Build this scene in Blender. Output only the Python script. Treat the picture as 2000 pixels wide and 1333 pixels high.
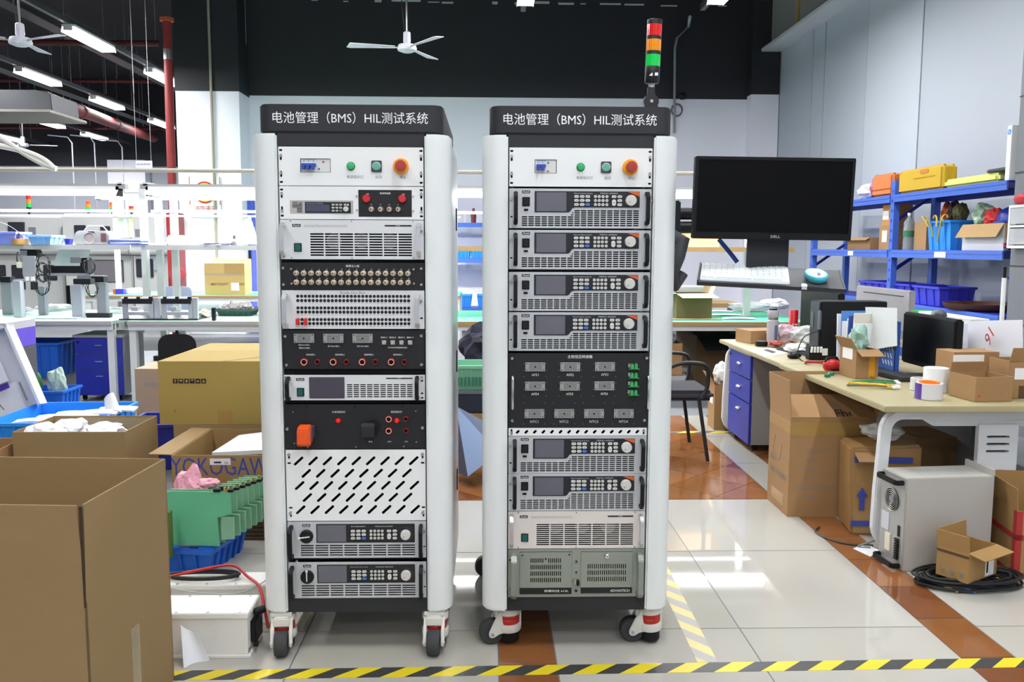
import bpy, bmesh, math, random
from mathutils import Vector, Matrix, noise
from mathutils.geometry import delaunay_2d_cdt
rnd = random.Random(11)
for o in list(bpy.data.objects): bpy.data.objects.remove(o, do_unlink=True)
S = bpy.context.scene; COL = S.collection
PI = math.pi
# ---------------------------------------------------------------- camera
FPX, PITCH, ROLL, CH, YAW = 1707.2, .1072, .0037, 1.4351, .0267
_F0 = Vector((math.sin(YAW), math.cos(YAW), 0)); _R = Vector((math.cos(YAW), -math.sin(YAW), 0)); _Z = Vector((0, 0, 1))
_F = _F0*math.cos(PITCH) - _Z*math.sin(PITCH); _U = _F0*math.sin(PITCH) + _Z*math.cos(PITCH)
CAMP = Vector((0, 0, CH))
cd = bpy.data.cameras.new('camera'); cam = bpy.data.objects.new('camera', cd); COL.objects.link(cam)
_xr = _R*math.cos(ROLL) + _U*math.sin(ROLL); _yu = _U*math.cos(ROLL) - _R*math.sin(ROLL)
cam.matrix_world = Matrix(((_xr.x, _yu.x, -_F.x, 0), (_xr.y, _yu.y, -_F.y, 0), (_xr.z, _yu.z, -_F.z, CH), (0, 0, 0, 1)))
cd.sensor_fit = 'HORIZONTAL'; cd.sensor_width = 36; cd.lens = FPX/2000*36; cd.clip_start = .05; cd.clip_end = 200
S.camera = cam
def _ray(u, v):
    a, b = u-1000, v-666.5; c, s = math.cos(ROLL), math.sin(ROLL)
    return _F + _R*((c*a+s*b)/FPX) - _U*((-s*a+c*b)/FPX)
def PZ(u, v, z=0): d = _ray(u, v); return CAMP + d*((z-CH)/d.z)      # photo pixel -> point at height z
def PY(u, v, Y): d = _ray(u, v); return CAMP + d*(Y/d.y)             # photo pixel -> point on plane y = Y
def PX(u, v, X): d = _ray(u, v); return CAMP + d*(X/d.x)             # photo pixel -> point on plane x = X
# ---------------------------------------------------------------- world, exposure
W = bpy.data.worlds.new('world'); S.world = W; W.use_nodes = True
W.node_tree.nodes['Background'].inputs[0].default_value = (.75, .8, .9, 1); W.node_tree.nodes['Background'].inputs[1].default_value = .25
S.view_settings.view_transform = 'Standard'; S.view_settings.look = 'None'; S.view_settings.gamma = 1
S.view_settings.use_curve_mapping = False; S.view_settings.exposure = 0.1
LAMP_W = 40.0       # watts of one ceiling fixture
TUBE_W = 82.0       # watts of one bench tube pair
# ---------------------------------------------------------------- materials
def lin(h):
    h = h.lstrip('#'); o = []
    for i in (0, 2, 4):
        c = int(h[i:i+2], 16)/255; o.append(c/12.92 if c <= .04045 else ((c+.055)/1.055)**2.4)
    return o
MC = {}
def mat(name, col='808080', rough=.5, metal=0., var=.05, scale=6., bump=0., bscale=120., emit=0., trans=0., alpha=1., coat=0., spec=.5, stretch=None, ior=1.45):
    if name in MC: return MC[name]
    m = bpy.data.materials.new(name); m.use_nodes = True; nt = m.node_tree; b = nt.nodes['Principled BSDF']; L = nt.links.new
    c = lin(col)
    tc = nt.nodes.new('ShaderNodeTexCoord'); src = tc.outputs['Object']
    if stretch:
        mp = nt.nodes.new('ShaderNodeMapping'); mp.inputs['Scale'].default_value = stretch; L(src, mp.inputs[0]); src = mp.outputs[0]
    nz = nt.nodes.new('ShaderNodeTexNoise'); nz.inputs['Scale'].default_value = scale; nz.inputs['Detail'].default_value = 4; L(src, nz.inputs['Vector'])
    mx = nt.nodes.new('ShaderNodeMix'); mx.data_type = 'RGBA'; L(nz.outputs['Fac'], mx.inputs[0])
    mx.inputs[6].default_value = [max(0, x*(1-var)) for x in c]+[1]; mx.inputs[7].default_value = [min(1, x*(1+var)) for x in c]+[1]
    L(mx.outputs[2], b.inputs['Base Color'])
    b.inputs['Roughness'].default_value = rough; b.inputs['Metallic'].default_value = metal; b.inputs['Specular IOR Level'].default_value = spec
    b.inputs['IOR'].default_value = ior
    if coat: b.inputs['Coat Weight'].default_value = coat; b.inputs['Coat Roughness'].default_value = .08
    if trans: b.inputs['Transmission Weight'].default_value = trans
    if alpha < 1: b.inputs['Alpha'].default_value = alpha
    if emit: L(mx.outputs[2], b.inputs['Emission Color']); b.inputs['Emission Strength'].default_value = emit
    if bump:
        n2 = nt.nodes.new('ShaderNodeTexNoise'); n2.inputs['Scale'].default_value = bscale; n2.inputs['Detail'].default_value = 3; L(src, n2.inputs['Vector'])
        bp = nt.nodes.new('ShaderNodeBump'); bp.inputs['Strength'].default_value = bump; bp.inputs['Distance'].default_value = .01
        L(n2.outputs['Fac'], bp.inputs['Height']); L(bp.outputs[0], b.inputs['Normal'])
    MC[name] = m; return m
K = mat
white = K('white_paint', 'e9ebea', .45, var=.02); offwhite = K('offwhite_paint', 'e2e2de', .45, var=.03)
black = K('black_powder_coat', '26272b', .55, var=.08, bump=.05, bscale=900)
panel_black = K('black_panel', '1b1c1f', .5, var=.08); cavity = K('dark_interior', '0b0b0c', .9)
silver = K('silver_paint', 'c3c6c8', .38, .25, var=.03); alu = K('brushed_aluminium', 'd6d7d9', .3, .9, var=.04, scale=40)
pale_metal = K('pale_silver_panel', 'dcdedf', .4, .15, var=.02); chrome = K('chrome', 'd8d8d8', .15, 1.)
steel = K('steel_screw', 'b5b5b2', .3, .9); rubber = K('rubber', '3a3b3c', .75, var=.1); dark_plastic = K('dark_plastic', '151618', .5, spec=.3)
screen_off = K('switched_off_screen', '62626b', .18, var=.12, coat=.4); screen_black = K('black_screen', '060708', .3, var=.05, spec=.15)
ink_w = K('white_print', 'f2f2f2', .6); ink_k = K('black_print', '1c1c1c', .6); ink_g = K('grey_print', '7c7f80', .6); ink_b = K('blue_print', '3a49a0', .6); ink_r = K('red_print', 'c43b2c', .6)
card = K('brown_cardboard', '957b54', .85, var=.05, scale=3, bump=.06, bscale=90, stretch=(1, 1, 6)); card2 = K('warm_cardboard', 'a17d55', .85, var=.06, scale=3, bump=.06, bscale=80, stretch=(1, 1, 6))
card3 = K('olive_cardboard', 'a38b48', .8, var=.04, scale=4); card_in = K('cardboard_inside', '8a7150', .9, var=.06, scale=4)
tape_b = K('brown_packing_tape', 'a58347', .25, var=.05, coat=.3); tape_c = K('clear_packing_tape', 'cdbf9f', .15, var=.1, alpha=.45)
blue_bin = K('blue_bin_plastic', '1f63c8', .4, var=.08); lblue_bin = K('bright_blue_bin_plastic', '2f8fe6', .4, var=.05); navy = K('indigo_drawer_paint', '26309a', .4, var=.05)
rackblue = K('blue_shelf_steel', '4569c6', .4, var=.08, scale=20); paper = K('white_paper', 'eceef2', .8, var=.02); label_w = K('white_sticker', 'f0f0ee', .6, var=.02)
plastic_film = K('clear_plastic_film', 'e8ecee', .15, var=.15, scale=30, alpha=.55, bump=.4, bscale=40); red_p = K('red_plastic', 'c81e1e', .35); orange_p = K('orange_plastic', 'ee5a14', .4)
green_mat = K('green_bench_mat', '4fae8c', .5, var=.05); wood_edge = K('plywood_edge', 'a98a5c', .7, var=.15, scale=12, stretch=(1, 8, 8)); bench_grey = K('bench_grey_paint', 'a9abaa', .5)
beige_desk = K('beige_desk_laminate', 'aaa17b', .4, var=.06, scale=10, stretch=(1, 6, 1)); desk_white = K('desk_frame_white', 'd9dbdd', .4); grey_cab = K('grey_cabinet_steel', '9a9a9a', .5); cable_k = K('black_cable', '1a1b1d', .5)
yellow_p = K('yellow_plastic', 'cba52c', .45, var=.04); lime_p = K('lime_yellow_plastic', 'dfe67c', .4)
# ---------------------------------------------------------------- mesh builder
class B:
    def __init__(s, M=None): s.v = []; s.f = []; s.M = M
    def add(s, vs, fs):
        o = len(s.v); s.v += [tuple(s.M @ Vector(p)) if s.M else tuple(p) for p in vs]; s.f += [tuple(i+o for i in f) for f in fs]; return s
    def box(s, x0, x1, y0, y1, z0, z1):
        return s.add([(x0,y0,z0),(x1,y0,z0),(x1,y1,z0),(x0,y1,z0),(x0,y0,z1),(x1,y0,z1),(x1,y1,z1),(x0,y1,z1)], [(0,3,2,1),(4,5,6,7),(0,1,5,4),(1,2,6,5),(2,3,7,6),(3,0,4,7)])
    def cbox(s, c, d, rot=None):
        hx, hy, hz = d[0]/2, d[1]/2, d[2]/2; c = Vector(c)
        vs = [Vector((x,y,z)) for z in (-hz,hz) for x,y in ((-hx,-hy),(hx,-hy),(hx,hy),(-hx,hy))]
        if rot is not None: vs = [rot @ p for p in vs]
        return s.add([p+c for p in vs], [(0,3,2,1),(4,5,6,7),(0,1,5,4),(1,2,6,5),(2,3,7,6),(3,0,4,7)])
    def cyl(s, p0, p1, r0, r1=None, n=14, cap=True):
        p0, p1 = Vector(p0), Vector(p1); r1 = r0 if r1 is None else r1; d = (p1-p0).normalized()
        a = d.orthogonal().normalized(); b = d.cross(a); vs = []
        for p, r in ((p0,r0),(p1,r1)):
            vs += [p + (a*math.cos(2*PI*i/n)+b*math.sin(2*PI*i/n))*r for i in range(n)]
        fs = [(i,(i+1)%n,n+(i+1)%n,n+i) for i in range(n)]
        if cap: fs += [tuple(range(n-1,-1,-1)), tuple(range(n,2*n))]
        return s.add(vs, fs)
    def tube(s, pts, r, n=8, close=False):
        pts = [Vector(p) for p in pts]; m = len(pts); vs = []; prev = None
        for i, p in enumerate(pts):
            t = (pts[min(i+1,m-1)]-pts[max(i-1,0)]).normalized()
            a = t.orthogonal().normalized() if prev is None else (prev - t*prev.dot(t)).normalized()
            prev = a; b = t.cross(a)
            vs += [p+(a*math.cos(2*PI*k/n)+b*math.sin(2*PI*k/n))*r for k in range(n)]
        fs = [(i*n+k, i*n+(k+1)%n, (i+1)*n+(k+1)%n, (i+1)*n+k) for i in range(m-1) for k in range(n)]
        fs += [tuple(range(n-1,-1,-1)), tuple(range((m-1)*n, m*n))]
        return s.add(vs, fs)
    def bar(s, pts, w, t, up=(0,0,1)):                       # rectangular section swept along a polyline
        pts = [Vector(p) for p in pts]; m = len(pts); vs = []; up = Vector(up)
        for i, p in enumerate(pts):
            d = (pts[min(i+1,m-1)]-pts[max(i-1,0)]).normalized(); a = d.cross(up)
            a = a.normalized() if a.length > 1e-4 else d.orthogonal().normalized(); b = a.cross(d)
            vs += [p-a*w/2-b*t/2, p+a*w/2-b*t/2, p+a*w/2+b*t/2, p-a*w/2+b*t/2]
        fs = [(i*4+k, i*4+(k+1)%4, (i+1)*4+(k+1)%4, (i+1)*4+k) for i in range(m-1) for k in range(4)]
        return s.add(vs, fs+[(3,2,1,0), tuple(range((m-1)*4, m*4))])
    def lathe(s, prof, c=(0,0,0), n=20, axis='Z', cap=True):
        vs = []; c = Vector(c)
        for r, h in prof:
            for i in range(n):
                a = 2*PI*i/n; x, y = r*math.cos(a), r*math.sin(a)
                vs.append(c + (Vector((x,y,h)) if axis == 'Z' else Vector((x,-h,y)) if axis == 'Y' else Vector((h,x,y))))
        m = len(prof)
        fs = [(j*n+i, j*n+(i+1)%n, (j+1)*n+(i+1)%n, (j+1)*n+i) for j in range(m-1) for i in range(n)]
        return s.add(vs, fs+([tuple(range(n-1,-1,-1)), tuple(range((m-1)*n, m*n))] if cap else []))
    def prism(s, poly, a, b, ax='Y'):                        # poly 2D extruded from a to b along an axis
        n = len(poly); f = {'Y': lambda p,t:(p[0],t,p[1]), 'X': lambda p,t:(t,p[0],p[1]), 'Z': lambda p,t:(p[0],p[1],t)}[ax]
        return s.add([f(p,a) for p in poly]+[f(p,b) for p in poly], [tuple(range(n-1,-1,-1)), tuple(range(n,2*n))]+[(i,(i+1)%n,n+(i+1)%n,n+i) for i in range(n)])
    def plate(s, outer, holes, y0, y1):                      # plate in xz facing -y with real holes
        pts = []; ed = []
        for lp in [outer]+holes:
            o = len(pts); pts += [Vector(p) for p in lp]; ed += [(o+i, o+(i+1)%len(lp)) for i in range(len(lp))]
        vs, es, fs, *_ = delaunay_2d_cdt(pts, ed, [], 1, 1e-7)
        bbs = [(min(p[0] for p in h), max(p[0] for p in h), min(p[1] for p in h), max(p[1] for p in h), h) for h in holes]
        def inh(c):
            for a, b, d, e, h in bbs:
                if a < c[0] < b and d < c[1] < e:
                    k = False; j = len(h)-1
                    for i in range(len(h)):
                        if (h[i][1] > c[1]) != (h[j][1] > c[1]) and c[0] < (h[j][0]-h[i][0])*(c[1]-h[i][1])/(h[j][1]-h[i][1])+h[i][0]: k = not k
                        j = i
                    if k: return True
            return False
        keep = [f for f in fs if not inh(sum((vs[i] for i in f), Vector((0,0)))/len(f))]
        keep = [f if sum(vs[f[i]].cross(vs[f[(i+1)%len(f)]]) for i in range(len(f))) > 0 else f[::-1] for f in keep]
        s.add([(p[0],y0,p[1]) for p in vs], keep)
        for lp in [outer]+holes:
            n = len(lp); s.add([(p[0],y0,p[1]) for p in lp]+[(p[0],y1,p[1]) for p in lp], [(i,(i+1)%n,n+(i+1)%n,n+i) for i in range(n)])
        return s
    def surf(s, fn, nu, nv, th=0):
        vs = [Vector(fn(i/nu, j/nv)) for j in range(nv+1) for i in range(nu+1)]; w = nu+1
        fs = [(j*w+i, j*w+i+1, (j+1)*w+i+1, (j+1)*w+i) for j in range(nv) for i in range(nu)]
        if th:
            n = len(vs); nr = []
            for j in range(nv+1):
                for i in range(nu+1):
                    du = vs[j*w+min(i+1,nu)]-vs[j*w+max(i-1,0)]; dv = vs[min(j+1,nv)*w+i]-vs[max(j-1,0)*w+i]; nr.append(du.cross(dv).normalized())
            vs = vs+[vs[k]-nr[k]*th for k in range(n)]; fs = fs+[tuple(n+i for i in f[::-1]) for f in fs]
            rim = [i for i in range(w)]+[j*w+nu for j in range(1,nv+1)]+[nv*w+i for i in range(nu-1,-1,-1)]+[j*w for j in range(nv-1,0,-1)]
            fs += [(rim[(i+1)%len(rim)], rim[i], n+rim[i], n+rim[(i+1)%len(rim)]) for i in range(len(rim))]
        return s.add(vs, fs)
    def blob(s, c, r, seed=0, amp=.25, sub=3, freq=2.2):
        bm = bmesh.new(); bmesh.ops.create_icosphere(bm, subdivisions=sub, radius=1)
        o = Vector((seed*3.1, seed*7.7, seed*1.3)); c = Vector(c); vs = []
        for v in bm.verts:
            k = 1+amp*noise.noise(v.co*freq+o)*1.6+amp*.5*noise.noise(v.co*freq*2.7+o); vs.append(c+Vector((v.co.x*r[0]*k, v.co.y*r[1]*k, v.co.z*r[2]*k)))
        fs = [tuple(v.index for v in f.verts) for f in bm.faces]; bm.free(); return s.add(vs, fs)
    def build(s, name, m, parent=None, bev=0, smooth=False, seg=2, loc=None, rot=None):
        me = bpy.data.meshes.new(name); me.from_pydata(s.v, [], s.f); me.update()
        if bev or smooth:
            bm = bmesh.new(); bm.from_mesh(me)
            if bev:
                bmesh.ops.remove_doubles(bm, verts=bm.verts, dist=1e-6)
                es = [e for e in bm.edges if len(e.link_faces) == 2 and e.calc_face_angle(0) > .5]
                bmesh.ops.bevel(bm, geom=es, offset=bev, segments=seg, affect='EDGES', clamp_overlap=True)
            if smooth:
                for f in bm.faces: f.smooth = True
                for e in bm.edges: e.smooth = not (len(e.link_faces) == 2 and e.calc_face_angle(0) > .7)
            bm.to_mesh(me); bm.free()
        me.materials.append(m); return link(name, me, parent, loc, rot)
def link(name, me, parent=None, loc=None, rot=None):
    o = bpy.data.objects.new(name, me); COL.objects.link(o); o.parent = parent
    if loc is not None: o.location = loc
    if rot is not None: o.rotation_euler = rot
    return o
def tag(o, label, cat, group=None):
    o['label'] = label; o['category'] = cat
    if group: o['group'] = group
    return o
def thing(name, label, cat, loc=(0,0,0), rz=0, group=None, rot=None):
    o = bpy.data.objects.new(name, None); COL.objects.link(o); o.empty_display_size = .05
    o.location = loc; o.rotation_euler = rot if rot else (0,0,rz); return tag(o, label, cat, group)
def struct(o): o['kind'] = 'structure'; return o
def dup(root, loc, rz=None, label=None, group=None):
    def cp(o, par):
        c = o.copy(); COL.objects.link(c); c.parent = par
        for ch in list(o.children): cp(ch, c)
        return c
    r = cp(root, None); r.location = loc
    if rz is not None: r.rotation_euler = (0,0,rz)
    if label: r['label'] = label
    if group: r['group'] = group
    return r
# ---------------------------------------------------------------- lettering as thin real print
TC = {}
def text_mesh(s, m, size, width=None, shear=0, off=0, res=2):
    k = (s, m.name, round(size,5), width, shear, off)
    if k in TC: return TC[k]
    cu = bpy.data.curves.new('t', 'FONT'); cu.body = s; cu.size = 1; cu.align_x = 'CENTER'; cu.shear = shear; cu.offset = off; cu.resolution_u = res
    ob = bpy.data.objects.new('t', cu); me = bpy.data.meshes.new_from_object(ob); bpy.data.objects.remove(ob); bpy.data.curves.remove(cu)
    if me.vertices:
        xs = [v.co.x for v in me.vertices]; ys = [v.co.y for v in me.vertices]; cx, cy = (min(xs)+max(xs))/2, (min(ys)+max(ys))/2
        h = max(ys)-min(ys) or 1; sy = size/h; sx = sy if not width else width/((max(xs)-min(xs)) or 1)
        for v in me.vertices: v.co = Vector(((v.co.x-cx)*sx, (v.co.y-cy)*sy, 0))
    me.materials.clear(); me.materials.append(m); me.name = 'lettering'; TC[k] = me; return me
def txt(s, size, m, parent, loc, rot=(PI/2,0,0), width=None, shear=0, off=0, name='lettering'):
    return link(name, text_mesh(s, m, size, width, shear, off), parent, loc, rot)     # size = ink height in metres, faces -y by default
def rrect(cx, cz, w, h, r=0, n=3, ang=0):
    if r <= 0: p = [(-w/2,-h/2),(w/2,-h/2),(w/2,h/2),(-w/2,h/2)]
    else:
        r = min(r, w/2-1e-6, h/2-1e-6); p = []
        for sx, sz, a0 in ((1,-1,-90),(1,1,0),(-1,1,90),(-1,-1,180)):
            for i in range(n+1):
                a = math.radians(a0+90*i/n); p.append((sx*(w/2-r)+r*math.cos(a), sz*(h/2-r)+r*math.sin(a)))
    c, s = math.cos(ang), math.sin(ang)
    return [(cx+x*c-z*s, cz+x*s+z*c) for x, z in p]
def circ(cx, cz, r, n=10): return [(cx+r*math.cos(2*PI*i/n), cz+r*math.sin(2*PI*i/n)) for i in range(n)]
# ================================================================ setting
concrete = K('grey_concrete', '6f7275', .5, var=.12, scale=2)
creams = [K('cream_tile_a', 'b2afa6', .03, var=.04, scale=1.5), K('cream_tile_b', 'aeaba1', .035, var=.05, scale=1.2), K('cream_tile_c', 'b5b2aa', .03, var=.04, scale=2)]
browns = [K('brown_tile_a', '845430', .08, var=.3, scale=4), K('brown_tile_b', '8e5b36', .08, var=.28, scale=5), K('brown_tile_c', '764627', .08, var=.3, scale=4.5)]
floor = struct(B().box(-16,8,-6,28,-.05,-.002).build('floor', concrete))
tile_cache = {}
def tile_poly(poly, ms):
    cx = sum(p[0] for p in poly)/len(poly); cy = sum(p[1] for p in poly)/len(poly)
    lp = [(round(p[0]-cx,4), round(p[1]-cy,4)) for p in poly]; m = rnd.choice(ms); k = (tuple(lp), m.name)
    if k not in tile_cache:
        g = 1 - .0032/max(.1, max(abs(a) for p in lp for a in p))
        o = B().prism([(x*g, y*g) for x, y in lp], -.002, 0, 'Z').build('tile', m, floor, loc=(cx,cy,0)); tile_cache[k] = o.data; return o
    return link('tile', tile_cache[k], floor, (cx,cy,0))
def clip(poly, x0, x1, y0, y1):
    for ax, lim, sg in ((0,x0,1),(0,x1,-1),(1,y0,1),(1,y1,-1)):
        out = []
        for i, a in enumerate(poly):
            b = poly[(i+1)%len(poly)]; ia = (a[ax]-lim)*sg >= 0; ib = (b[ax]-lim)*sg >= 0
            if ia: out.append(a)
            if ia != ib:
                t = (lim-a[ax])/(b[ax]-a[ax]); out.append((a[0]+(b[0]-a[0])*t, a[1]+(b[1]-a[1])*t))
        poly = out
        if len(poly) < 3: return None
    return poly
def rect(a, b, c, d): return [(a,c),(b,c),(b,d),(a,d)]
ys = [1.46, 2.31, 3.155, 4.0, 4.852]; xs = [(-2.11,-1.395),(-1.395,-.68),(-.68,.035),(.236,.95),(.95,1.665),(1.86,2.575),(2.575,3.29)]
for (a, b) in xs:
    for j in range(4): tile_poly(rect(a,b,ys[j],ys[j+1]), creams)
for a, b in ((.035,.236),(1.665,1.86)):
    y = 4.852
    while y > 1.6: tile_poly(rect(a,b,max(y-.325,1.46),y), browns); y -= .325
tq = .325*math.sqrt(2)
for (x0, x1) in ((-1.6,1.65),(1.862,3.0)):
    for i in range(-30,31):
        for j in range(-30,31):
            if (i+j) % 2: continue
            cx, cy = 1.1+i*tq/2, 6.3+j*tq/2; y0 = 4.855
            if x0-tq < cx < x1+tq and y0-tq < cy < 7.36+tq:
                p = clip([(cx-tq/2,cy),(cx,cy-tq/2),(cx+tq/2,cy),(cx,cy+tq/2)], x0, x1, y0, 7.36)
                if p:
                    w = max(q[0] for q in p)-min(q[0] for q in p); h = max(q[1] for q in p)-min(q[1] for q in p)
                    if w > .04 and h > .04: tile_poly(p, browns)
for j in range(3): tile_poly(rect(1.652,1.86,4.855+j*.835,4.855+(j+1)*.835), creams)
def tape_mat(name, ca, cb, k):
    m = mat(name, ca, .45, var=.04); nt = m.node_tree; b = nt.nodes['Principled BSDF']; mx = [n for n in nt.nodes if n.type == 'MIX'][0]
    tc = nt.nodes.new('ShaderNodeTexCoord'); sp = nt.nodes.new('ShaderNodeSeparateXYZ'); nt.links.new(tc.outputs['Object'], sp.inputs[0])
    ad = nt.nodes.new('ShaderNodeMath'); ad.operation = 'MULTIPLY_ADD'; ad.inputs[1].default_value = -1.2; nt.links.new(sp.outputs['Y'], ad.inputs[0]); nt.links.new(sp.outputs['X'], ad.inputs[2])
    ml = nt.nodes.new('ShaderNodeMath'); ml.operation = 'MULTIPLY'; ml.inputs[1].default_value = k; nt.links.new(ad.outputs[0], ml.inputs[0])
    fr = nt.nodes.new('ShaderNodeMath'); fr.operation = 'FRACT'; nt.links.new(ml.outputs[0], fr.inputs[0])
    gt = nt.nodes.new('ShaderNodeMath'); gt.operation = 'GREATER_THAN'; gt.inputs[1].default_value = .5; nt.links.new(fr.outputs[0], gt.inputs[0])
    m2 = nt.nodes.new('ShaderNodeMix'); m2.data_type = 'RGBA'; nt.links.new(gt.outputs[0], m2.inputs[0]); nt.links.new(mx.outputs[2], m2.inputs[6]); m2.inputs[7].default_value = lin(cb)+[1]
    nt.links.new(m2.outputs[2], b.inputs['Base Color']); return m
haz = tape_mat('hazard_tape_print', 'd9c422', '3a3a3c', 6.2); haz2 = tape_mat('worn_hazard_tape_print', 'cfc07a', 'a29d98', 6.5)
tag(B().box(-2.6,3.0,-.034,.034,0,.0008).build('hazard_tape', haz, loc=(0,2.838,0), rot=(0,0,.013)), 'yellow and black striped floor tape running across the front', 'floor tape')
tag(B().box(-2.2,0,-.036,.036,0,.0007).build('hazard_tape', haz2, loc=(.762,2.885,0), rot=(0,0,-PI/2-.012)), 'faded striped floor tape running back beside the right cabinet', 'floor tape')
tag(B().box(-.7,.9,-.035,.035,0,.0007).build('hazard_tape', tape_mat('thin_hazard_print','cfc03a','55555a',4), loc=(1.5,6.68,.0002)), 'worn striped floor tape under the desk chair', 'floor tape')
# walls
wall_w = K('white_wall_paint', 'f1f0fa', .7, var=.02, scale=1); wall_k = K('black_wall_paint', '25262b', .6, var=.12, scale=2, bump=.03, bscale=30)
wall_g = K('pale_blue_grey_panel', 'b7bdc6', .6, var=.02, scale=.6); wall_g2 = K('pale_grey_panel', 'c0c6ce', .6, var=.02, scale=.6); ceil_m = K('black_ceiling', '17181a', .8, var=.2)
WX = 4.816
wb = struct(B().box(-4.5,WX,15,15.2,0,6.2).build('wall_back', wall_w))
struct(B().box(-4.5,WX,14.985,15,3.926,6.2).build('black_paint_band', wall_k, wb))
pil = struct(B().box(-4.993,-3.99,14.4,15.2,0,6.2).build('trim_1', wall_w)); B().box(-5.0,-3.983,14.39,15,3.89,6.2).build('black_paint_band', wall_k, pil)
pl2 = struct(B().box(4.35,WX,14.75,15,0,6.2).build('trim_2', wall_w)); B().box(4.345,WX,14.745,15,3.97,6.2).build('black_paint_band', wall_k, pl2)
# chipped paint line on the black wall
chip = B(); x = -3.5
while x < 4.4:
    w = rnd.uniform(.05,.5)
    if rnd.random() < .7: z = 5.44+rnd.uniform(-.012,.012)-.004*x; chip.box(x,x+w,14.978,14.986,z,z+rnd.uniform(.012,.05))
    x += w+rnd.uniform(.02,.3)
chip.build('chipped_paint_line', K('chipped_plaster','b9bcc4',.8), wb)['kind'] = 'stuff'
wf = struct(B().box(-16,-4.9,27,27.2,0,6.2).build('wall_far', K('grey_far_wall','aeb2bb',.7,var=.02))); B().box(-16,-4.9,26.98,27,3.8,6.2).build('black_paint_band', wall_k, wf)
B().box(-11.3,-10.2,26.6,27,0,3.8).build('pilaster', wall_w, wf); B().box(-11.3,-10.2,26.6,27,3.8,3.96).build('ledge_box', wall_w, wf)
wsd = struct(B().box(-5.0,-4.9,15.2,27,0,6.2).build('wall_side', wall_w)); struct(B().box(-16.2,-16,-6,27.2,0,6.2).build('wall_left', wall_w))
struct(B().box(-16,8,-6.2,-6,0,6.2).build('wall_front', wall_w)); ceil = struct(B().box(-16,8,-6,27.2,6.2,6.4).build('ceiling', ceil_m))
wr = struct(B().box(WX+.03,WX+.2,-6,15.2,0,6.2).build('wall_right', K('dark_panel_gap','4a545c',.7)))
edges = [14.99,13.29,13.24,12.79,12.76,11.34,9.9,8.3,6.9,5.4,3.9,2,0,-3,-6]
for i in range(len(edges)-1):
    if (edges[i]-edges[i+1]) < .1: continue
    B().box(WX+(.0 if i % 3 else .012),WX+.03,edges[i+1]+.004,edges[i]-.004,0,4.66).build('wall_panel', wall_g2 if i in (5,9) else wall_g, wr)
led = B().box(WX-.32,WX+.2,-6,14.99,4.66,4.71).build('ledge', K('ledge_white','d3d4d6',.5), wr)
for i in range(5):
    y1 = 14.75-i*1.32; t = tag(B().box(WX-.16,WX-.1,y1-1.22,y1,4.711,5.75+.3*(i>1)).build('stored_board', K('grey_stored_board','8f8d88',.7,var=.1,stretch=(1,1,5)), bev=.004), f"grey board leaning above the partition ledge, {['farthest','second farthest','third farthest','fourth farthest','fifth farthest'][i]} from the camera", 'board', 'boards stored above the ledge')
    tag(B().box(WX-.19,WX-.09,y1-1.29,y1-1.235,4.711,5.85).build('timber_batten', K('pine_batten','b69a63',.7,var=.15)), f"upright pine batten beside the {['farthest','second','third','fourth','fifth'][i]} stored board", 'batten', 'battens between the stored boards')
# near grey pillar at the right edge
gp = struct(B().box(4.1,4.8,5.9,6.8,0,4.6).build('trim_3', K('pillar_grey','71747a',.5,var=.03)))
for z in (.25,.85,1.3,2.02,2.6,3.2): B().box(4.094,4.8,5.89,6.804,z,z+.008).build('joint', K('pillar_joint','3c3e42',.7), gp)
# ================================================================ ceiling services
emit_tube = K('lit_tube', 'ffffff', .4, var=0, emit=14); rail_m = K('grey_trunking', '4b4e52', .45, .3); beam_m = K('dark_steel_beam', '2a2c2e', .6, var=.15)
redpipe = K('red_fire_pipe', '86292a', .55, var=.1); conduit = K('tan_conduit', '9a9482', .5)
def lamp_data(w, sx, sy):
    l = bpy.data.lights.new('lamp', 'AREA'); l.shape = 'RECTANGLE'; l.size = sx; l.size_y = sy; l.energy = w; l.color = (.97,.985,1.0); return l
CL = lamp_data(LAMP_W, .16, 1.2)
CLF = lamp_data(LAMP_W*2.2, .16, 1.2); lproto = None; LZ = 4.3
def fixture(x, y, label):
    global lproto
    if lproto:
        d = dup(lproto, (x,y,LZ), None, label)
        for c in d.children:
            if c.type == 'LIGHT': c.data = CLF if y > 8 else CL
        return d
    t = thing('ceiling_light', label, 'ceiling light', (x,y,LZ), 0, 'louvred tube fixtures under the ceiling trunking')
    B().box(-.09,.09,0,1.28,.07,.1).build('housing', white, t)
    for sx in (-.045,.045): B().cyl((sx,.02,.045),(sx,1.26,.045),.014,n=10).build('tube', emit_tube, t, smooth=True)
    for sx in (-1,1): B().prism([(sx*.085,.07),(sx*.1,0),(sx*.096,0),(sx*.08,.07)][::sx],.0,1.28).build('reflector', K('lit_reflector','ffffff',.3,emit=4), t)
    for i in range(13): B().box(-.09,.09,.02+i*.102,.024+i*.102,.0,.05).build('louvre', K('lit_louvre','ffffff',.3,emit=5), t)
    for yy in (-.02,1.28): B().box(-.06,.06,yy,yy+.02,.02,.1).build('end_cap', K('light_end_cap','d0d0d0',.5), t)
    lo = bpy.data.objects.new('lamp', CL); COL.objects.link(lo); lo.parent = t; lo.location = (0,.64,-.02)
    lproto = t; return t
rails = {-13.1:[24.0,21.2], -10.55:[23.5,21.05,18.2], -7.84:[20.95,17.96,15.2,12.4], -5.67:[15.15,12.32,9.5,6.7,3.9], -2.27:[9.2-.6,6.73,3.9,1.1,-1.7,-4.5], .43:[9.55,6.73,3.9,1.1,-1.7,-4.5], 2.68:[9.4,6.73,3.9,1.1,-1.7,-4.5]}
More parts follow.
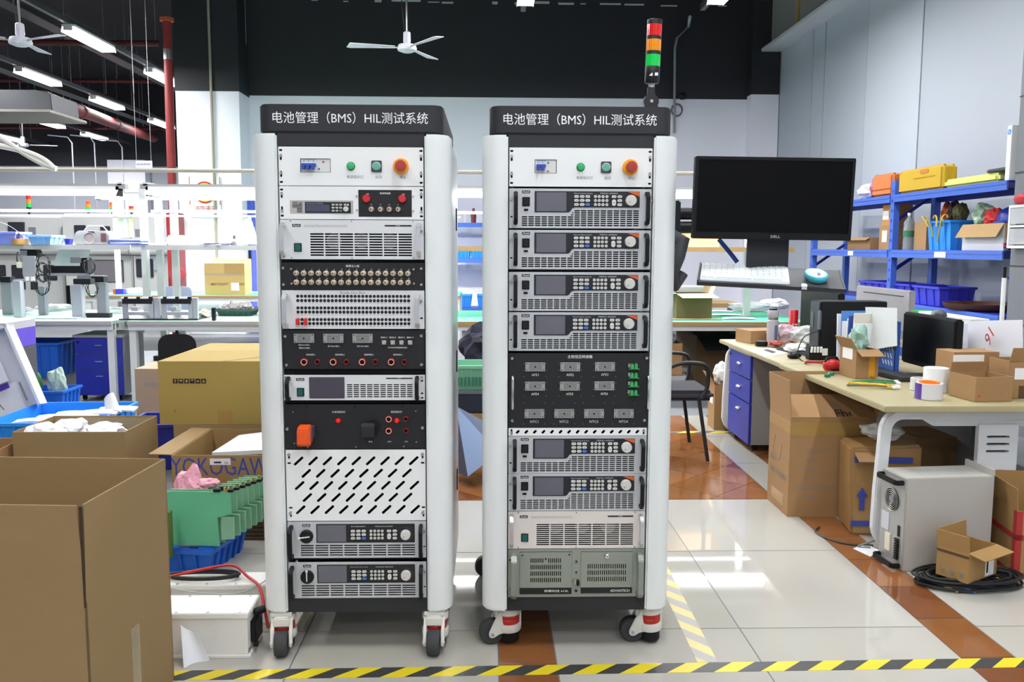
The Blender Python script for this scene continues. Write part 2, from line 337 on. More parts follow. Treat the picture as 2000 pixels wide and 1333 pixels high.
names = {-13.1:'leftmost trunking in the photo', -10.55:'far left trunking run', -7.84:'trunking below the left fan', -5.67:'trunking nearest the red riser', -2.27:'trunking left of the centre fan', .43:'trunking above the right cabinet', 2.68:'trunking near the right partition'}
ordw = ['farthest','second farthest','third farthest','fourth farthest','fifth farthest','sixth farthest']
rp = 0
for x, ylist in rails.items():
    for i, y in enumerate(ylist): fixture(x, y, f'{ordw[i]} louvred tube light on the {names[x]}')
    y0, y1 = (ylist[-1]-1.5, ylist[0]+(1.9 if x > -3 else 3.0)); t = thing('light_trunking', f'dark grey {names[x]}, hung on thin rods', 'trunking', (x,0,LZ), 0, 'light trunking runs under the ceiling')
    B().box(-.03,.03,y0,y1,.1,.17).build('rail', rail_m, t)
    yy = y0+.5
    while yy < y1: B().cyl((0,yy,.17),(0,yy,1.9),.006,n=6).build('hanger_rod', steel, t); yy += 2.82
for i, (x, z, w) in enumerate(((-6.9,4.85,.25),(-9.3,4.75,.28),(-12.0,4.8,.28),(-4.35,5.35,.25))):
    t = thing('steel_beam', f'dark steel beam under the ceiling, {["nearest the red riser","second from the red riser","leftmost","closest to the black wall"][i]}', 'beam', (x,0,z), 0, 'dark beams under the ceiling')
    B().box(-w/2,w/2,4,26.5 if i < 3 else 14.3,0,.02).build('flange', beam_m, t); B().box(-w/2,w/2,4,26.5 if i < 3 else 14.3,.26,.28).build('flange', beam_m, t); B().box(-.01,.01,4,26.5 if i < 3 else 14.3,.02,.26).build('web', beam_m, t)
# red pipes
p0, p1 = PY(322,42,13.5), PY(333,335,13.5)
t = thing('fire_riser_pipe', 'red vertical fire pipe in front of the white pillar', 'pipe', (p0.x,13.5,0)); B().cyl((0,0,.0),(.03,0,p0.z),.062,n=16).build('pipe', redpipe, t, smooth=True); B().cyl((.03,0,p0.z),(.03,0,p0.z+.05),.1,n=16).build('flange', K('rusty_flange','b0522c',.7,var=.3), t)
B().cyl((.026,0,p0.z-.55),(.027,0,p0.z-.4),.066,n=16).build('coupling', steel, t)
a, b = PY(85,190,15), PY(300,270,24)
mainpipe = K('dark_red_main','5f2021',.6,var=.1); t = thing('sprinkler_main', 'long red sprinkler main running back under the left ceiling', 'pipe', (0,0,0)); B().cyl(a,b,.11,n=14).build('pipe', mainpipe, t, smooth=True)
for k in (.25,.55,.8): c = a.lerp(b,k); d = (b-a).normalized()*.09; B().cyl(c-d,c+d,.125,n=14).build('coupling', mainpipe, t)
for i, (x0, x1, px, Y) in enumerate(((-9,-5.15,84,14.2),(-12,-5.2,158,20),(-13,-5.2,250,24))):
    z = PY(200,px,Y).z; t = thing('cross_pipe', f'thin dark red cross pipe high up at the left, {["nearest","middle","farthest"][i]} one', 'pipe', (0,Y,z), 0, 'red cross pipes'); B().cyl((x0,0,0),(x1,0,0),.045,n=10).build('pipe', K('dim_red_pipe','4f1c1d',.7,var=.15), t)
    for k in range(4): B().cyl((x0+1+k*1.4,0,0),(x0+1+k*1.4,0,1.2),.008,n=6).build('hanger_rod', steel, t)
wpos = sorted([(rnd.uniform(-12,-5.4), rnd.uniform(15,25)) for _ in range(14)], key=lambda p: p[0]/p[1])
nth = ['leftmost','second from left','third from left','fourth from left','fifth from left','sixth from left','seventh from left','seventh from right','sixth from right','fifth from right','fourth from right','third from right','second from right','rightmost']
for i, (x, y) in enumerate(wpos):
    B_ = B().cyl((0,0,0),(0,0,1.8),.007,n=5).build('hanger_wire', steel, loc=(x,y,4.4))
    tag(B_, f'thin steel wire hanging from the dark left ceiling, {nth[i]} of its group', 'wire', 'wires hanging from the left ceiling')
# conduits down the walls
def conduit_run(label, pts, r=.018, m=None): return tag(B().tube(pts, r, 8).build('conduit', m or conduit, smooth=True), label, 'conduit')
c0, c1 = PY(406,0,14.36), PY(418,330,14.36)
conduit_run('straight tan conduit down the white pillar', [(c0.x,14.36,6.1),(c1.x,14.36,1.0)], .022)
q = [PY(1345,52,14.9),PY(1322,75,14.9),PY(1318,95,14.9),PY(1317,260,14.9)]; conduit_run('bent conduit dropping from the right light to the wall socket ring', [(2.68,12,4.5)]+q, .022, K('grey_conduit','8f9396',.5))
t = PY(1322,215,14.93); tag(B().tube([t+Vector((.09*math.cos(a*.5),0,.1*math.sin(a*.5))) for a in range(14)],.014,6).build('cable_ring', K('dark_ring','5b5e62',.5)), 'coiled cable ring on the white wall beside the bent conduit', 'cable')
t = PY(1332,188,14.94); tag(B().blob(t,(.08,.04,.06),3,.3,2).build('junction_fitting', dark_plastic), 'small black fitting on the wall above the cable ring', 'fitting')
fw = K('white_conduit','d6d4cc',.45)
for i, (px, y0, y1) in enumerate(((140,272,330),(184,272,330),(238,280,330))):
    p = PY(px,y0,23); pts = [(p.x-.6,23,p.z+.1),(p.x-.1,23,p.z+.05),(p.x,23,p.z-.1),(p.x,23,0)]; conduit_run(f'thin pale conduit dropping down the far black wall, {["left","middle","right"][i]} one', pts, .016, K('pale_conduit','a7aab0',.5))
for i, (q0, q1, q2) in enumerate((((0,268),(70,318),(110,330)),((0,285),(85,300),(105,330)))):
    a, b, c = PY(*q0,8.1), PY(*q1,8.1), PY(*q2,8.1); conduit_run(f'thick white cable pipe slanting down to the bench rail, {["upper","lower"][i]} one', [p for k in range(12) for p in [a.lerp(b,k/11).lerp(b.lerp(c,k/11),k/11)]], .026, fw)
# ceiling fans
def fan(loc, label, phi, drop, s=1.):
    t = thing('ceiling_fan', label, 'fan', loc); fm = K('fan_white','c9c9d2',.4)
    B().lathe([(.03,.18),(.042,.17),(.045,.07),(.04,.055),(.04,.04),(.1,.03),(.115,-.01),(.11,-.035),(.06,-.055),(.001,-.058)],n=24).build('motor', fm, t, smooth=True)
    B().cyl((0,0,.18),(0,0,drop),.012,n=8).build('down_rod', steel, t); B().tube([(-.03,0,.2),(-.06,0,.5),(-.04,0,drop)],.006,6).build('cord', cable_k, t)
    for k in range(3):
        a = phi+k*2*PI/3; M = Matrix.Rotation(a,4,'Z') @ Matrix.Rotation(.16,4,'X')
        B(M).prism([(.14,-.035),(.66*s,-.075),(.70*s,-.06),(.66*s,.075),(.14,.035)],.0,.006,'Z').build('blade', fm, t); B(M).box(.1,.3,-.02,.02,-.004,0).build('blade_bracket', steel, t)
    return t
fan(PY(795,93,10.6), 'white three-blade ceiling fan in front of the black wall', PI+.12, 2.3); fan(PY(40,80,9.6), 'white three-blade ceiling fan at the far left edge', PI+.6, 2.4, .9)
fan(PY(45,283,20), 'small distant ceiling fan beyond the left pipes', .3, 1.6)
# duct unit and hanging sign
p = PY(5,175,14); t = thing('ceiling_duct_unit', 'grey boxy air unit hanging at the upper left', 'air conditioner', (p.x,14,p.z))
B().prism([(-1.2,.0),(.5,0),(.72,-.05),(.74,-.32),(-1.2,-.32)],0,.9).build('body', K('duct_grey','2f3135',.6), t, bev=.01); B().box(-1.3,.82,-.25,1.0,-.38,-.33).build('lower_panel', K('duct_panel','6b6860',.6), t, bev=.01)
p = PY(281,322,10.5); t = thing('hanging_sign', 'small white sign on two wires above the benches', 'sign', p)
B().box(-.1,.1,0,.006,-.05,.05).build('board', K('sign_white','e6e6f2',.5), t, bev=.004); B().box(-.1,.1,-.002,0,-.05,-.038).build('stripe', K('sign_violet','6a5bc8',.5), t); txt('自动化调试区', .026, ink_b, t, (0,-.003,.006), width=.16)
for x in (-.085,.085): B().cyl((x,.003,.05),(x,.003,2.4),.003,n=5).build('wire', steel, t)
# ================================================================ test cabinets
RY = 2.985; LX, RX = -.461, .310
column_m = K('cabinet_column_white', 'e3e7e6', .4, var=.015); side_m = K('cabinet_side_silver', 'd4d8dc', .3, .35, var=.02); caster_w = K('caster_white', 'd9d8d0', .4)
def cabinet(x, label, wheels):
    t = thing('test_cabinet', label, 'cabinet', (x,RY,0))
    for s in (-1,1):
        pr = [(.2455,-.012),(.2455,.05)]; pr2 = []
        for i in range(9):
            a = math.radians(-90+90*i/8); pr2.append((.2725+.06*math.cos(a), .048+.06*math.sin(a)))
        poly = [(.2455,.12),(.2455,-.012)]+pr2+[(.3325,.12)]
        poly = [(p[0]*s,p[1]) for p in poly]
        if s < 0: poly = poly[::-1]
        B().prism(poly,.15,1.808,'Z').build('column', column_m, t, bev=.006, smooth=True)
        B().box(*sorted((s*.318,s*.327)),.12,.80,.16,1.80).build('side_panel', side_m, t)
        for z in (.42,.92,1.5): B().box(*sorted((s*.327,s*.331)),.6,.63,z,z+.09).build('latch', dark_plastic, t)
        B().box(*sorted((s*.2465,s*.2295)),.03,.06,.2,1.765).build('mounting_rail', panel_black, t)
    hp = []
    for cx, cy, a0 in ((.265,.043,-90),(.29,.815,0),(-.29,.815,90),(-.265,.043,180)):
        r = .043 if cy < .1 else .018
        for i in range(7): a = math.radians(a0+15*i); hp.append((cx+r*math.cos(a), cy+r*math.sin(a)))
    B().prism(hp,1.811,1.905,'Z').build('header', black, t, bev=.005, smooth=True)
    txt('电池管理（BMS）HIL测试系统', .039, ink_w, t, (.0 if x < 0 else -.004,-.0006,1.861), width=.515)
    B().box(-.245,.245,.004,.05,1.768,1.81).build('top_rail', black, t); B().box(-.245,.245,.004,.8,.148,.2).build('base', black, t); B().box(-.316,.316,.79,.80,.2,1.80).build('back_panel', side_m, t); B().box(-.3,.3,.12,.79,1.79,1.81).build('roof', black, t)
    for cx, cy, rz in wheels:
        M = Matrix.Translation((cx,cy,0)) @ Matrix.Rotation(rz,4,'Z')
        c = B(M).box(-.035,.035,-.035,.035,.136,.148).build('caster', caster_w, t)
        for s in (-1,1): B(M).prism([(-.028,.13),(-.02,.13),(-.018,.085),(.0,.078),(.0,.05),(-.03,.044),(-.052,.03),(-.066,.034),(-.068,.05),(-.05,.09)][::-1],*sorted((s*.026,s*.037))).build('fork_cheek', caster_w, c, bev=.003)
        B(M).lathe([(.044,.112),(.047,.115),(.047,.132),(.044,.136)],(.006,0,0),24).build('fork_crown', caster_w, c, smooth=True); B(M).lathe([(.046,.05),(.048,.054),(.048,.074),(.045,.079)],(.006,0,0),24).build('dial_housing', caster_w, c, smooth=True); B(M).box(-.045,-.03,-.03,.03,.1,.132).build('fork_bridge', caster_w, c, bev=.004); B(M).box(.046,.053,-.012,.012,.06,.13).build('guard_post', caster_w, c)
        for s in (-1,1): B(M).cyl((-.055,s*.037,.0452),(-.055,s*.04,.0452),.006,n=10).build('axle_bolt', steel, c)
        B(M).lathe([(.012,-.022),(.04,-.022),(.045,-.015),(.045,.015),(.04,.022),(.012,.022)],(-.055,0,.0452),24,'Y').build('wheel', rubber, c, smooth=True)
        B(M).lathe([(.041,.079),(.041,.092),(.039,.096),(.041,.1),(.041,.112)],(.006,0,0),24).build('red_level_dial', K('red_dial','b3261d',.35), c)
        B(M).lathe([(.036,.012),(.038,.02),(.036,.05)],(.01,0,0),20).build('leveling_foot', dark_plastic, c, smooth=True)
    return t
cabL = cabinet(LX, 'left white and black test cabinet with vented white plate and two power supplies', ((-.272,.03,PI/2+.1),(.27,.03,PI/2-.05),(-.27,.72,PI/2),(.27,.72,PI/2)))
cabR = cabinet(RX, 'right white and black test cabinet carrying the tower light and monitor arm', ((-.245,.075,.12),(.27,.075,-.06),(-.27,.72,0),(.27,.72,0)))
HW = .2413
def device(name, label, x, z0, z1, group=None, depth=.42):
    t = thing(name, label, 'rack unit', (x,RY,z0), 0, group); return t, z1-z0
def screws(t, pts, m=None, r=.0052):
    for x, z in pts: B().lathe([(.0007,.004),(r*.8,.0045),(r,.002),(r,-.001)],(x,0,z),12,'Y').build('screw', m or steel, t, smooth=True)
def handle(t, x, z0, z1, m, w=.014, out=.034, th=.013):
    B().bar([(x,0,z0),(x,-out*.75,z0+.002),(x,-out,z0+.012),(x,-out,z1-.012),(x,-out*.75,z1-.002),(x,0,z1)], w, th, (1,0,0)).build('handle', m, t, bev=.002)
def body(t, H, m=None, y0=.06): B().box(-.222,.222,y0,.42,.002,H-.002).build('body', m or cavity, t)
def face(t, H, holes, m, w=HW, th=.0025, name='face_plate'): B().plate(rrect(0,H/2,w*2,H-.001,.002), holes, 0, th).build(name, m, t)
def logo(t, x, z, w=.0275, h=.0095): lb = B().prism(rrect(x,z,w,h,.0015),-.0008,0).build('logo_plate', ink_k, t); txt('Faith', h*.66, ink_w, lb, (x,-.0012,z), width=w*.8, shear=.3)
def knob(t, x, z, r): B().lathe([(r*.86,.016),(r*.96,.014),(r,.002),(r,0)],(x,0,z),28,'Y').build('knob', K('knob_pale','cfcdc8',.45), t, smooth=True); B().lathe([(.0005,.0163),(r*.2,.0165)],(x-r*.3,0,z-r*.3),12,'Y').build('finger_dimple', K('dimple','b3b1ad',.5), t)
btn_m = K('pale_button','d9d9d2',.5); btn_b = K('blue_button','3d78d8',.4); btn_g = K('green_button','3fa47c',.4)
bm_cache = {}
def button(t, x, z, w, h, m, txtm=True):
    k = (round(w,4),round(h,4),m.name)
    if k not in bm_cache:
        o = B().prism(rrect(0,0,w,h,min(w,h)*.48,4),-.0035,0).build('button', m, t, bev=.0006, loc=(x,-.002,z)); bm_cache[k] = o.data
    else: o = link('button', bm_cache[k], t, (x,-.002,z))
    mk = ('mk',round(w,4)); 
    if mk not in bm_cache: bm_cache[mk] = B().box(-w*.24,w*.24,-.0041,-.0035,-.0009,.0009).build('button_mark', ink_g, o).data
    else: link('button_mark', bm_cache[mk], o)
def keypad(t, X, Z, s, cols, nums, arrows, rows, green=False):
    for i, c in enumerate(cols):
        for j, r in enumerate(rows): button(t, X(c), Z(r), 42*s, 24*s, btn_b if (i == 2 and j == 2) else btn_m)
    for c in nums:
        for r in rows: button(t, X(c), Z(r), 27*s, 26*s, btn_m)
    for c in arrows: button(t, X(c), Z(rows[0]), 42*s, 24*s, btn_m)
    button(t, X(arrows[0]), Z((rows[1]+rows[2])/2), 36*s, 58*s, btn_m)
    for r in rows[1:]: button(t, X(arrows[1]), Z(r), 42*s, 24*s, btn_m)
# ---- battery simulators (built once, copied)
def battery_sim(label, x, z0, film):
    H = .134; t, _ = device('battery_simulator', label, x, z0, z0+H, 'identical battery simulators in the right cabinet'); s = .000377
    X = lambda a: (a-980)*s; Z = lambda b: (1178-b)*s
    holes = []
    for c in range(18):
        for r in range(8):
            if c < 8 and r < 3: continue
            holes.append(rrect(X(478+c*59.1), Z(1020+r*18.7), 50*s, 11.5*s, .0008, 1))
    holes += [rrect(X(912),Z(1038),12*s,10*s),rrect(X(906),Z(1057),24*s,10*s)]
    face(t, H, holes, silver); body(t, H)
    bz = [(567,1035),(567,847),(1513,847),(1513,990),(930,990),(906,998),(888,1026),(872,1035)]
    B().prism([(X(a),Z(b)) for a, b in bz][::-1],-.002,0).build('display_bezel', K('bezel_charcoal','202128',.4), t, bev=.0008)
    B().box(X(585),X(852),-.0026,-.002,Z(1025),Z(857)).build('screen', screen_off, t)
    B().prism([(X(1405),Z(850)),(X(1511),Z(892)),(X(1511),Z(850))],-.0026,-.002).build('orange_corner', K('orange_corner','d2622c',.5), t)
    keypad(t, X, Z, s, (943,994,1044), (1113,1147,1181,1216), (1280,1332), (894,929,965)); knob(t, X(1433), Z(927), 50*s)
    txt('Bidirectional Battery Simulator', .0034, ink_w, t, (X(1005),-.0026,Z(866)), width=.063); txt('FTB9030-60-1  60V/50A/2kW', .0034, ink_w, t, (X(1235),-.0026,Z(864)), width=.06); B().box(X(925),X(1350),-.0024,-.002,Z(877),Z(876)).build('trim_line', ink_g, t)
    logo(t, X(491), Z(855)); txt('Power', .0022, ink_g, t, (X(491),-.0004,Z(886)))
    B().box(X(457),X(525),-.003,0,Z(982),Z(900)).build('power_switch', dark_plastic, t, bev=.001); B(Matrix.Translation((X(491),-.004,Z(941))) @ Matrix.Rotation(.15,4,'X')).box(-.0085,.0085,-.002,.002,-.011,.011).build('rocker', panel_black, t)
    B().box(X(472),X(510),-.0012,0,Z(1024),Z(1004)).build('usb_port', dark_plastic, t); txt('Ψ', .005, ink_g, t, (X(491),-.0004,Z(1040)), rot=(PI/2,PI/2,0))
    handle(t, X(397), Z(1130), Z(868), dark_plastic, .015); handle(t, X(1575), Z(1130), Z(868), dark_plastic, .015)
    screws(t, ((X(357),Z(920)),(X(1610),Z(925)))); 
    for a, b in ((360,1075),(1600,1078)): B().prism(rrect(X(a),Z(b),.008,.005,.0024),-.0005,.0).build('slot_hole', cavity, t)
    return t
sim0 = battery_sim('topmost of the battery simulators, directly below the breaker panel', RX, 1.4985, 0)
for z, lb in ((1.3595,'second battery simulator from the top of the right cabinet'),(1.217,'third battery simulator from the top, below a dark gap'),(1.0795,'fourth battery simulator, directly above the black socket panel'),(.647,'fifth battery simulator, directly below the slotted white strip'),(.513,'lowest battery simulator, above the pale measurement unit')):
    dup(sim0, (RX,RY,z), None, lb)
# ---- DC power supplies
def psu(label, x, z0, H, title, model, lever):
    t, _ = device('dc_power_supply', label, x, z0, z0+H); s = .0004015; sz = H/320
    X = lambda a: (a-964)*s; Z = lambda b: (495-b)*sz
    face(t, H, [rrect(X(530+c*126),Z(386+r*20.5),114*s,11.5*sz,.0006,1) for c in range(8) for r in range(5)], silver); body(t, H)
    B().prism(rrect((X(612)+X(1467))/2,(Z(198)+Z(360))/2,X(1467)-X(612),Z(198)-Z(360),.002),-.002,0).build('display_bezel', K('bezel_black','1d1e20',.4), t, bev=.0008)
    B().box(X(622),X(870),-.0026,-.002,Z(352),Z(206)).build('screen', screen_off, t)
    keypad(t, X, Z, .00036, (930,978,1025), (1087,1120,1153,1185), (1244,1294), (258,289,320)); knob(t, X(1388), Z(290), .018)
    B().tube([(X(1370),-.0022,Z(228))]+[(X(1388)+.024*math.cos(a),-.0022,Z(290)+.024*math.sin(a)) for a in [math.radians(80-16*k) for k in range(11)]]+[(X(1370),-.0022,Z(350))],.0003,4).build('trim_line', ink_g, t)
    txt(title, .0034, ink_w, t, (X(978),-.0026,Z(219)), width=.05 if len(title) < 18 else .062); txt(model, .0034, ink_w, t, (X(1200),-.0026,Z(219)), width=.062)
    logo(t, X(525), Z(210)); kx, kz = X(527), Z(302)
    B().lathe([(.021,.012),(.023,.01),(.0235,0)],(kx,0,kz),28,'Y').build('rotary_switch', dark_plastic, t, smooth=True)
    M = Matrix.Translation((kx,-.013,kz)) @ Matrix.Rotation(lever,4,'Y'); B(M).box(-.024,.013,-.003,.002,-.0018,.0018).build('switch_lever', K('lever_white','e0ded8',.5), t); B(M).box(-.028,-.02,-.005,.003,-.004,.004).build('lever_tip', K('lever_white','e0ded8',.5), t, bev=.001)
    B().tube([(kx+.03*math.cos(math.radians(a)),-.0004,kz+.03*math.sin(math.radians(a))) for a in range(100,175,12)],.0004,4).build('dial_mark', ink_g, t)
    handle(t, X(398), Z(475), Z(222), dark_plastic, .016, .03); handle(t, X(1522), Z(470), Z(218), dark_plastic, .016, .03); screws(t, ((X(1548),Z(265)),))
    B().prism(rrect(X(1550),Z(398),.008,.004,.0019),-.0005,0).build('slot_hole', cavity, t)
    return t
psu('upper DC power supply with its switch lever lying level, below the vented plate', LX, .346, .133, 'DC POWER SUPPLY', 'FTP9030-60-170  60V/170A/3kW', -.12); psu('lowest DC power supply with its switch lever hanging down', LX, .200, .132, 'Bidirectional DC Power Supply', 'FTB9012-300-60  300V/60A/12kW', PI*.5+.0)
# ---- measurement and control units
def amcs(label, x, z0, H, m, rows):
    t, _ = device('measurement_unit', label, x, z0, z0+H); s = .4826/282; sz = H/78
    X = lambda a: (a-686)*s; Z = lambda b: (507-b)*sz
    st = 41.5/(rows-1)
    face(t, H, [rrect(X(616.5+c*28.9),Z(457+r*st),26.4*s,min(3.0,st*.66)*sz,.0006,1) for c in range(7) for r in range(rows)], m); body(t, H, y0=.06)
    for k in range(3): B().lathe([(.001,.0),(.026,0),(.026,-.01)],(X(645+55*k),.05,Z(470)),20,'Y').build('cooling_fan', K('fan_inside','8f9294',.6), t)
    logo(t, X(577), Z(440.3), .028, .0095); txt('Automatic Measurement & Control System', .0055, ink_g, t, (X(634.5),-.0005,Z(440.3)), width=.145); B().box(X(592),X(677),-.0003,0,Z(443.4),Z(443)).build('underline', ink_g, t)
    B().box(X(750),X(802.5),-.0006,0,Z(441.6),Z(438.6)).build('model_bar', ink_k, t); txt('FTM9000', .0028, ink_w, t, (X(776),-.001,Z(440.1)))
    txt('Power', .0022, ink_g, t, (X(579),-.0004,Z(472.5))); sw = B().box(X(571.5),X(586.5),-.003,0,Z(492),Z(475)).build('power_switch', dark_plastic, t, bev=.001); B().box(X(573.5),X(584.5),-.0045,-.003,Z(490.5),Z(476.5)).build('green_rocker', K('dark_green_rocker','1f5a52',.3), sw)
    handle(t, X(551.5), Z(497), Z(438), alu, .014, .032); handle(t, X(817.5), Z(497), Z(438), alu, .014, .032)
    screws(t, [(X(a),Z(b)) for a in (566,685,806) for b in (431.5,504)], dark_plastic, .0016); screws(t, ((X(821.5),Z(451)),(X(551),Z(500))))
amcs('pale measurement unit with fan grille in the left cabinet', LX, 1.391, .133, pale_metal, 9); amcs('pale measurement unit above the grey-green computer', RX, .376, .136, K('warm_pale_panel','dcd5cf',.45,.1,var=.02), 11)
# ---- breaker panels
def ear_holes(H, k=0):
    hs = []
    for sx in (-1,1):
        x = sx*.2335; hs += [rrect(x,H-.012,.011,.0065,.003),rrect(x,.012,.011,.0065,.003),rrect(x,H*.73,.0065,.021,.003),rrect(x,H*.3,.0065,.021,.003)]
    return hs
def ear_screws(t, H, a=.0, b=.0): screws(t, [(sx*.2335,z) for sx in (-1,1) for z in (H*.73+a,H*.3+b)])
def breaker_panel(label, x, z0, H, poles, bx):
    t, _ = device('breaker_panel', label, x, z0, z0+H); s = .4826/284; Z = lambda b: H-(b-287)*H/77
    X = lambda a: (a-686)*s
    w = .101 if poles == 3 else .0745; face(t, H, [rrect(X(bx),Z(324),w,.046,.001)]+ear_holes(H), white); B().box(-.22,.22,.04,.3,.002,H-.002).build('body', cavity, t); ear_screws(t, H, .005, .003)
    br = B().box(X(bx)-w/2+.002,X(bx)+w/2-.002,.003,.03,Z(324)-.0215,Z(324)+.0215).build('circuit_breaker', K('breaker_grey','d5d8d6',.45), t); n = poles; pw = .0155; x0 = X(bx)-w/2+.006
    B().box(x0,x0+n*pw,-.012,.003,Z(324)-.002,Z(324)+.006).build('toggle_bar', K('toggle_blue','2a4fb0',.4), br)
    for i in range(n): B().box(x0+i*pw+.001,x0+i*pw+.0105,-.015,.003,Z(324)-.0135,Z(324)-.001).build('toggle', K('toggle_blue','2a4fb0',.4), br, bev=.001)
    for i in range(n): B().lathe([(.0016,.0008),(.0016,0)],(x0+i*pw+.006,.003,Z(324)+.014),8,'Y').build('indicator', ink_k, br)
    B().box(x0,x0+n*pw,.0024,.003,Z(324)+.0185,Z(324)+.0197).build('brand_line', ink_b, br)
    B().lathe([(.0035,.001),(.0035,0)],(x0+n*pw+.024 if n == 3 else x0+n*pw+.008,.003,Z(324)+(.012 if n == 3 else -.016)),12,'Y').build('test_mark', ink_r, br); B().lathe([(.003,.002),(.003,0)],(x0+n*pw+.009,.003,Z(324)+(-.0115 if n == 3 else .012)),12,'Y').build('test_button', ink_b, br)
    ax = .0 if poles == 3 else .002
    for nm, px, lab in (('green_lamp',685.5,'电源指示灯'),('start_button',736,'启动'),('emergency_stop',784,'停止')):
        cx = X(px); cz = Z(325)
        if nm == 'green_lamp':
            g = B().lathe([(.012,.004),(.014,.003),(.014,0)],(cx,0,cz),24,'Y').build('pilot_lamp', K('lamp_ring_green','0e4a2a',.4), t, smooth=True); B().lathe([(.002,.013),(.009,.012),(.0118,.008),(.012,.003)],(cx,0,cz),24,'Y').build('lamp_lens', K('lamp_green','1fa45a',.25,emit=.25), g, smooth=True)
            lx = cx+.014
        elif nm == 'start_button':
            g = B().plate(rrect(cx,cz,.035,.038,.004),[circ(cx,cz,.0135,20)],-.004,0).build('start_button', K('button_guard','44484c',.4), t); B().lathe([(.0125,.009),(.014,.008),(.0145,0)],(cx,0,cz),24,'Y').build('button_collar', K('collar_pale','b9cfc6',.3), g, smooth=True); B().lathe([(.0005,.0115),(.0118,.0112),(.0122,.009)],(cx,0,cz),24,'Y').build('button_cap', K('cap_teal','5fae96',.4), g, smooth=True); lx = cx+.006
        else:
            p = [(cx+.027*math.cos(2*PI*i/24+.13)*(1 if i % 8 else .93), cz+.0265*math.sin(2*PI*i/24+.13)) for i in range(24)]; g = B().prism(p,-.012,0).build('emergency_stop', K('estop_yellow','f0a21e',.35,emit=.05), t, bev=.003, smooth=True)
            B().lathe([(.0165,.016),(.0185,.02),(.019,.03),(.017,.034),(.001,.035)][::-1],(cx+.001,0,cz),28,'Y').build('mushroom_head', K('estop_red','a83a30',.4), g, smooth=True); lx = cx+.006
        txt(lab, .0105, ink_g, t, (lx,-.0005,Z(346)))
breaker_panel('white breaker panel at the top of the left cabinet, three-pole breaker', LX, 1.637, .129, 3, 616); breaker_panel('white breaker panel at the top of the right cabinet, two-pole breaker', RX, 1.638, .130, 2, 616)
# ---- bench power panel with black insert
t, H = device('power_adapter_panel', 'white panel with small power supply and black red-knob insert', LX, 1.525, 1.636); s = .4826/284; X = lambda a: (a-687)*s; Z = lambda b: H-(b-363.5)*H/66
sup = [(565.2,392),(690,418.5)]; blk = [(700,370.5),(805.5,424)]
hR = lambda a: rrect((X(a[0][0])+X(a[1][0]))/2,(Z(a[0][1])+Z(a[1][1]))/2,X(a[1][0])-X(a[0][0]),Z(a[0][1])-Z(a[1][1]))
face(t, H, [hR(sup),hR(blk)]+ear_holes(H), white); ear_screws(t, H, .004, -.006); B().box(-.22,.22,.05,.3,.002,H-.002).build('body', cavity, t)
g = B().plate(hR(sup),[rrect(X(572.5+3),Z(398.5+i*2.8),.03 if i < 3 else .016,.0018) for i in range(0)],.001,.04).build('small_power_supply', K('psu_warm_silver','bdb9b6',.4,.3), t)
for i, (a, b) in enumerate(((582.7,589.2),(582.7,589.2),(570,589.2),(570,589.2),(570,589.2),(579,589.2),(579,589.2),(579,589.2),(579,589.2))): B().box(X(a),X(b),.0,.001,Z(396.6+i*2.35),Z(395.6+i*2.35)).build('vent_slot', ink_k, g)
logo(g, X(575.5), Z(396.6), .0165, .0055)
B().box(X(595),X(685),-.0015,.001,Z(416.5),Z(395)).build('display_bezel', K('bezel_black','1d1e20',.4), g); B().box(X(597),X(643.5),-.002,-.0015,Z(414),Z(400)).build('screen', K('blue_grey_screen','4a4d62',.25,var=.1), g); txt('DC Power Supply  FTP3003-60', .0028, ink_w, g, (X(614),-.002,Z(398.3)), width=.055)
for i in range(3):
    for j in range(3): button(g, X(650.5+7.4*i), Z(400.3+5.9*j), .0095, .006, btn_g if (i == 2 and j == 2) else btn_m)
for i in (0,1): button(g, X(674+5.4*i), Z(400.3), .008, .007, btn_m)
knob(g, X(676), Z(408.7), .0088)
g = B().plate(hR(blk),[],.002,.03).build('black_insert', panel_black, t)
txt('电源转接箱', .0068, ink_w, g, (X(753),-.0002+.002,Z(377)))
for px, lab in ((716.3,'正极'),(787,'负极')):
    k = B().lathe([(.011,.014),(.0135,.012),(.014,0)],(X(px),0,Z(387.8)),12,'Y').build('red_knob', K('red_translucent_knob','c0141c',.2,coat=.5), g); txt(lab, .004, ink_w, g, (X(px+2),.0015,Z(378.6)))
for px, lab in ((725.5,'V+'),(743.5,'V-'),(761,'S+'),(778.5,'S-')):
    k = B().lathe([(.006,.012),(.0085,.009),(.0098,.002),(.0098,0)],(X(px),0,Z(409)),18,'Y').build('binding_post', K('nickel_post','cbb9a6',.35,.6), g, smooth=True); B().lathe([(.0025,.0125),(.0025,.011)],(X(px)-.001,0,Z(409)),10,'Y').build('socket', cavity, k); txt(lab, .004, ink_w, g, (X(px),.0015,Z(399.5)))
screws(t, [(X(a),Z(b)) for a, b in ((697,383),(697,411),(808,383),(808,412))], steel, .0035)
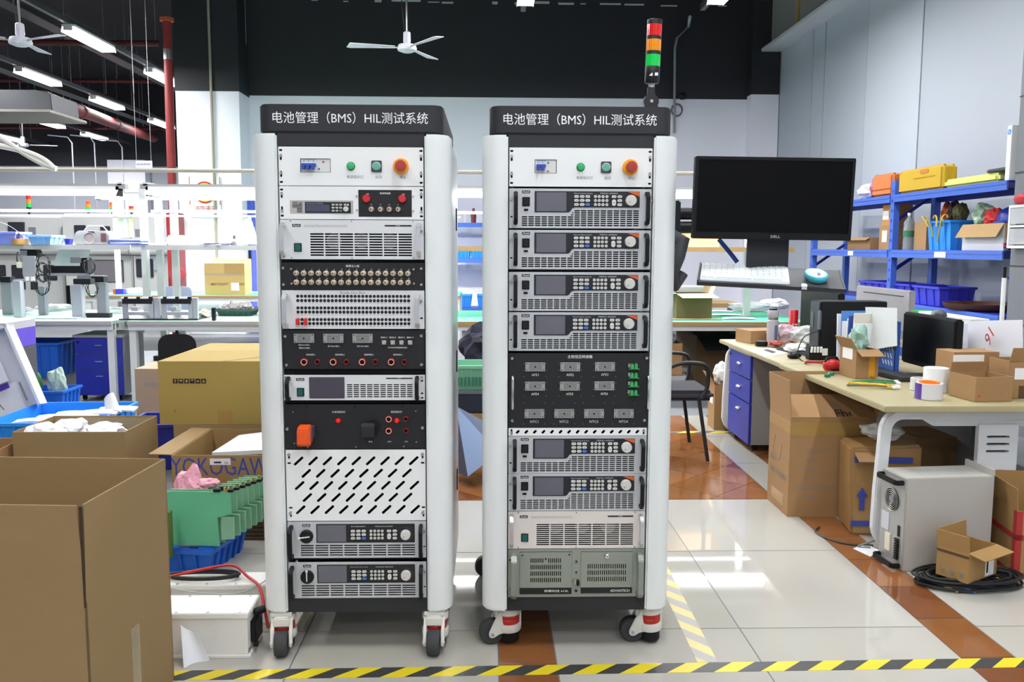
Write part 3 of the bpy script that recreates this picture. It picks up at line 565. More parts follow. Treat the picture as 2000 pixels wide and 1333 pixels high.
# ---- black panels
blk_hdr = K('black_gap_strip','101012',.7)
def gap(cab, z0, z1): B().box(-.24,.24,.02,.1,min(z0,z1),max(z0,z1)).build('blank_filler', blk_hdr, cab)
gap(cabL,1.381,1.391); gap(cabL,1.0155,.997); gap(cabL,.8945,.907); gap(cabL,.333,.345); gap(cabR,1.0725,1.079); gap(cabR,1.3505,1.359)
post_m = K('cream_terminal','cdbda6',.35,.35)
t, H = device('fault_injection_panel', 'black panel with thirty-two numbered brass terminals', LX, 1.2885, 1.3805); s = .4826/281.5; X = lambda a: (a-688.5)*s; Z = lambda b: H-(b-513)*H/53
face(t, H, [], panel_black); body(t, H); txt('故障注入箱', .0085, ink_w, t, (X(688),-.0005,Z(519.6)))
pm = sm = None
for j, y in enumerate((534,551.6)):
    for i in range(16):
        x = X(577+14.68*i)
        if pm is None:
            o = B().lathe([(.0058,.014),(.0072,.012),(.0072,.005),(.0095,.004),(.0098,0)],(0,0,0),16,'Y').build('terminal', post_m, t, smooth=True, loc=(x,0,Z(y))); pm = o.data; sm = B().lathe([(.0024,.0145),(.0024,.013)],(-.001,0,0),8,'Y').build('socket', cavity, o).data
        else: o = link('terminal', pm, t, (x,0,Z(y))); link('socket', sm, o)
        txt(str(1+i+16*j), .0042, ink_w, t, (x+.003,-.0005,Z(y)+.0135))
screws(t, [(X(a),Z(b)) for a, b in ((552,524),(552,556),(823.5,524),(823.5,555.5))]); screws(t, [(X(a),Z(b)) for a, b in ((567.5,525.5),(568,554),(808.5,525.5),(809,553.5))], K('brass','b8b08a',.35,.7), .004)
t, H = device('breakout_box', 'silver break out box with rows of round black sockets', LX, 1.1545, 1.287); s = .4826/281; X = lambda a: (a-689.5)*s; Z = lambda b: H-(b-567)*H/76
ry = (578.9,587.4,601.8,609.8,624.5,632.3); cx = [580.3+7.535*i for i in range(30)]
face(t, H, [circ(X(c),Z(r),.0051,10) for c in cx for r in ry], pale_metal, w=HW); B().box(-.222,.222,.012,.4,.003,H-.003).build('body', K('socket_black','141416',.6), t)
rings = B()
for c in cx:
    for r in ry: rings.lathe([(.0035,-.006),(.005,-.002),(.0052,.0008),(.0057,.0006),(.0057,0)],(X(c),0,Z(r)),8,'Y')
rings.build('socket_ring', K('socket_ring_black','1b1b1d',.5), t, smooth=False)['kind'] = 'stuff'
txt('Break Out Box', .009, ink_g, t, (X(689),-.0005,Z(571.6)), width=.085)
for k, y in enumerate((592.3,615,637.3)):
    nb = bmesh.new()
    for i in range(30):
        me = text_mesh(str(1+i+30*k), ink_g, .0042); M = Matrix.Translation((X(cx[i]),-.0005,Z(y))) @ Matrix.Rotation(PI/2,4,'X'); o0 = len(nb.verts); b2 = bmesh.new(); b2.from_mesh(me); b2.transform(M); tm = bpy.data.meshes.new('x'); b2.to_mesh(tm); b2.free(); nb.from_mesh(tm); bpy.data.meshes.remove(tm)
    me = bpy.data.meshes.new('number_row'); nb.to_mesh(me); nb.free(); me.materials.append(ink_g); link('number_row', me, t)
for i in (0,2): B().box(X(cx[i])-.0048,X(cx[i])+.0048,-.022,.0,Z(634.5),Z(622)).build('red_jumper', K('jumper_red','d8281c',.4), t, bev=.0015)
handle(t, X(557), Z(636), Z(577), alu, .015, .034, .014); handle(t, X(817), Z(636), Z(577), alu, .015, .034, .014); screws(t, ((X(823),Z(588.5)),))
B().prism(rrect(X(824),Z(621.5),.009,.006,.0028),-.0005,0).build('slot_hole', cavity, t)
conn_m = K('connector_grey','a9aaa6',.4,.5); hexd = K('connector_hex_dark','4c4a42',.6)
cm = {}
def connector(t, x, z):
    w, h = .068, .0305
    if not cm:
        hs = []
        for r in range(6):
            for c in range(12):
                px, pz = -.0205+c*.0037+(r % 2)*.00185, -.0112+r*.0045
                if px*px+pz*pz > .0045**2 and abs(px) < .0235: hs.append(circ(px,pz,.00155,6))
        o = B().plate(rrect(0,0,w,h,.001),hs,-.006,0).build('socket_connector', conn_m, t, loc=(x,0,z)); cm['m'] = o.data; cm['b'] = B().box(-.024,.024,-.003,-.0025,-.0135,.0135).build('pin_block', hexd, o).data
        cm['s'] = B().lathe([(.001,.0085),(.003,.008),(.0035,.006)],(0,0,0),12,'Y').build('jack_screw', dark_plastic, o, smooth=True).data; k = B()
        for sx in (-1,1):
            for sz in (-1,1): k.lathe([(.002,.0066),(.002,.006)],(sx*.029,0,sz*.0105),8,'Y')
        cm['c'] = k.build('corner_hole', ink_k, o).data
    else:
        o = link('socket_connector', cm['m'], t, (x,0,z)); link('pin_block', cm['b'], o); link('jack_screw', cm['s'], o); link('corner_hole', cm['c'], o)
def socket(t, x, z, r, ring, inner): 
    k = B().lathe([(r*.55,.001),(r*.62,.008),(r*.8,.0085),(r,.005),(r,0)],(x,0,z),22,'Y',False).build('safety_socket', ring, t, smooth=True); B().lathe([(.0003,.0035),(r*.56,.0033)],(x,0,z),16,'Y').build('socket_core', cavity, k)
    if inner: B().lathe([(r*.6,.0086),(r*.66,.0093),(r*.78,.0093),(r*.82,.0084)],(x,0,z),22,'Y',False).build('pale_ring', K('pale_red_ring','e0a59a',.4), k)
sock_r = K('socket_red','a3201c',.4); sock_d = K('socket_dark_red','7a1c1a',.45)
t, H = device('connector_unit', 'black panel with three grey connectors and four socket pairs', LX, 1.0165, 1.1515); s = .4826/280; X = lambda a: (a-690)*s; Z = lambda b: H-(b-645)*H/77
face(t, H, [], panel_black); body(t, H)
for px, lab in ((592,('模拟32CH输入','模拟4CH输出')),(650,('数字48CH输入',)),(707.5,('数字48CH输出',))):
    connector(t, X(px), Z(661.3))
    for k, l in enumerate(lab): txt(l, .0058, ink_w, t, (X(px),-.0005,Z(674.5+6*k if len(lab) > 1 else 677)))
for i in range(4):
    px = 749.6+17.3*i; g = B().box(X(px)-.0095,X(px)+.0095,-.004,0,Z(675),Z(664)).build('bnc_socket', K('bnc_nickel','c3b9ad',.35,.6), t, bev=.002); B().lathe([(.003,.014),(.0048,.014),(.005,.004)],(X(px),0,Z(669.5)),14,'Y').build('barrel', chrome, g, smooth=True); txt(f'BNC-{i+1}', .0054, ink_w, t, (X(px),-.0005,Z(659.7)))
    px = 591.3+57.4*i; socket(t, X(px), Z(708), .0135, sock_r, True); socket(t, X(px+26), Z(708), .0105, sock_d, False); txt(f'绝缘电阻-{i+1}', .0062, ink_w, t, (X(px+13),-.0005,Z(693.6)))
txt('4CH电流传感器模拟输出', .0056, ink_w, t, (X(776),-.0005,Z(679.6))); screws(t, [(X(a),Z(b)) for a, b in ((555,657.5),(556.5,714),(823.5,656.5),(823.5,713))], None, .0058)
t, H = device('display_unit', 'silver unit with dark touch screen and green power switch', LX, .9075, .9965); s = .4826/277; X = lambda a: (a-692)*s; Z = lambda b: H-(b-732)*H/51
face(t, H, [rrect(X(682+13.15*c),Z(752+3.95*r),10.8*s,2.3*H/51,.0005,1) for c in range(10) for r in range(7)], pale_metal); body(t, H)
logo(t, X(585.5), Z(741.4), .028, .0095); B().prism(rrect(X(637.5),Z(757.7),.121,.074,.003),-.002,0).build('display_bezel', K('bezel_smoke','4b4a4f',.35), t, bev=.0008); B().box(X(604),X(668),-.0027,-.002,Z(776),Z(741.5)).build('screen', K('plum_screen','4a4552',.2,var=.1,coat=.4), t)
B().box(X(754),X(806),-.0006,0,Z(740.3),Z(738)).build('model_bar', ink_k, t); txt('FTM9010', .0024, ink_w, t, (X(780),-.001,Z(739.1)))
sw = B().box(X(578.5),X(593),-.003,0,Z(775),Z(758)).build('power_switch', dark_plastic, t, bev=.001); B().box(X(580.5),X(591),-.0045,-.003,Z(773.5),Z(759.5)).build('green_rocker', K('dark_green_rocker','1f5a52',.3), sw)
handle(t, X(563), Z(780), Z(739), dark_plastic, .015, .03); handle(t, X(815.5), Z(778), Z(738), dark_plastic, .015, .03); screws(t, ((X(557),Z(737)),(X(824.5),Z(736.5))))
for b in (744,769,778): B().prism(rrect(X(824.7),Z(b),.009,.005,.0024),-.0005,0).build('slot_hole', cavity, t)
t, H = device('high_current_panel', 'black panel with orange flap cover and red indicator lamps', LX, .7365, .894); s = .4826/274; X = lambda a: (a-693)*s; Z = lambda b: H-(b-790)*H/88
face(t, H, [], panel_black); body(t, H); txt('大电流指示灯', .0072, ink_w, t, (X(661),-.0005,Z(805))); txt('高压指示灯', .0072, ink_w, t, (X(774),-.0005,Z(805)))
for px, py in ((660,822),(774.5,822)): B().lathe([(.001,.011),(.006,.0095),(.0082,.005),(.0085,0)],(X(px),0,Z(py)),18,'Y').build('red_lamp', K('red_lamp_lens','d81a18',.3,emit=.35), t, smooth=True)
for px, py, big in ((759,819,1),(792,819,0),(758.5,842,1),(792,842,0)): socket(t, X(px), Z(py), .0125 if big else .0105, sock_r if big else sock_d, bool(big))
M = Matrix.Translation((X(598),0,Z(828))); g = B(M).prism([(-.006,.0),(-.034,-.002),(-.05,-.014),(-.054,-.066),(-.046,-.07),(-.004,-.06)],-.024,.022,'X').build('orange_cover', K('orange_cover','e8561a',.35), t, bev=.005, smooth=True)
B(M).box(.022,.028,-.045,0,-.045,-.004).build('hinge_plate', K('violet_grey','5d4a58',.4), g); M = Matrix.Translation((X(720),0,Z(824))); B(M).prism([(0,.0),(-.03,-.002),(-.034,-.008),(-.034,-.05),(0,-.055)],-.023,.023,'X').build('black_cover', K('black_cover','222326',.45), t, bev=.003); B().cyl((X(728),0,Z(834)),(X(728),-.012,Z(834)),.024,n=20).build('cable_gland', dark_plastic, t)
for lab, px in (('BMS',722.5),('HV+',760),('HV-',793)): txt(lab, .005, ink_w, t, (X(px),-.0005,Z(863.5)))
screws(t, [(X(a),Z(b)) for a, b in ((560.5,838),(824.5,836.5))], None, .0065); screws(t, [(X(a),Z(b)) for a, b in ((572.5,805),(812,803.5),(574,866),(812.5,864),(600,874),(694,873.5),(787.5,873))], steel, .0027); screws(t, [(X(a),Z(b)) for a, b in ((598,796),(692,796),(786,795.5))], dark_plastic, .003)
t, H = device('vent_plate', 'white blanking plate with slanted slots in the left cabinet', LX, .4805, .7345); s = .4826/273.5; X = lambda a: (a-694)*s; Z = lambda b: H-(b-879)*H/139
hs = []
for r, (x0, y0, n) in enumerate(((582,901,9),(596.5,925,8),(583,948.7,9),(597.5,972.2,8),(584,996,9))):
    for i in range(n): hs.append(rrect(X(x0+28.2*i),Z(y0),.043,.0092,.0045,4,math.radians(43)))
for a in (563.5,825): hs += [rrect(X(a),Z(891 if 1 else 0),.0065,.021,.003),rrect(X(a),Z(905),.013,.0062,.003),rrect(X(a+1),Z(992),.013,.0062,.003),rrect(X(a+1),Z(1004.5),.0065,.021,.003)]
face(t, H, hs, white); B().box(-.22,.22,.12,.125,.01,H-.01).build('backing', K('vent_dark','161618',.7), t); screws(t, [(X(a),Z(b)) for a in (563.5,825) for b in (888.5,1003)], None, .006)
# ---- right cabinet: socket panel, strip, computer
t, H = device('adapter_panel', 'tall black socket panel with ten grey connectors and green plugs', RX, .8105, 1.072); s = .4826/273.5; X = lambda a: (a-1128)*s; Z = lambda b: H-(b-690)*H/146
face(t, H, [], panel_black); body(t, H); txt('主柜低压转接箱', .0115, ink_w, t, (X(1130.5),-.0005,Z(697)))
for i, (px, py) in enumerate([(1043,716.5),(1111.5,716.5),(1179.5,716),(1043,754),(1111,754),(1179,753.5)]): connector(t, X(px), Z(py)); txt(f'AFE{i+1}', .0085, ink_w, t, (X(px),-.0005,Z(py+15.7)))
for i in range(4): px = 1042+58.7*i; connector(t, X(px), Z(807.8)); txt(f'NTC{i+1}', .0085, ink_w, t, (X(px),-.0005,Z(824)))
dots = []
for px in (1043,1111.5,1179.5):
    for dx in (-22,22): dots += [(px+dx,711),(px+dx,723),(px+dx,736),(px+dx,747.5),(px+dx,760.5),(px+dx,774)]
for i in range(4):
    for dx in (-21,21): dots += [(1042+58.7*i+dx,787.5),(1042+58.7*i+dx,808),(1042+58.7*i+dx,828.5)]
d = B()
for a, b in dots: d.lathe([(.0011,.0008),(.0011,0)],(X(a),0,Z(b)),6,'Y')
d.build('rivet_dot', steel, t)['kind'] = 'stuff'
gp_m = K('green_plug','3fa35c',.4)
for i, py in enumerate((715.5,733.2,750,766.5)):
    g = B().box(X(1226),X(1247),-.012,0,Z(py+5.8),Z(py+4.4)).build('green_plug', gp_m, t)
    for k in (0,1): B().prism([(X(1232+7.5*k)-.006,Z(py+4.4)),(X(1232+7.5*k)+.006,Z(py+4.4)),(X(1232+7.5*k)+.005,Z(py-5.5)),(X(1232+7.5*k)-.003,Z(py-5.5))],-.02,0).build('plug_body', gp_m, g, bev=.001)
    B().box(X(1225),X(1230),-.008,0,Z(py+2),Z(py-5)).build('screw_terminal', steel, g)
for px, a, b in ((999,734,796),(1263,733,795)): B().tube([(X(px),0,Z(b)),(X(px),-.03,Z(b)+.001),(X(px),-.034,Z(b)+.008),(X(px),-.034,Z(a)-.008),(X(px),-.03,Z(a)-.001),(X(px),0,Z(a))],.0042,10).build('handle', chrome, t, smooth=True)
screws(t, [(X(a),Z(b)) for a, b in ((998,700),(1261.5,699.5),(998.5,822),(1259.5,821.5))], None, .006)
t, H = device('slotted_strip', 'narrow white strip with a row of slanted slots', RX, .7815, .81); s = .4826/271; X = lambda a: (a-1127.5)*s; Z = lambda b: H-(b-836)*H/16
face(t, H, [rrect(X(1010+16.75*i),Z(844),.0155,.0085,.004,3,math.radians(45)) for i in range(15)]+[rrect(X(a),Z(844),.0065,.02,.003) for a in (998,1257)], white); B().box(-.22,.22,.05,.055,.002,H-.002).build('backing', cavity, t); screws(t, ((X(998),Z(845)),(X(1257),Z(842))), None, .005)
t, H = device('industrial_computer', 'grey-green rack computer at the bottom of the right cabinet', RX, .1985, .3745); s = .4826/266; X = lambda a: (a-1125)*s; Z = lambda b: H-(b-1073)*H/94
ipc = K('grey_green_paint','8f958a',.45,.1,var=.03); hs = []
Zz = lambda b: Z(920+b/3.702); Xz = lambda a: X(920+a/3.702)
face(t, H, [rrect((Xz(350)+Xz(728))/2,(Zz(585)+Zz(893))/2,Xz(728)-Xz(350),Zz(585)-Zz(893)),rrect((Xz(792)+Xz(1168))/2,(Zz(585)+Zz(889))/2,Xz(1168)-Xz(792),Zz(585)-Zz(889))], ipc); B().box(-.222,.222,.03,.42,.002,H-.002).build('body', cavity, t)
for a, b, c, d, cols, rows, name in ((350,728,588,893,(432,645,16),(649,696,743,790),'fan_door'),(792,1168,588,889,(845,1117,19),(692,738,785),'drive_door')):
    hh = [rrect(Xz(cols[0]+(cols[1]-cols[0])*i/(cols[2]-1)),Zz(r),7*.00049,36*.0005,.001,1) for i in range(cols[2]) for r in rows if not (name == 'fan_door' and r == 649 and 6 < i < 9)]
    g = B().plate(rrect((Xz(a)+Xz(b))/2,(Zz(c)+Zz(d))/2,Xz(b)-Xz(a)-.0012,Zz(c)-Zz(d)-.0012,.001),hh,-.002,.003).build(name, ipc, t); B().box(Xz(a)+.001,Xz(b)-.001,-.0026,-.002,Zz(d)+.001,Zz(845)).build('brand_strip', ink_k, g)
    txt('研華科技 610L' if name == 'fan_door' else 'ADVANTECH', .0095, ink_w, g, (Xz(617) if name == 'fan_door' else Xz(1078),-.0032,Zz(868)), width=.086 if name == 'fan_door' else .068)
    if name == 'drive_door': k = B().lathe([(.001,.006),(.007,.006),(.009,.004),(.009,.002)],(Xz(982),0,Zz(620)),20,'Y').build('lock', chrome, g, smooth=True); B().box(Xz(982)-.0012,Xz(982)+.0012,-.0066,-.006,Zz(624),Zz(615)).build('keyhole', ink_k, k)
    else: screws(g, ((Xz(369),Zz(609)),(Xz(708),Zz(606))), dark_plastic, .003); B().lathe([(.0035,.003),(.0035,.002)],(Xz(538),0,Zz(636)),12,'Y').build('keyhole', ink_k, g)
for b, r, m in ((656,.0035,ink_k),(735,.0035,ink_k),(869,.005,ink_k)): B().lathe([(r*.7,.003),(r,.002),(r,0)],(Xz(760),0,Zz(b)),14,'Y').build('indicator_led', m, t)
for b, l in ((672,'POWER'),(751,'HDD'),(895,'KB')): txt(l, .0035, ink_g, t, (Xz(762),-.0005,Zz(b)))
B().box(Xz(743),Xz(776),-.012,0,Zz(815),Zz(780)).build('usb_dongle', steel, t, bev=.001); B().blob((Xz(770),-.016,Zz(800)),(.006,.008,.013),2,.1,2).build('usb_cap', dark_plastic, t, smooth=True)
hm = K('grey_green_handle','8d938a',.35,.3); handle(t, Xz(306), Zz(893), Zz(605), hm, .016, .04, .02); handle(t, Xz(1214), Zz(889), Zz(600), hm, .016, .04, .02)
for a, b in ((283,644),(1240,635)): B().prism(rrect(Xz(a),Zz(b),.008,.006,.0028),-.0005,0).build('slot_hole', cavity, t)
screws(t, ((Xz(285),Zz(853)),(Xz(1238),Zz(845))))
# ---- tower light on the right cabinet roof
p = PY(1271,204,RY+.1); t = thing('signal_tower_light', 'red amber green tower light standing on the right cabinet', 'signal light', (p.x,RY+.1,1.905)); t.scale = (.72,.72,.72); tk = K('tower_black','1d1e21',.35,var=.05)
B().prism([(-.052,0),(.052,0),(.052,.006),(.03,.012),(-.03,.012),(-.052,.006)],-.035,.035).build('foot', tk, t, bev=.002); B().cyl((0,-.02,.045),(0,.02,.045),.036,n=24).build('hinge', tk, t, bev=.003); B().prism([(-.036,.012),(.036,.012),(.02,.045),(-.02,.045)],-.018,.018).build('bracket', tk, t)
B().cyl((0,-.024,.045),(0,-.02,.045),.008,n=12).build('hinge_screw', steel, t); B().box(-.017,.017,-.015,.015,.05,.115).build('arm', tk, t, bev=.004); M = Matrix.Translation((.002,0,.108)) @ Matrix.Rotation(.03,4,'Y')
B(M).cyl((0,0,0),(0,0,.035),.0145,n=18).build('pole', K('pole_pale','c9ccce',.35,.4), t, smooth=True)
B(M).lathe([(.03,.022),(.035,.028),(.0355,.095),(.034,.1)],n=28).build('base_cup', tk, t, smooth=True)
def seg(z0, z1, m): 
    prof = [(.0345,z0),(.0345,z1)]; b = B(M); n = 24; vs = [((.0345+.0009*(i % 2))*math.cos(2*PI*i/48),(.0345+.0009*(i % 2))*math.sin(2*PI*i/48),z) for z in (z0,z1) for i in range(48)]
    b.add(vs,[(i,(i+1)%48,48+(i+1)%48,48+i) for i in range(48)]+[tuple(range(47,-1,-1)),tuple(range(48,96))]); b.build('lens', m, t)
seg(.1,.155,K('lens_green','16c24e',.15,coat=.5,emit=.12)); seg(.172,.225,K('lens_amber','e08a12',.15,coat=.5,emit=.1)); seg(.242,.295,K('lens_red','cf1d1d',.15,coat=.5,emit=.12))
for a, b in ((.155,.172),(.225,.242),(.295,.318)): B(M).lathe([(.035,a),(.036,a+.001),(.036,b-.002),(.034,b)],n=28).build('collar', tk, t, smooth=True)
B(M).prism([(-.021,.052),(-.004,.052),(-.006,.068)],-.0365,-.0355).build('warning_mark', ink_w, t); B(M).box(.0,.022,-.0345,-.0338+.0,.054,.068).build('warning_label', ink_w, t)
# ---- monitor on its arm, keyboard tray
arm_k = K('arm_black','222327',.45); t = thing('monitor_stand', 'black monitor stand bolted to the right cabinet side, with keyboard tray', 'monitor stand', (RX+.334,RY+.25,0))
B().box(-.005,.03,-.05,.05,.98,1.70).build('wall_bracket', arm_k, t, bev=.003)
p = PY(1362,425,RY+.2); zc = p.z; B().cyl((.02,.0,zc+.015),(.27,-.03,zc+.015),.022,n=16).build('arm_link', arm_k, t, smooth=True); B().cyl((.02,.0,zc-.035),(.27,-.03,zc-.035),.022,n=16).build('arm_link', arm_k, t, smooth=True); B().box(.0,.05,-.06,.03,zc-.08,zc+.06).build('arm_joint', arm_k, t, bev=.005)
zt = PY(1440,545,RY-.1).z
a = PY(1495,500,RY+.04); bx = a.x-(RX+.334); B().box(bx-.072,bx+.072,-.235,-.225,zt-.02,zc+.02).build('back_plate', K('plate_black','2d2e34',.5), t); B().box(bx-.09,bx+.09,-.225,-.1,zc-.06,zc+.04).build('head', arm_k, t, bev=.004); B().cyl((.25,-.03,zc-.01),(bx,-.15,zc-.01),.03,n=14).build('arm_link', arm_k, t)
# tray, slightly tilted and yawed
T0, T1, T2 = PY(1361,553,RY-.07), PY(1652,568,RY-.2), PY(1634,538,RY+.02)
tm = Matrix.Translation((0,0,0)); pA, pB, pC = T0, T1, T2; ex = (pB-pA).normalized(); tw = (pB-pA).length; ey = Vector((-ex.y,ex.x,0)).normalized()*.185+Vector((0,0,.056))
o = Vector((RX+.334,RY+.25,0))
def TR(u, v, h=0): return pA + ex*(u*tw) + ey*v + Vector((0,0,h)) - o
def slab(name, m, u0, u1, v0, v1, h0, h1, par, bev=0):
    b = B(); vs = [TR(u,v,h) for h in (h0,h1) for u, v in ((u0,v0),(u1,v0),(u1,v1),(u0,v1))]; b.add(vs,[(0,3,2,1),(4,5,6,7),(0,1,5,4),(1,2,6,5),(2,3,7,6),(3,0,4,7)]); return b.build(name, m, par, bev=bev)
tr = slab('keyboard_tray', K('tray_dark','4a4c50',.5,spec=.25), 0,1,0,1,-.004,.004, t)
for u0, u1, v0, v1 in ((0,1,-.03,.0),(0,.012,0,1),(.988,1,0,1)): slab('tray_lip', arm_k, u0,u1,v0,v1,-.006,.010 if v0 == 0 and u1 != 1 else .006, tr)
slab('cable_clip', chrome, .71,.745,-.06,.05,.0,.012, tr)
B().tube([(.0,-.06,zc-.06),(.05,-.1,zc-.09),(.03,-.11,zc-.14),(.01,-.1,zc-.2),(.03,-.09,zc-.24),(.05,-.08,zc-.2)],.028,10).build('cable_sleeve', K('grey_fabric_sleeve','4b4d50',.8,bump=.5,bscale=40), t, smooth=True); B().tube([(.17,-.14,zc-.08),(.2,-.16,zc-.12),(.23,-.17,zc-.16)],.008,8).build('video_cable', K('blue_cable','2d4a8c',.4), t)
# keyboard and mouse lie on the tray
o = pA.copy()
kb = thing('keyboard', 'slim white keyboard on the cantilevered tray', 'keyboard', pA+Vector((0,0,.0045))); o = kb.location.copy()
wk = K('keyboard_white','e4eaec',.5); slab('base', wk, .02,.635,.1,.96,.0,.012, kb, .003); km = None
for r in range(5):
    n = 14; u0 = .028
    for i in range(n if r else 4):
        w = .042 if r else (.04,.045,.25,.2)[i]; s_ = slab('key', wk, u0,u0+w-.003,.14+r*.155,.14+r*.155+.135,.012,.016, kb, .0012); u0 += w if r else w+.008
        if r: slab('key_legend', ink_g, u0-w+.008,u0-w+.014,.2+r*.155,.235+r*.155,.0161,.0164, s_)
c = TR(.815,.42,0)+o; t = thing('mouse', 'white and turquoise mouse beside the white keyboard', 'mouse', Vector((c.x,c.y,c.z+.005)), rot=(.29,0,-.12))
B().blob((0,0,.014),(.036,.054,.0165),5,.02,4).build('shell', K('mouse_white','e8eef0',.35), t, smooth=True); B().lathe([(.0356,.006),(.0372,.011),(.0376,.016),(.036,.021),(.0345,.023)],n=30).build('side_band', K('mouse_turquoise','3fb3c6',.35), t, smooth=True).scale = (1,1.47,1); B().lathe([(.03,.0),(.033,.003),(.03,.006)],n=26).build('base', K('mouse_base','cfd6d8',.4), t, smooth=True).scale = (1,1.45,1); B().cyl((-.004,-.03,.028),(.004,-.03,.028),.006,n=12).build('wheel', K('mouse_grey','9aa6aa',.4), t)
# monitor
m0, m1, m2, m3 = PY(1362,468,RY-.02), PY(1645,478,RY-.06), PY(1663,311,RY-.06), PY(1369,308,RY-.02)
w = (m1-m0).length; hgt = (m3-m0).length; c = (m0+m1+m2+m3)/4; yaw = math.atan2(m1.y-m0.y, m1.x-m0.x); t = thing('monitor', 'black flat monitor on the arm beside the right cabinet, switched off', 'monitor', Vector((c.x,c.y,m0.z)), rot=(.03,.012,yaw+.05)); mw = .266; mh = hgt
mk = K('monitor_black','0f0f11',.45,spec=.3); B().prism(rrect(0,mh/2,mw*2,mh,.004),.0,.03).build('housing', mk, t, bev=.002); B().plate(rrect(0,mh/2,mw*2,mh,.004),[rrect(0,mh/2+.006,mw*2-.02,mh-.034)],-.004,0).build('bezel', mk, t); B().box(-mw+.01,mw-.01,-.0005,.0,.023,mh-.011).build('screen', screen_black, t); txt('DELL', .0085, K('dell_silver','cfd2d6',.4), t, (.012,-.0046,.0105), width=.032); B().box(-.1,.1,.03,.06,mh*.2,mh*.75).build('back_bulge', mk, t, bev=.008)
# ================================================================ cartons, crates and loose helpers
def flap_part(t, name, hinge, out, along, w, L, ang, m, th=.004, taper=0):
    out, along = Vector(out), Vector(along); d = out*math.sin(ang)+Vector((0,0,1))*math.cos(ang); n = along.cross(d).normalized()*th; h = Vector(hinge)
    a, b = h-along*w/2, h+along*w/2; c, e = b+d*L-along*taper, a+d*L+along*taper
    return B().add([a,b,c,e,a+n,b+n,c+n,e+n],[(0,3,2,1),(4,5,6,7),(0,1,5,4),(1,2,6,5),(2,3,7,6),(3,0,4,7)]).build(name, m, t)
def carton(label, c, size, rz=0, m=None, flaps=None, closed=False, z0=0, fl=None, inner=None, name='carton', th=.005, slit=False, cat='carton'):
    m = m or card; w, d, h = size; t = thing(name, label, cat, (c[0],c[1],z0), rz); x, y = w/2, d/2
    if slit:
        B().prism([(-x,0),(x,0),(x,h-.26),(x-.014,h),(-x,h)],-y,-y+th).build('front_panel', m, t); B().prism([(-y+.0,0),(y,0),(y,h),(-y+.012,h),(-y,h-.26)],x-th,x,'X').build('side_panel', m, t)
    else: B().box(-x,x,-y,-y+th,0,h).build('front_panel', m, t); B().box(x-th,x,-y+th,y-th,0,h).build('side_panel', m, t)
    B().box(-x,x,y-th,y,0,h).build('back_panel', m, t); B().box(-x,-x+th,-y+th,y-th,0,h).build('side_panel', m, t); B().box(-x+th,x-th,-y+th,y-th,0,th).build('bottom', m, t)
    if closed:
        B().box(-x,x,-y,-.0015,h,h+.004).build('top_flap', m, t); B().box(-x,x,.0015,y,h,h+.004).build('top_flap', m, t)
    for k, a in (flaps or {}).items():
        L = fl or .5*min(w,d); a = math.radians(a)
        hg, ou, al, ww = {'f': ((0,-y,h),(0,-1,0),(1,0,0),w), 'b': ((0,y,h),(0,1,0),(1,0,0),w), 'l': ((-x,0,h),(-1,0,0),(0,1,0),d), 'r': ((x,0,h),(1,0,0),(0,1,0),d)}[k]
        flap_part(t, 'flap', hg, ou, al, ww*.995, L, a, inner or m)
    return t
def tote(label, c, size, rz=0, m=None, z0=0, ribs=4, name='plastic_crate', taper=.02):
    m = m or blue_bin; w, d, h = size; t = thing(name, label, 'crate', (c[0],c[1],z0), rz); x, y = w/2, d/2; k = taper; th = .004
    def wall(p0, p1, q0, q1):
        P = [Vector(p0),Vector(p1),Vector(q1),Vector(q0)]; n = (P[1]-P[0]).cross(P[3]-P[0]).normalized()*-th; B().add(P+[p+n for p in P],[(0,1,2,3),(7,6,5,4),(0,4,5,1),(1,5,6,2),(2,6,7,3),(3,7,4,0)]).build('wall', m, t)
    bx, by = x-k, y-k
    wall((-bx,-by,0),(bx,-by,0),(-x,-y,h),(x,-y,h)); wall((bx,by,0),(-bx,by,0),(x,y,h),(-x,y,h)); wall((bx,-by,0),(bx,by,0),(x,-y,h),(x,y,h)); wall((-bx,by,0),(-bx,-by,0),(-x,y,h),(-x,-y,h))
    B().box(-bx,bx,-by,by,0,th).build('bottom', m, t)
    for a in (B().box(-x-.012,x+.012,-y-.012,-y,h-.022,h), B().box(-x-.012,x+.012,y,y+.012,h-.022,h), B().box(-x-.012,-x,-y,y,h-.022,h), B().box(x,x+.012,-y,y,h-.022,h)): a.build('rim', m, t, bev=.002)
    for i in range(ribs):
        u = (i+.5)/ribs*2-1
        for s in (-1,1):
            xx = u*bx*.92; B().add([(xx-.004,s*by,0),(xx+.004,s*by,0),(xx+.004,s*y,h-.022),(xx-.004,s*y,h-.022),(xx-.004,s*(by+.009),0),(xx+.004,s*(by+.009),0),(xx+.004,s*(y+.011),h-.022),(xx-.004,s*(y+.011),h-.022)],[(0,1,2,3),(7,6,5,4),(0,4,5,1),(1,5,6,2),(2,6,7,3),(3,7,4,0)]).build('rib', m, t)
            yy = u*by*.92; B().add([(s*bx,yy-.004,0),(s*bx,yy+.004,0),(s*x,yy+.004,h-.022),(s*x,yy-.004,h-.022),(s*(bx+.009),yy-.004,0),(s*(bx+.009),yy+.004,0),(s*(x+.011),yy+.004,h-.022),(s*(x+.011),yy-.004,h-.022)],[(0,1,2,3),(7,6,5,4),(0,4,5,1),(1,5,6,2),(2,6,7,3),(3,7,4,0)]).build('rib', m, t)
    return t
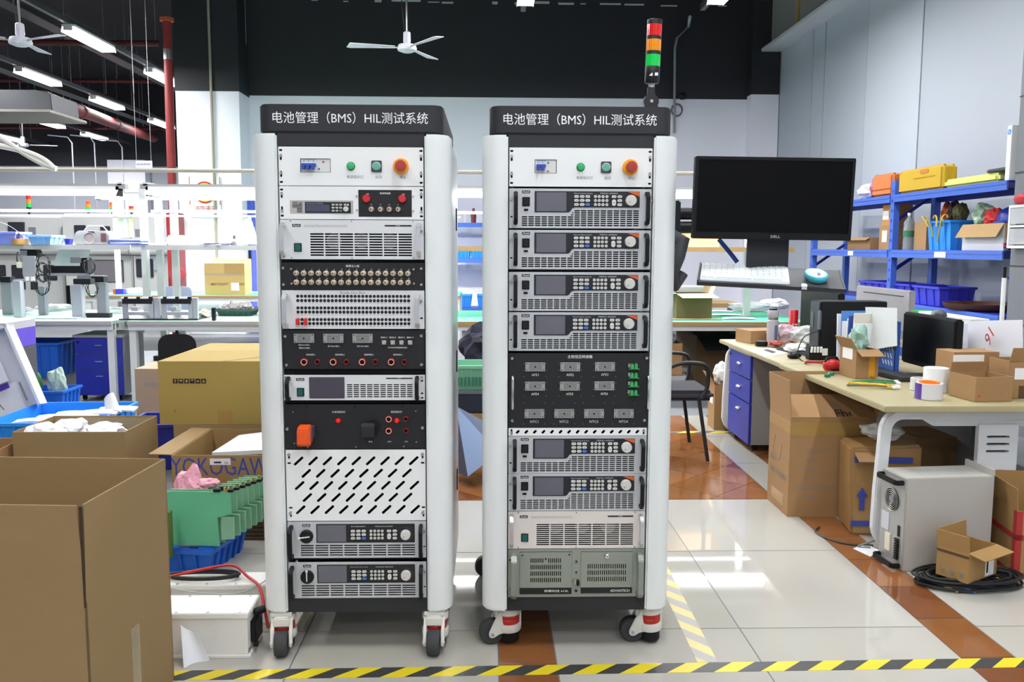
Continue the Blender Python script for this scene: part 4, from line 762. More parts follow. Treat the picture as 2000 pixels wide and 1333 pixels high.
def sheet(name, label, cat, q, m, bend=0, group=None, th=.0012, n=6, wav=0):
    q = [Vector(p) for p in q]; nrm = (q[1]-q[0]).cross(q[3]-q[0]).normalized()
    def fn(u, v):
        p = q[0].lerp(q[1],u).lerp(q[3].lerp(q[2],u),v); return p+nrm*(bend*4*u*(1-u)+wav*math.sin(u*7+v*5))
    o = B().surf(fn, n, n, th).build(name, m, smooth=True); return tag(o, label, cat, group)
def bag(label, c, r, seed, m=None, cat='plastic bag', amp=.3, name='plastic_bag', group=None):
    c = Vector(c); b = B().blob((0,0,0), r, seed, amp, 3); zm = min(v[2] for v in b.v); b.v = [(x,y,z-zm) for x, y, z in b.v]
    return tag(b.build(name, m or plastic_film, smooth=False, loc=c), label, cat, group)
def catmull(pts, k=6):
    P = [Vector(p) for p in pts]; P = [P[0]]+P+[P[-1]]; out = []
    for i in range(1, len(P)-2):
        for j in range(k):
            t = j/k; a, b, c, d = P[i-1], P[i], P[i+1], P[i+2]; out.append(.5*((2*b)+(c-a)*t+(2*a-5*b+4*c-d)*t*t+(3*b-a-3*c+d)*t**3))
    return out+[P[-2]]
def cable(label, pts, r, m, name='cable', cat='cable', group=None): return tag(B().tube(catmull(pts), r, 7).build(name, m, smooth=True), label, cat, group)
def on(t, s, size, m, loc, rot=(PI/2,0,0), **k): return txt(s, size, m, t, loc, rot, **k)
# ================================================================ left foreground
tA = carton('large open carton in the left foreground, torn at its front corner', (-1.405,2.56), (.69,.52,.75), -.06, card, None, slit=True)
B().box(.3452,.346,-.02,.03,.0,.3).build('tape_strip', tape_c, tA); B().prism([(.339,.47),(.3445,.47),(.3455,.748),(.337,.748)],-.2608,-.2562).build('slit_shade', K('slit_shade_brown','3f3120',.9,var=.3,scale=60), tA)  # dark strip paints the shade inside the open corner slit
tB = carton('wide open carton behind the foreground one, taped along its rim', (-2.115,4.6), (.56,.43,.5), -.0, card, None); B().box(-.275,.275,.208,.2095,.4,.49).build('tape_strip', tape_c, tB)
tB2 = carton('small carton with handwriting at the left edge', (-2.67,4.36), (.50,.4,.43), .06, card2, {'l': 150}, fl=.1); on(tB2, 'X', .03, ink_g, (.12,-.2006,.37)); on(tB2, 'EGH 17', .032, ink_g, (.15,-.2006,.24), shear=-.2)
for i, (x, y, s) in enumerate(((-2.3,4.5,1),(-2.0,4.56,2),(-2.24,4.68,3))): bag('crumpled white wrapping sheet in the wide open carton, ' + ['left','middle','rear'][i] + ' one', (x,y,.4), (.1,.08,.05), s, paper, 'wrapping', .3, 'wrapping_sheet')
# yokogawa carton on its pallet
pal = thing('pallet', 'low dark wooden pallet under the printed carton', 'pallet', (-1.3,4.5,0))
dw = K('dark_pallet_wood','5c4a3c',.8,var=.2,scale=15,stretch=(1,8,8))
for i in range(6): B().box(-.42,.42,-.31+i*.105,-.22+i*.105,.082,.1).build('deck_board', dw, pal)
for i in range(4): B().box(-.42,.42,-.312,-.29,.004+.02*i,.02+.02*i).build('front_slat', dw, pal)
for x in (-.38,0,.38): B().box(x-.04,x+.04,-.28,.31,0,.082).build('bearer', dw, pal)
ex0, ez = -1.54, .423
tE = carton('open carton with large blue lettering beside the left cabinet', (ex0+.36,4.2+.31), (.72,.62,ez-.1), 0, K('printed_cardboard','9d7f4f',.8,var=.05,scale=4), {'l': 88}, z0=.1, fl=.11, inner=card); on(tE, 'YOKOGAWA', .088, ink_b, (-.1,-.3106,.267), width=.53)
lb = B().box(-.175,-.075,-.3125,-.3112,.275,.307).build('barcode_label', label_w, tE); on(lb, '16', .014, ink_k, (-.095,-.3132,.286)); B().box(-.155,-.12,-.3132,-.3128,.284,.292).build('barcode', ink_k, lb)
lb = B().box(.02,.12,-.3125,-.3112,.005,.16).build('caution_label', label_w, tE); on(lb, 'CARE !', .014, ink_g, (.075,-.3132,.09)); on(lb, 'DANGER !', .014, ink_r, (.068,-.3132,.06)); on(lb, 'SIGNED', .011, ink_g, (.085,-.3132,.02))
for k in range(3): B().box(.09,.1,-.3132,-.3128,.115+.012*k,.119+.012*k).build('red_mark', ink_r, lb)
foam = K('white_foam','dfe4ea',.7,var=.03); o = B().add([(-1.36,4.25,.405),(-.84,4.3,.42),(-.84,4.78,.445),(-1.36,4.72,.39),(-1.36,4.25,.425),(-.84,4.3,.44),(-.84,4.78,.465),(-1.36,4.72,.41)],[(0,3,2,1),(4,5,6,7),(0,1,5,4),(1,2,6,5),(2,3,7,6),(3,0,4,7)]).build('foam_sheet', foam); tag(o, 'white foam sheet lying on the blue-lettered carton', 'foam sheet')
# closed carton on another
tF = carton('brown carton under the closed olive carton', (-1.37,5.36), (.86,.8,.415), 0, card, None, closed=True)
tC = carton('closed olive-brown carton with handling symbols', (-1.385,5.43), (.98,.94,.36), .0, card3, None, closed=True, z0=.42, inner=card3); sy = .0; 
pale_top = K('pale_carton_top','d8c9a4',.8,var=.03)
for k, ch in enumerate('⚠☂⬆⛓♻♲'):
    x = -.395+k*.032; g = B().box(x-.0135,x+.0135,-.4712,-.4702,.237,.264).build('handling_symbol', ink_k, tC)
    shp = [[(-.007,.008),(.007,.008),(.002,0),(.001,-.006),(.005,-.009),(-.005,-.009),(-.001,-.006),(-.002,0)],[(-.009,.0),(-.005,.008),(.005,.008),(.009,0),(.001,.0),(.001,-.009),(-.001,-.009),(-.001,0)],[(0,.009),(.009,0),(.004,0),(.004,-.008),(-.004,-.008),(-.004,0),(-.009,0)],[(-.006,.009),(.006,.009),(.006,.002),(-.006,.002)],[(-.007,-.005),(.006,-.005),(.008,.006),(.002,.0),(-.004,.006)],[(0,.009),(.009,-.007),(-.009,-.007)]][k]
    B().prism([(x+a,.2505+b) for a, b in shp],-.4716,-.4711).build('symbol_mark', K('symbol_tan','b89a58',.8), g)
on(tC, 'L', .016, ink_k, (-.4,-.4705,.08)); B().box(-.16,-.08,-.4708,-.4702,.0,.08).build('tape_strip', tape_b, tC)
B().surf(lambda u, v: (-.12+u*.5+.0*v,-.47+u*.9-.12*math.sin(PI*u)+v*.008,.3655), 10, 1, .001).build('flap_curl', card_in, tC)
# bright blue crate with offcuts, indigo crate
tG = tote('bright blue shallow crate holding white offcuts', (-2.9,5.98), (.68,.76,.22), .03, lblue_bin, ribs=6, z0=.08); B_ = tag(B().box(-.3,.3,-.33,.33,0,.075).build('crate_stand', grey_cab, loc=(-2.9,5.98,0)), 'low grey platform under the bright blue crate', 'platform')
for i in range(6):
    a = rnd.uniform(-.5,.5); x, y = -3.05+.1*i, 5.85+.06*(i % 3); sheet('foam_offcut', f'white foam offcut in the bright blue crate, {["leftmost","second from left","third from left","third from right","second from right","rightmost"][i]}', 'offcut', [(x-.12,y-.03+a*.05,.26+.01*i),(x+.13,y-.03,.265+.01*i),(x+.13,y+.05,.27+.012*i),(x-.12,y+.05+a*.05,.268+.012*i)], foam, .01, 'offcuts in the bright blue crate', .012, 4)
q = PY(205,768,5.7); sheet('paper_sheet', 'folded white paper sticking up out of the bright blue crate', 'paper', [PY(205,800,5.75),PY(238,806,5.75),PY(222,767,5.8),PY(203,780,5.8)], paper, .02)
tote('indigo crate edge behind the taped carton', (-2.13,5.75), (.42,.4,.3), .0, navy, ribs=3)
# white sheet-metal housing leaning at the left edge
t = thing('sheet_metal_housing', 'white sheet-metal housing leaning at the left edge', 'metal housing', (-3.56,6.15,0)); wm = K('white_sheet_metal','d9dbe4',.4,var=.02)
M = Matrix.Translation((0,.1,.14)) @ Matrix.Rotation(-.42,4,'Y') @ Matrix.Rotation(-.12,4,'X')
B(M).box(-.35,.42,.03,.04,0,.62).build('back_sheet', wm, t); B(M).box(-.35,.42,-.05,.03,.6,.62).build('top_edge', wm, t); B(M).box(.40,.42,-.05,.03,0,.62).build('side_edge', wm, t); B(M).box(-.35,.28,-.07,-.05,.24,.58).build('inner_plate', wm, t); B(M).box(-.2,.3,-.02,.0,.0,.22).build('lower_plate', wm, t); B(M).box(.02,.25,-.024,-.02,.2,.24).build('violet_strip', K('violet_strip','5a3fb0',.5), t)
for x in (.34,): B(M).box(x,x+.012,-.056,-.05,.06,.2).build('slot', ink_g, t)
for x, a in ((.05,.5),(.14,-.3)): B(M @ Matrix.Translation((x,-.022,.1)) @ Matrix.Rotation(a,4,'Y')).box(-.002,.002,-.002,.0,-.03,.03).build('slot', ink_k, t)
B().box(-.4,.3,.1,.4,0,.13).build('foot_block', wm, t)
t2 = carton('violet and grey carton lid at the left edge, under the bench', (-4.05,7.1), (.58,.44,.2), .0, K('violet_card','5a45b8',.6), None, closed=True, z0=.62); B().box(-.292,.292,-.222,.222,.15,.21).build('grey_lid', K('lid_grey','a9a6ae',.6), t2)
tag(B().box(-.29,.29,-.22,.22,0,.618).build('storage_box', K('dark_box','4c4a52',.7), loc=(-4.05,7.1,0)), 'dark storage box under the violet carton', 'box')
# drawer pedestals
def pedestal(label, c, rz, body_m, dz=(.19,.19,.27), w=.4, d=.5, slim=True, topm=None):
    t = thing('drawer_pedestal', label, 'drawer cabinet', (c[0],c[1],0), rz); h = .1+sum(dz)-.03; B().box(-w/2,w/2,-d/2+.018,d/2,.05,h+.0).build('carcass', body_m, t); B().box(-w/2-.01,w/2+.01,-d/2-.01,d/2+.01,h,h+.025).build('top', topm or body_m, t, bev=.003)
    z = h
    for i, k in enumerate(dz):
        k2 = k-.008 if i < 2 else h-sum(dz[:2])-.055; f = B().box(-w/2+.002,w/2-.002,-d/2,-d/2+.018,z-k2-.004,z-.004).build('drawer', navy, t, bev=.003); zz = z-k2*(.5 if i < 2 else .25)
        if slim: B().box(-.03,.035,-d/2-.016,-d/2-.006,zz-.004,zz+.004).build('handle', alu, f, bev=.002)
        else: B().blob((0,-d/2-.006,zz),(.045,.016,.013),1,.02,3).build('handle', chrome, f, smooth=True)
        z -= k if i < 2 else 0
    B().lathe([(.01,.006),(.011,0)],(-w/2+.035,-d/2,h-.04),14,'Y').build('lock', dark_plastic, t)
    for x in (-w/2+.05,w/2-.05):
        for y in (-d/2+.06,d/2-.05): B().cyl((x-.012,y,.025),(x+.012,y,.025),.025,n=14).build('castor', dark_plastic, t)
    return t
pa, pb = PY(146,720,8.1).x, PY(240,720,8.1).x; pedestal('indigo three-drawer pedestal under the left bench', ((pa+pb)/2,8.36), 0, grey_cab, (.15,.15,.22), pb-pa)
carton('brown carton printed with Chinese characters beside the left pedestal', (-2.45,6.85), (.48,.4,.5), 0, K('rosy_cardboard','a88d72',.85,var=.05), None, closed=True); o = [x for x in bpy.data.objects if x.get('label','').startswith('brown carton printed')][0]; on(o, '环保纸箱', .045, ink_g, (-.08,-.2006,.38))
tote('blue crate on the floor beyond the leaning white housing', (-4.22,8.35), (.5,.5,.32), 0, blue_bin, ribs=5, z0=.22); tag(B().box(-.2,.2,-.2,.2,0,.215).build('crate_stand', grey_cab, loc=(-4.22,8.35,0)), 'grey stand under the rear blue crate', 'stand')
tote('blue crate with green bags under the left bench', (-3.8,7.56), (.4,.34,.21), 0, blue_bin, ribs=4)
for i, (x, m, r, lab) in enumerate(((-3.95,K('green_bag','2f6a36',.5),.1,'green bag standing in the crate under the left bench'),(-3.72,K('white_green_bag','9fb8aa',.5),.08,'white and green bag standing in the crate under the left bench'))): bag(lab, (x,7.56,.1), (r,.06,.13), i+4, m, 'bag', .2, 'bag')
# white battery housings, crate of green plates
bw = K('battery_housing_white','e6e5e0',.45,var=.02)
def housing(label, x1, y0, y1, h, L):
    t = thing('battery_housing', label, 'metal housing', (x1,y0,0)); d = y1-y0
    B().box(-L,-.005,.008,d-.008,.012,h-.02).build('shell', bw, t, bev=.002); B().box(-L,0,0,d,h-.021,h).build('lid', bw, t, bev=.003); B().box(-L,.004,-.0,d+.01,0,.012).build('base_flange', bw, t, bev=.002)
    for x in (-.03,-.14,-.25,-.36):
        for y in (.012,d-.012): B().lathe([(.0055,h+.0015),(.0055,h-.001)],(x,y,0),10).build('lid_screw', steel, t)
    return t
t = housing('nearest white battery housing with black side connector, front left', -.838, 2.944, 3.11, .164, .6)
cn = B().box(-.004,.018,.04,.13,.035,.12).build('side_connector', dark_plastic, t, bev=.006); B().cyl((.0,.085,.13),(.03,.11,.135),.014,n=12).build('cable_gland', dark_plastic, cn); B().cyl((.006,.05,.03),(.02,.05,.03),.01,n=10).build('cable_gland', dark_plastic, cn); B().box(-.004,.0,.01,.03,.02,.03).build('serial_plate', steel, t)
t = housing('white battery housing behind the nearest one, cables on its lid', -.822, 3.225, 3.36, .155, .62); lb = B().box(-.005,-.0035,.02,.1,.03,.11).build('side_label', K('pale_blue_label','c3c8e0',.6), t)
sheet('paper_sheet', 'curled white paper leaning on the nearest battery housing', 'paper', [PZ(359,1306,.003),PZ(409,1291,.003),PY(386,1238,2.925),PY(353,1221,2.92)], paper, -.02)
z = .158
loop = lambda cx, cy, rx, ry, n, dz: [(cx+rx*math.cos(a*2*PI/10)*(1+.06*math.sin(a)), cy+ry*math.sin(a*2*PI/10), z+.006+dz*a) for a in range(n)]
cable('coil of black cable lying on the rear battery housing', loop(-1.1,3.29,.13,.04,24,.0005), .006, cable_k); cable('red power cable running from the coil down beside the cabinet', [(-1.22,3.27,z+.015),(-1.1,3.31,z+.03),(-1.0,3.33,z+.035),(-.93,3.28,z+.01),(-.86,3.19,.16),(-.825,3.12,.1),(-.80,3.07,.055)], .0055, K('red_cable','c4201f',.4)); cable('orange cable bending down behind the white housings', [(-.84,3.24,.18),(-.835,3.2,.15),(-.83,3.19,.1),(-.81,3.16,.04)], .005, K('orange_cable','e07a2a',.4)); cable('thin grey cable sagging in front of the rear housing', [(-1.25,3.215,.16),(-1.1,3.205,.135),(-.95,3.205,.13),(-.86,3.215,.165),(-.83,3.23,.19)], .0025, K('grey_cable','b8bab8',.5))
tJ = tote('blue crate packed with green plates beside the left cabinet', (-1.385,3.93), (.42,.36,.118), -.18, blue_bin, ribs=5)
gpl = K('translucent_green_plate','6cc79a',.25,var=.1,scale=8,trans=.15); gpl2 = K('pale_green_plate','8fc3a0',.3,var=.06,trans=.1)
ordn = ['first','second','third','fourth','fifth','sixth','seventh','eighth','ninth','tenth']
for i in range(9):
    y = 3.74+.048*i; x1 = -1.122+.012*i; zt = .37-.004*i
    t = thing('circuit_plate', f'green plate standing in the blue crate, {ordn[i]} from the front', 'plate', (x1,y,0), -.06, 'green plates standing in the blue crate')
    xl = -.30 if i < 2 else -.15; B().prism([(xl,.125),(-.055,.125),(-.062,.255),(0,.27),(0,zt),(xl,zt)],0,.006).build('board', gpl if i == 0 else gpl2, t, bev=.001); B().prism([(-.052,.15),(.005,.155),(.005,.25),(-.052,.255)],.012,.022).build('tab', gpl2, t, bev=.001)
    B().box(-.012,.012,-.008,.014,zt,zt+.012).build('clip', dark_plastic, t, bev=.002)
    if i in (0,1): B().box(-.075,-.045,-.008,.014,zt,zt+.014).build('clip', dark_plastic, t, bev=.002)
    B().box(-.03,-.02,-.004,.008,zt-.0,zt+.02).build('pin', K('gold_pin','c9a95c',.3,.8), t)
B_ = B().box(-.002,.02,-.02,.02,0,.2); tag(B_.build('circuit_board', K('olive_pcb','5d6f2e',.5), loc=(-1.385,3.69,.1)), 'olive circuit board at the front of the blue crate', 'circuit board')
pk = K('pink_foam_wrap','e7a0b2',.6,var=.08,scale=30,bump=.6,bscale=60); bag('large pink foam bundle on top of the green plates', (-1.385,3.98,.006), (.085,.075,.2), 7, pk, 'foam wrap', .2, 'foam_bundle'); bag('small pink foam scrap beside the large bundle', (-1.25,3.84,.362), (.05,.035,.02), 9, pk, 'foam wrap', .2, 'foam_scrap')
# ================================================================ benches behind the cabinets
def PBox(t, name, m, r, Y, dy, bev=0, zmin=None, zmax=None):
    a, b = PY(r[0],r[3],Y), PY(r[2],r[1],Y); o = Vector(t.location) if t else Vector((0,0,0)); z0 = a.z if zmin is None else zmin; z1 = b.z if zmax is None else zmax
    bb = B().box(min(a.x,b.x)-o.x,max(a.x,b.x)-o.x,Y-o.y,Y+dy-o.y,min(z0,z1)-o.z,max(z0,z1)-o.z); return bb.build(name, m, t, bev=bev)
def PT(name, label, cat, u, v, Y, z=None, group=None):
    p = PY(u,v,Y); return thing(name, label, cat, (p.x,Y,p.z if z is None else z), 0, group)
post_g = K('bench_post_white','d3d6d4',.4); rail_w = K('bench_rail_white','e3e4e6',.4); top_glare = K('glare_green_bench_top','a9cdbd',.45,var=.05)  # left bench tops: green mat with lamp overexposure put into its colour
BY0, BY1, BYM = 8.03, 9.45, 8.75
def bench(label, x0, x1, topm, edgem, shelf_edge=None, posts=(), y0=BY0, y1=BY1, ym=BYM, shelf=True, hz=1.43, rz=1.77, rt=2.0, leg=post_g):
    t = thing('workbench', label, 'workbench', ((x0+x1)/2,y0,0)); a, b = x0-(x0+x1)/2+.01, x1-(x0+x1)/2-.01; d = y1-y0
    B().box(a,b,.0,d,.72,.75).build('top', topm, t); B().box(a,b,-.012,0,.715,.75).build('front_edge', edgem, t); B().box(a,b,.01,.05,.665,.715).build('apron', leg, t)
    for x in (a,b-.06):
        for y in (.03,d-.09): B().box(x,x+.06,y,y+.06,0,.715).build('leg', leg, t)
    B().box(a+.1,b-.1,d*.5,d*.5+.04,.18,.22).build('stretcher', leg, t)
    for px in posts:
        B().box(px-.03,px+.03,ym-y0-.03,ym-y0+.03,.75,rt).build('post', post_g, t)
    if shelf:
        B().box(a,b,ym-y0-.22,ym-y0+.2,hz-.01,hz+.012).build('shelf', rail_w, t); B().box(a,b,ym-y0-.235,ym-y0-.22,hz-.035,hz+.012).build('shelf_edge', shelf_edge or bench_grey, t)
    B().box(a,b,ym-y0-.05,ym-y0-.02,rz-.012,rz+.012).build('cross_rail', rail_w, t); B().box(a,b,ym-y0-.3,ym-y0-.22,rt-.03,rt+.015).build('lamp_rail', bench_grey, t)
    for px in (a+.03,b-.07): B().box(px,px+.04,ym-y0-.3,ym-y0+.03,rt,rt+.03).build('lamp_bracket', post_g, t)
    return t
TL = lamp_data(TUBE_W*.55, 1.7, .1); TL2 = lamp_data(TUBE_W*1.6, 1.7, .1); tl_em = K('lit_bench_tube','ffffff',.4,var=0,emit=9)
def batten(label, x0, x1, y, z, lamp=True):
    t = thing('bench_light', label, 'bench light', ((x0+x1)/2,y,z)); w = (x1-x0)/2-.02; B().box(-w,w,-.06,.06,.03,.06).build('housing', white, t)
    for k in (-.035,.035): B().cyl((-w+.02,k,.0),(w-.02,k,.0),.017,n=10).build('tube', tl_em, t, smooth=True)
    for s in (-1,1): B().prism([(s*.055,.03),(s*.1,-.02),(s*.095,-.02),(s*.05,.03)][::s],-w,w,'X').build('reflector', K('lit_bench_reflector','ffffff',.4,emit=2.2), t)
    for s in (-w,w-.02): B().box(s,s+.02,-.06,.06,-.03,.06).build('end_cap', dark_plastic, t)
    if lamp:
        lo = bpy.data.objects.new('lamp', TL if y < 10 else TL2); COL.objects.link(lo); lo.parent = t; lo.location = (0,0,-.035)
xg = PY(262,350,8.5).x; px = [PY(q,450,BYM).x for q in (282,311,341)]
segs = [(xg-2.05,xg-.06,'leftmost bench',top_glare,bench_grey),(xg+.06,xg+2.0,'second bench from the left',top_glare,bench_grey),(-1.05,.82,'bench hidden behind the cabinets',green_mat,wood_edge),(.9,3.0,'green-topped bench right of the cabinets',green_mat,wood_edge)]
for i, (x0, x1, nm, tm_, em_) in enumerate(segs):
    c = (x0+x1)/2; po = {0: [px[0]-c, x0-c+.2], 1: [px[1]-c, px[2]-c, x1-c-.1], 2: [x0-c+.25], 3: [x0-c+.3, x1-c-.4]}[i]
    bench(f'{nm}, with shelf and overhead lamp rail', x0, x1, tm_, em_, wood_edge if i > 1 else None, po); batten(f'long lit bench lamp above the {nm}', x0+.05, x1-.05, 8.49, 1.93)
zp = PY(300,333,8.49).z; tag(B().cyl((-5.6,8.49,zp),(3.2,8.49,zp),.02,n=10).build('service_pipe', K('beige_service_pipe','b3aea0',.5), smooth=True), 'long beige service pipe above the bench lamps', 'pipe')
# back row
for i, (x0, x1) in enumerate(((-5.6,-3.0),(-2.9,-.4))): bench(f'{["left","right"][i]} green bench of the back row', x0, x1, green_mat, wood_edge, None, [x0-(x0+x1)/2+.25, x1-(x0+x1)/2-.2], 12.25, 13.4, 12.8, False, rz=1.86, rt=2.16); batten(f'lit bench lamp above the {["left","right"][i]} back-row bench', x0+.1, x1-.1, 12.55, 2.1)
# shelf items (shelf top z = 1.442)
SZ, SY = 1.442, 8.62
def shelf_base(u): return SZ
t = tote('pale blue tray heaped with white sheets at the far left of the shelf', (PY(15,470,SY).x,SY), (.3,.28,.12), 0, K('pale_blue_bin','8f9bea',.4,trans=.1), SZ, 3); sheet('wrapping_sheet','white sheet sloping out of the pale blue tray','wrapping',[PY(-5,432,8.5),PY(45,462,8.5),PY(45,462,8.7),PY(-5,432,8.7)],paper,.02)
t = PT('tape_roll','brown packing tape roll on the bench shelf','tape',39,472,8.56,SZ); B().lathe([(.05,0),(.078,0),(.078,.055),(.05,.055),(.05,0)],n=28).build('roll', K('tape_tan','b1874e',.4), t, smooth=True)
t = tote('light blue parts bin on the bench shelf', (PY(90,470,SY).x,SY), (.22,.26,.09), 0, K('light_blue_bin','86b6ee',.4), SZ, 2)
t = PT('cup','small indigo cup on the bench shelf','cup',134,470,8.56,SZ); B().lathe([(.033,0),(.042,.055),(.038,.055),(.03,.004),(.001,.004)],n=20).build('body', navy, t, smooth=True)
t = PT('instrument_case','grey instrument with round speaker on the bench shelf','instrument',179,470,8.55,SZ); gi = K('instrument_grey','7d7f83',.5)
B().prism([(-.165,.0),(.165,0),(.165,.1),(.13,.135),(-.13,.135),(-.165,.1)],0,.2).build('case', gi, t, bev=.008); B().lathe([(.048,.003),(.052,.006),(.055,.0)],(-.02,0,.065),24,'Y',False).build('speaker_ring', K('ring_grey','6d6f72',.5), t); B().lathe([(.001,.002),(.047,.0025)],(-.02,0,.065),24,'Y').build('speaker_cone', K('speaker_grey','7d7478',.7), t); B().tube([(-.11,.1,.135),(-.07,.1,.18),(.07,.1,.18),(.11,.1,.135)],.007,8).build('handle', gi, t); B().box(.09,.14,-.005,0,.03,.11).build('side_window', K('dark_red_window','5a3a3c',.4), t); B().box(-.03,.03,-.004,0,.12,.128).build('label_slot', dark_plastic, t)
for i in range(6): 
    c = PY(243,470,8.55); tag(B().box(-.15+.01*(i % 3),.15+.012*(i % 2),0,.22,0,.009).build('folder', K(['folder_blue','folder_lilac','folder_white'][i % 3],['4a5fb0','9aa6da','d8dcf0'][i % 3],.5), bev=.001, loc=(c.x+.012*math.sin(i*2),8.53,SZ+.0095*i), rot=(0,0,.05*math.sin(i*3))), f'{["bottom","second","third","fourth","fifth","top"][i]} folder in the stack on the bench shelf', 'folder', 'folders stacked on the bench shelf')
for i, (u, cm_) in enumerate(((232,'a9d59a'),(242,'a6cfd6'),(253,'bfe38c'))): sheet('hanging_cloth', f'{["left green","middle blue","right lime"][i]} cloth draped behind the folder stack', 'cloth', [PY(u-10,464,8.85),PY(u+10,464,8.82),PY(u+5,428,8.86),PY(u-1,428,8.88)], K(f'cloth_{i}',cm_,.8,trans=.1), .015, None, .002, 8, .008)
t = PT('tissue_box','white lidded box on the bench shelf','box',340,470,8.56,SZ); B().box(-.075,.075,0,.14,0,.085).build('box', white, t, bev=.012); B().box(-.06,.06,.01,.13,.085,.094).build('lid', K('pale_blue_lid','cfe4ee',.4), t, bev=.004)
for i in range(3): c = PY(405+i*12,474,8.55); tag(B().box(-.14,.14,0,.22,0,.006).build('clipboard', [paper,K('lilac_board','8f8ad8',.5),K('dark_board','55555c',.5)][i], loc=(c.x,8.52,SZ+.0065*i), rot=(0,0,.08*(i-1))), f'{["lowest","middle","top"][i]} clipboard in the small pile on the shelf', 'clipboard')
t = PT('spray_bottle','dark spray bottle on the bench shelf','bottle',458,470,8.56,SZ); B().lathe([(.035,0),(.035,.03),(.02,.055),(.014,.06),(.014,.085),(.022,.09),(.02,.1)],n=16).build('body', K('bottle_grey','55585c',.4), t, smooth=True)
for i in range(3): sheet('paper_sheet', f'{["front","middle","rear"][i]} white paper leaning at the end of the bench shelf', 'paper', [PY(470+i*6,478,8.6),PY(496+i*4,478,8.58),PY(490+i*3,425+i*9,8.66),PY(476+i*6,432+i*8,8.68)], paper, .012)
sheet('plastic_sheet','white plastic sheet hanging under the bench shelf','plastic sheet',[PY(105,520,8.9),PY(172,520,8.9),PY(176,482,8.85),PY(115,482,8.85)],K('white_film','eceff2',.4,var=.05),.03,None,.002,10,.012)
# gantry robot on the left bench
t = PT('linear_robot','grey and black gantry stage with cables on the left bench','robot',120,620,8.35,.75); ga = K('gantry_grey','a7a9b2',.4,.3); gk = K('gantry_black','1a1b1e',.4)
for r, Y in (((27,549,38,626),8.4),((75,560,85,614),8.75),((141,556,158,625),8.33),((190,553,205,613),8.75),((4,552,20,612),8.8)): PBox(t,'column',ga,r,Y,.08,.004,zmin=.752)
for r, Y, n, m in (((38,482,70,490),8.55,'motor',gk),((53,490,72,502),8.57,'motor',gk),((40,491,53,514),8.58,'bracket',ga),((92,520,158,534),8.62,'beam',gk),((157,504,170,534),8.6,'end_block',gk),((92,534,175,539),8.6,'rail_base',ga),((143,545,176,556),8.35,'carriage',gk),((150,539,202,546),8.72,'slide_plate',ga),((178,541,202,552),8.7,'motor',gk),((0,541,19,552),8.75,'slide_plate',gk),((25,546,70,551),8.5,'slide_plate',ga),((137,503,157,514),8.58,'camera_body',alu)): PBox(t,n,m,r,Y,.1,.003)
o = Vector(t.location)
B().prism([(p.x-o.x,p.z-o.z) for p in [PY(a,b,8.5) for a, b in ((47,500),(71,500),(72,532),(66,549),(52,551),(47,535))]][::-1],.12,.14).build('tool_plate', ga, t, bev=.002)
for a, b in ((50,541),(60,541)): PBox(t,'grip_pad',white,(a,b,a+6,b+8),8.46,.02)
for i, (u, v, r) in enumerate(((84,515,.07),(84,532,.075),(82,556,.08),(175,520,.06),(180,565,.06))):
    c = PY(u,v,8.5)-o; B().tube([c+Vector((r*math.cos(a*.6)*(1-.01*a),.02*math.sin(a),r*1.1*math.sin(a*.6)*(1+.008*a))) for a in range(32)],.004,5).build('cable_loop', cable_k, t)
B().tube([c-o for c in catmull([PY(35,492,8.5),PY(33,505,8.48),PY(36,520,8.5)])],.006,6).build('cable_tail', cable_k, t); PBox(t,'plug',K('plug_cream','d8d2bc',.5),(32,512,42,524),8.47,.03,.004)
PBox(t,'base_plate',ga,(62,622,150,627),8.2,.5,zmin=.751,zmax=.764); PBox(t,'guide_rail',gk,(160,612,214,623),8.4,.06,zmin=.752)
for i in range(2):
    u0 = 238+i*76; t = PT('test_fixture', f'{["left","right"][i]} metal frame test fixture on a black plate', 'fixture', u0+36, 626, 8.12, .75); o = Vector(t.location); fa = K('fixture_alu','b9bbc2',.35,.5)
    PBox(t,'base_plate',gk,(u0-6,624,u0+72,629),8.12,.4,zmin=.751,zmax=.763)
    for u in (u0+2,u0+54,u0+64):
        for Y in (8.14,8.45): PBox(t,'upright',fa,(u,582,u+7,626),Y,.035,zmin=.764)
    for Y in (8.13,8.46): PBox(t,'top_bar',gk,(u0,584,u0+58,594),Y,.05,.003); PBox(t,'top_cap',rail_w,(u0-2,581,u0+56,584),Y-.005,.06)
    PBox(t,'cross_bar',fa,(u0+4,610,u0+56,616),8.16,.03); PBox(t,'probe_block',fa,(u0+18,600,u0+30,608),8.25,.06,.003)
    for k in range(3): PBox(t,'clamp',gk,(u0+4+24*k,580,u0+11+24*k,588),8.12,.03,.002)
    for k in range(5): PBox(t,'bolt',steel,(u0+3.5,592+6*k,u0+6,594+6*k),8.136,.004)
t = PT('marker_block','slim black upright block on the bench','block',417,627,8.08,.75); B().box(-.017,.017,0,.04,0,.12).build('block', gk, t, bev=.003); B().box(-.034,-.019,.01,.03,.03,.09).build('clip', rail_w, t)
t = tote('dark green tool tray full of parts on the bench', (PY(462,610,8.7).x,8.75), (.34,.3,.07), 0, K('dark_green_tray','2f4a44',.5), .752, 5)
for i in range(4): bag(f'{["left","second","third","right"][i]} bundle of white and red parts in the dark green tray', (PY(440+14*i,600,8.72).x,8.74,.765), (.05,.06,.05), i+20, K('pale_parts','cfc3c3',.6,var=.25,scale=40), 'parts', .4, 'parts_bundle')
t = PT('paper_roll','white paper roll lying behind the fixtures','paper roll',405,600,8.9,.76); B().cyl((-.16,.06,.06),(.12,.06,.06),.055,n=20).build('roll', paper, t, smooth=True)
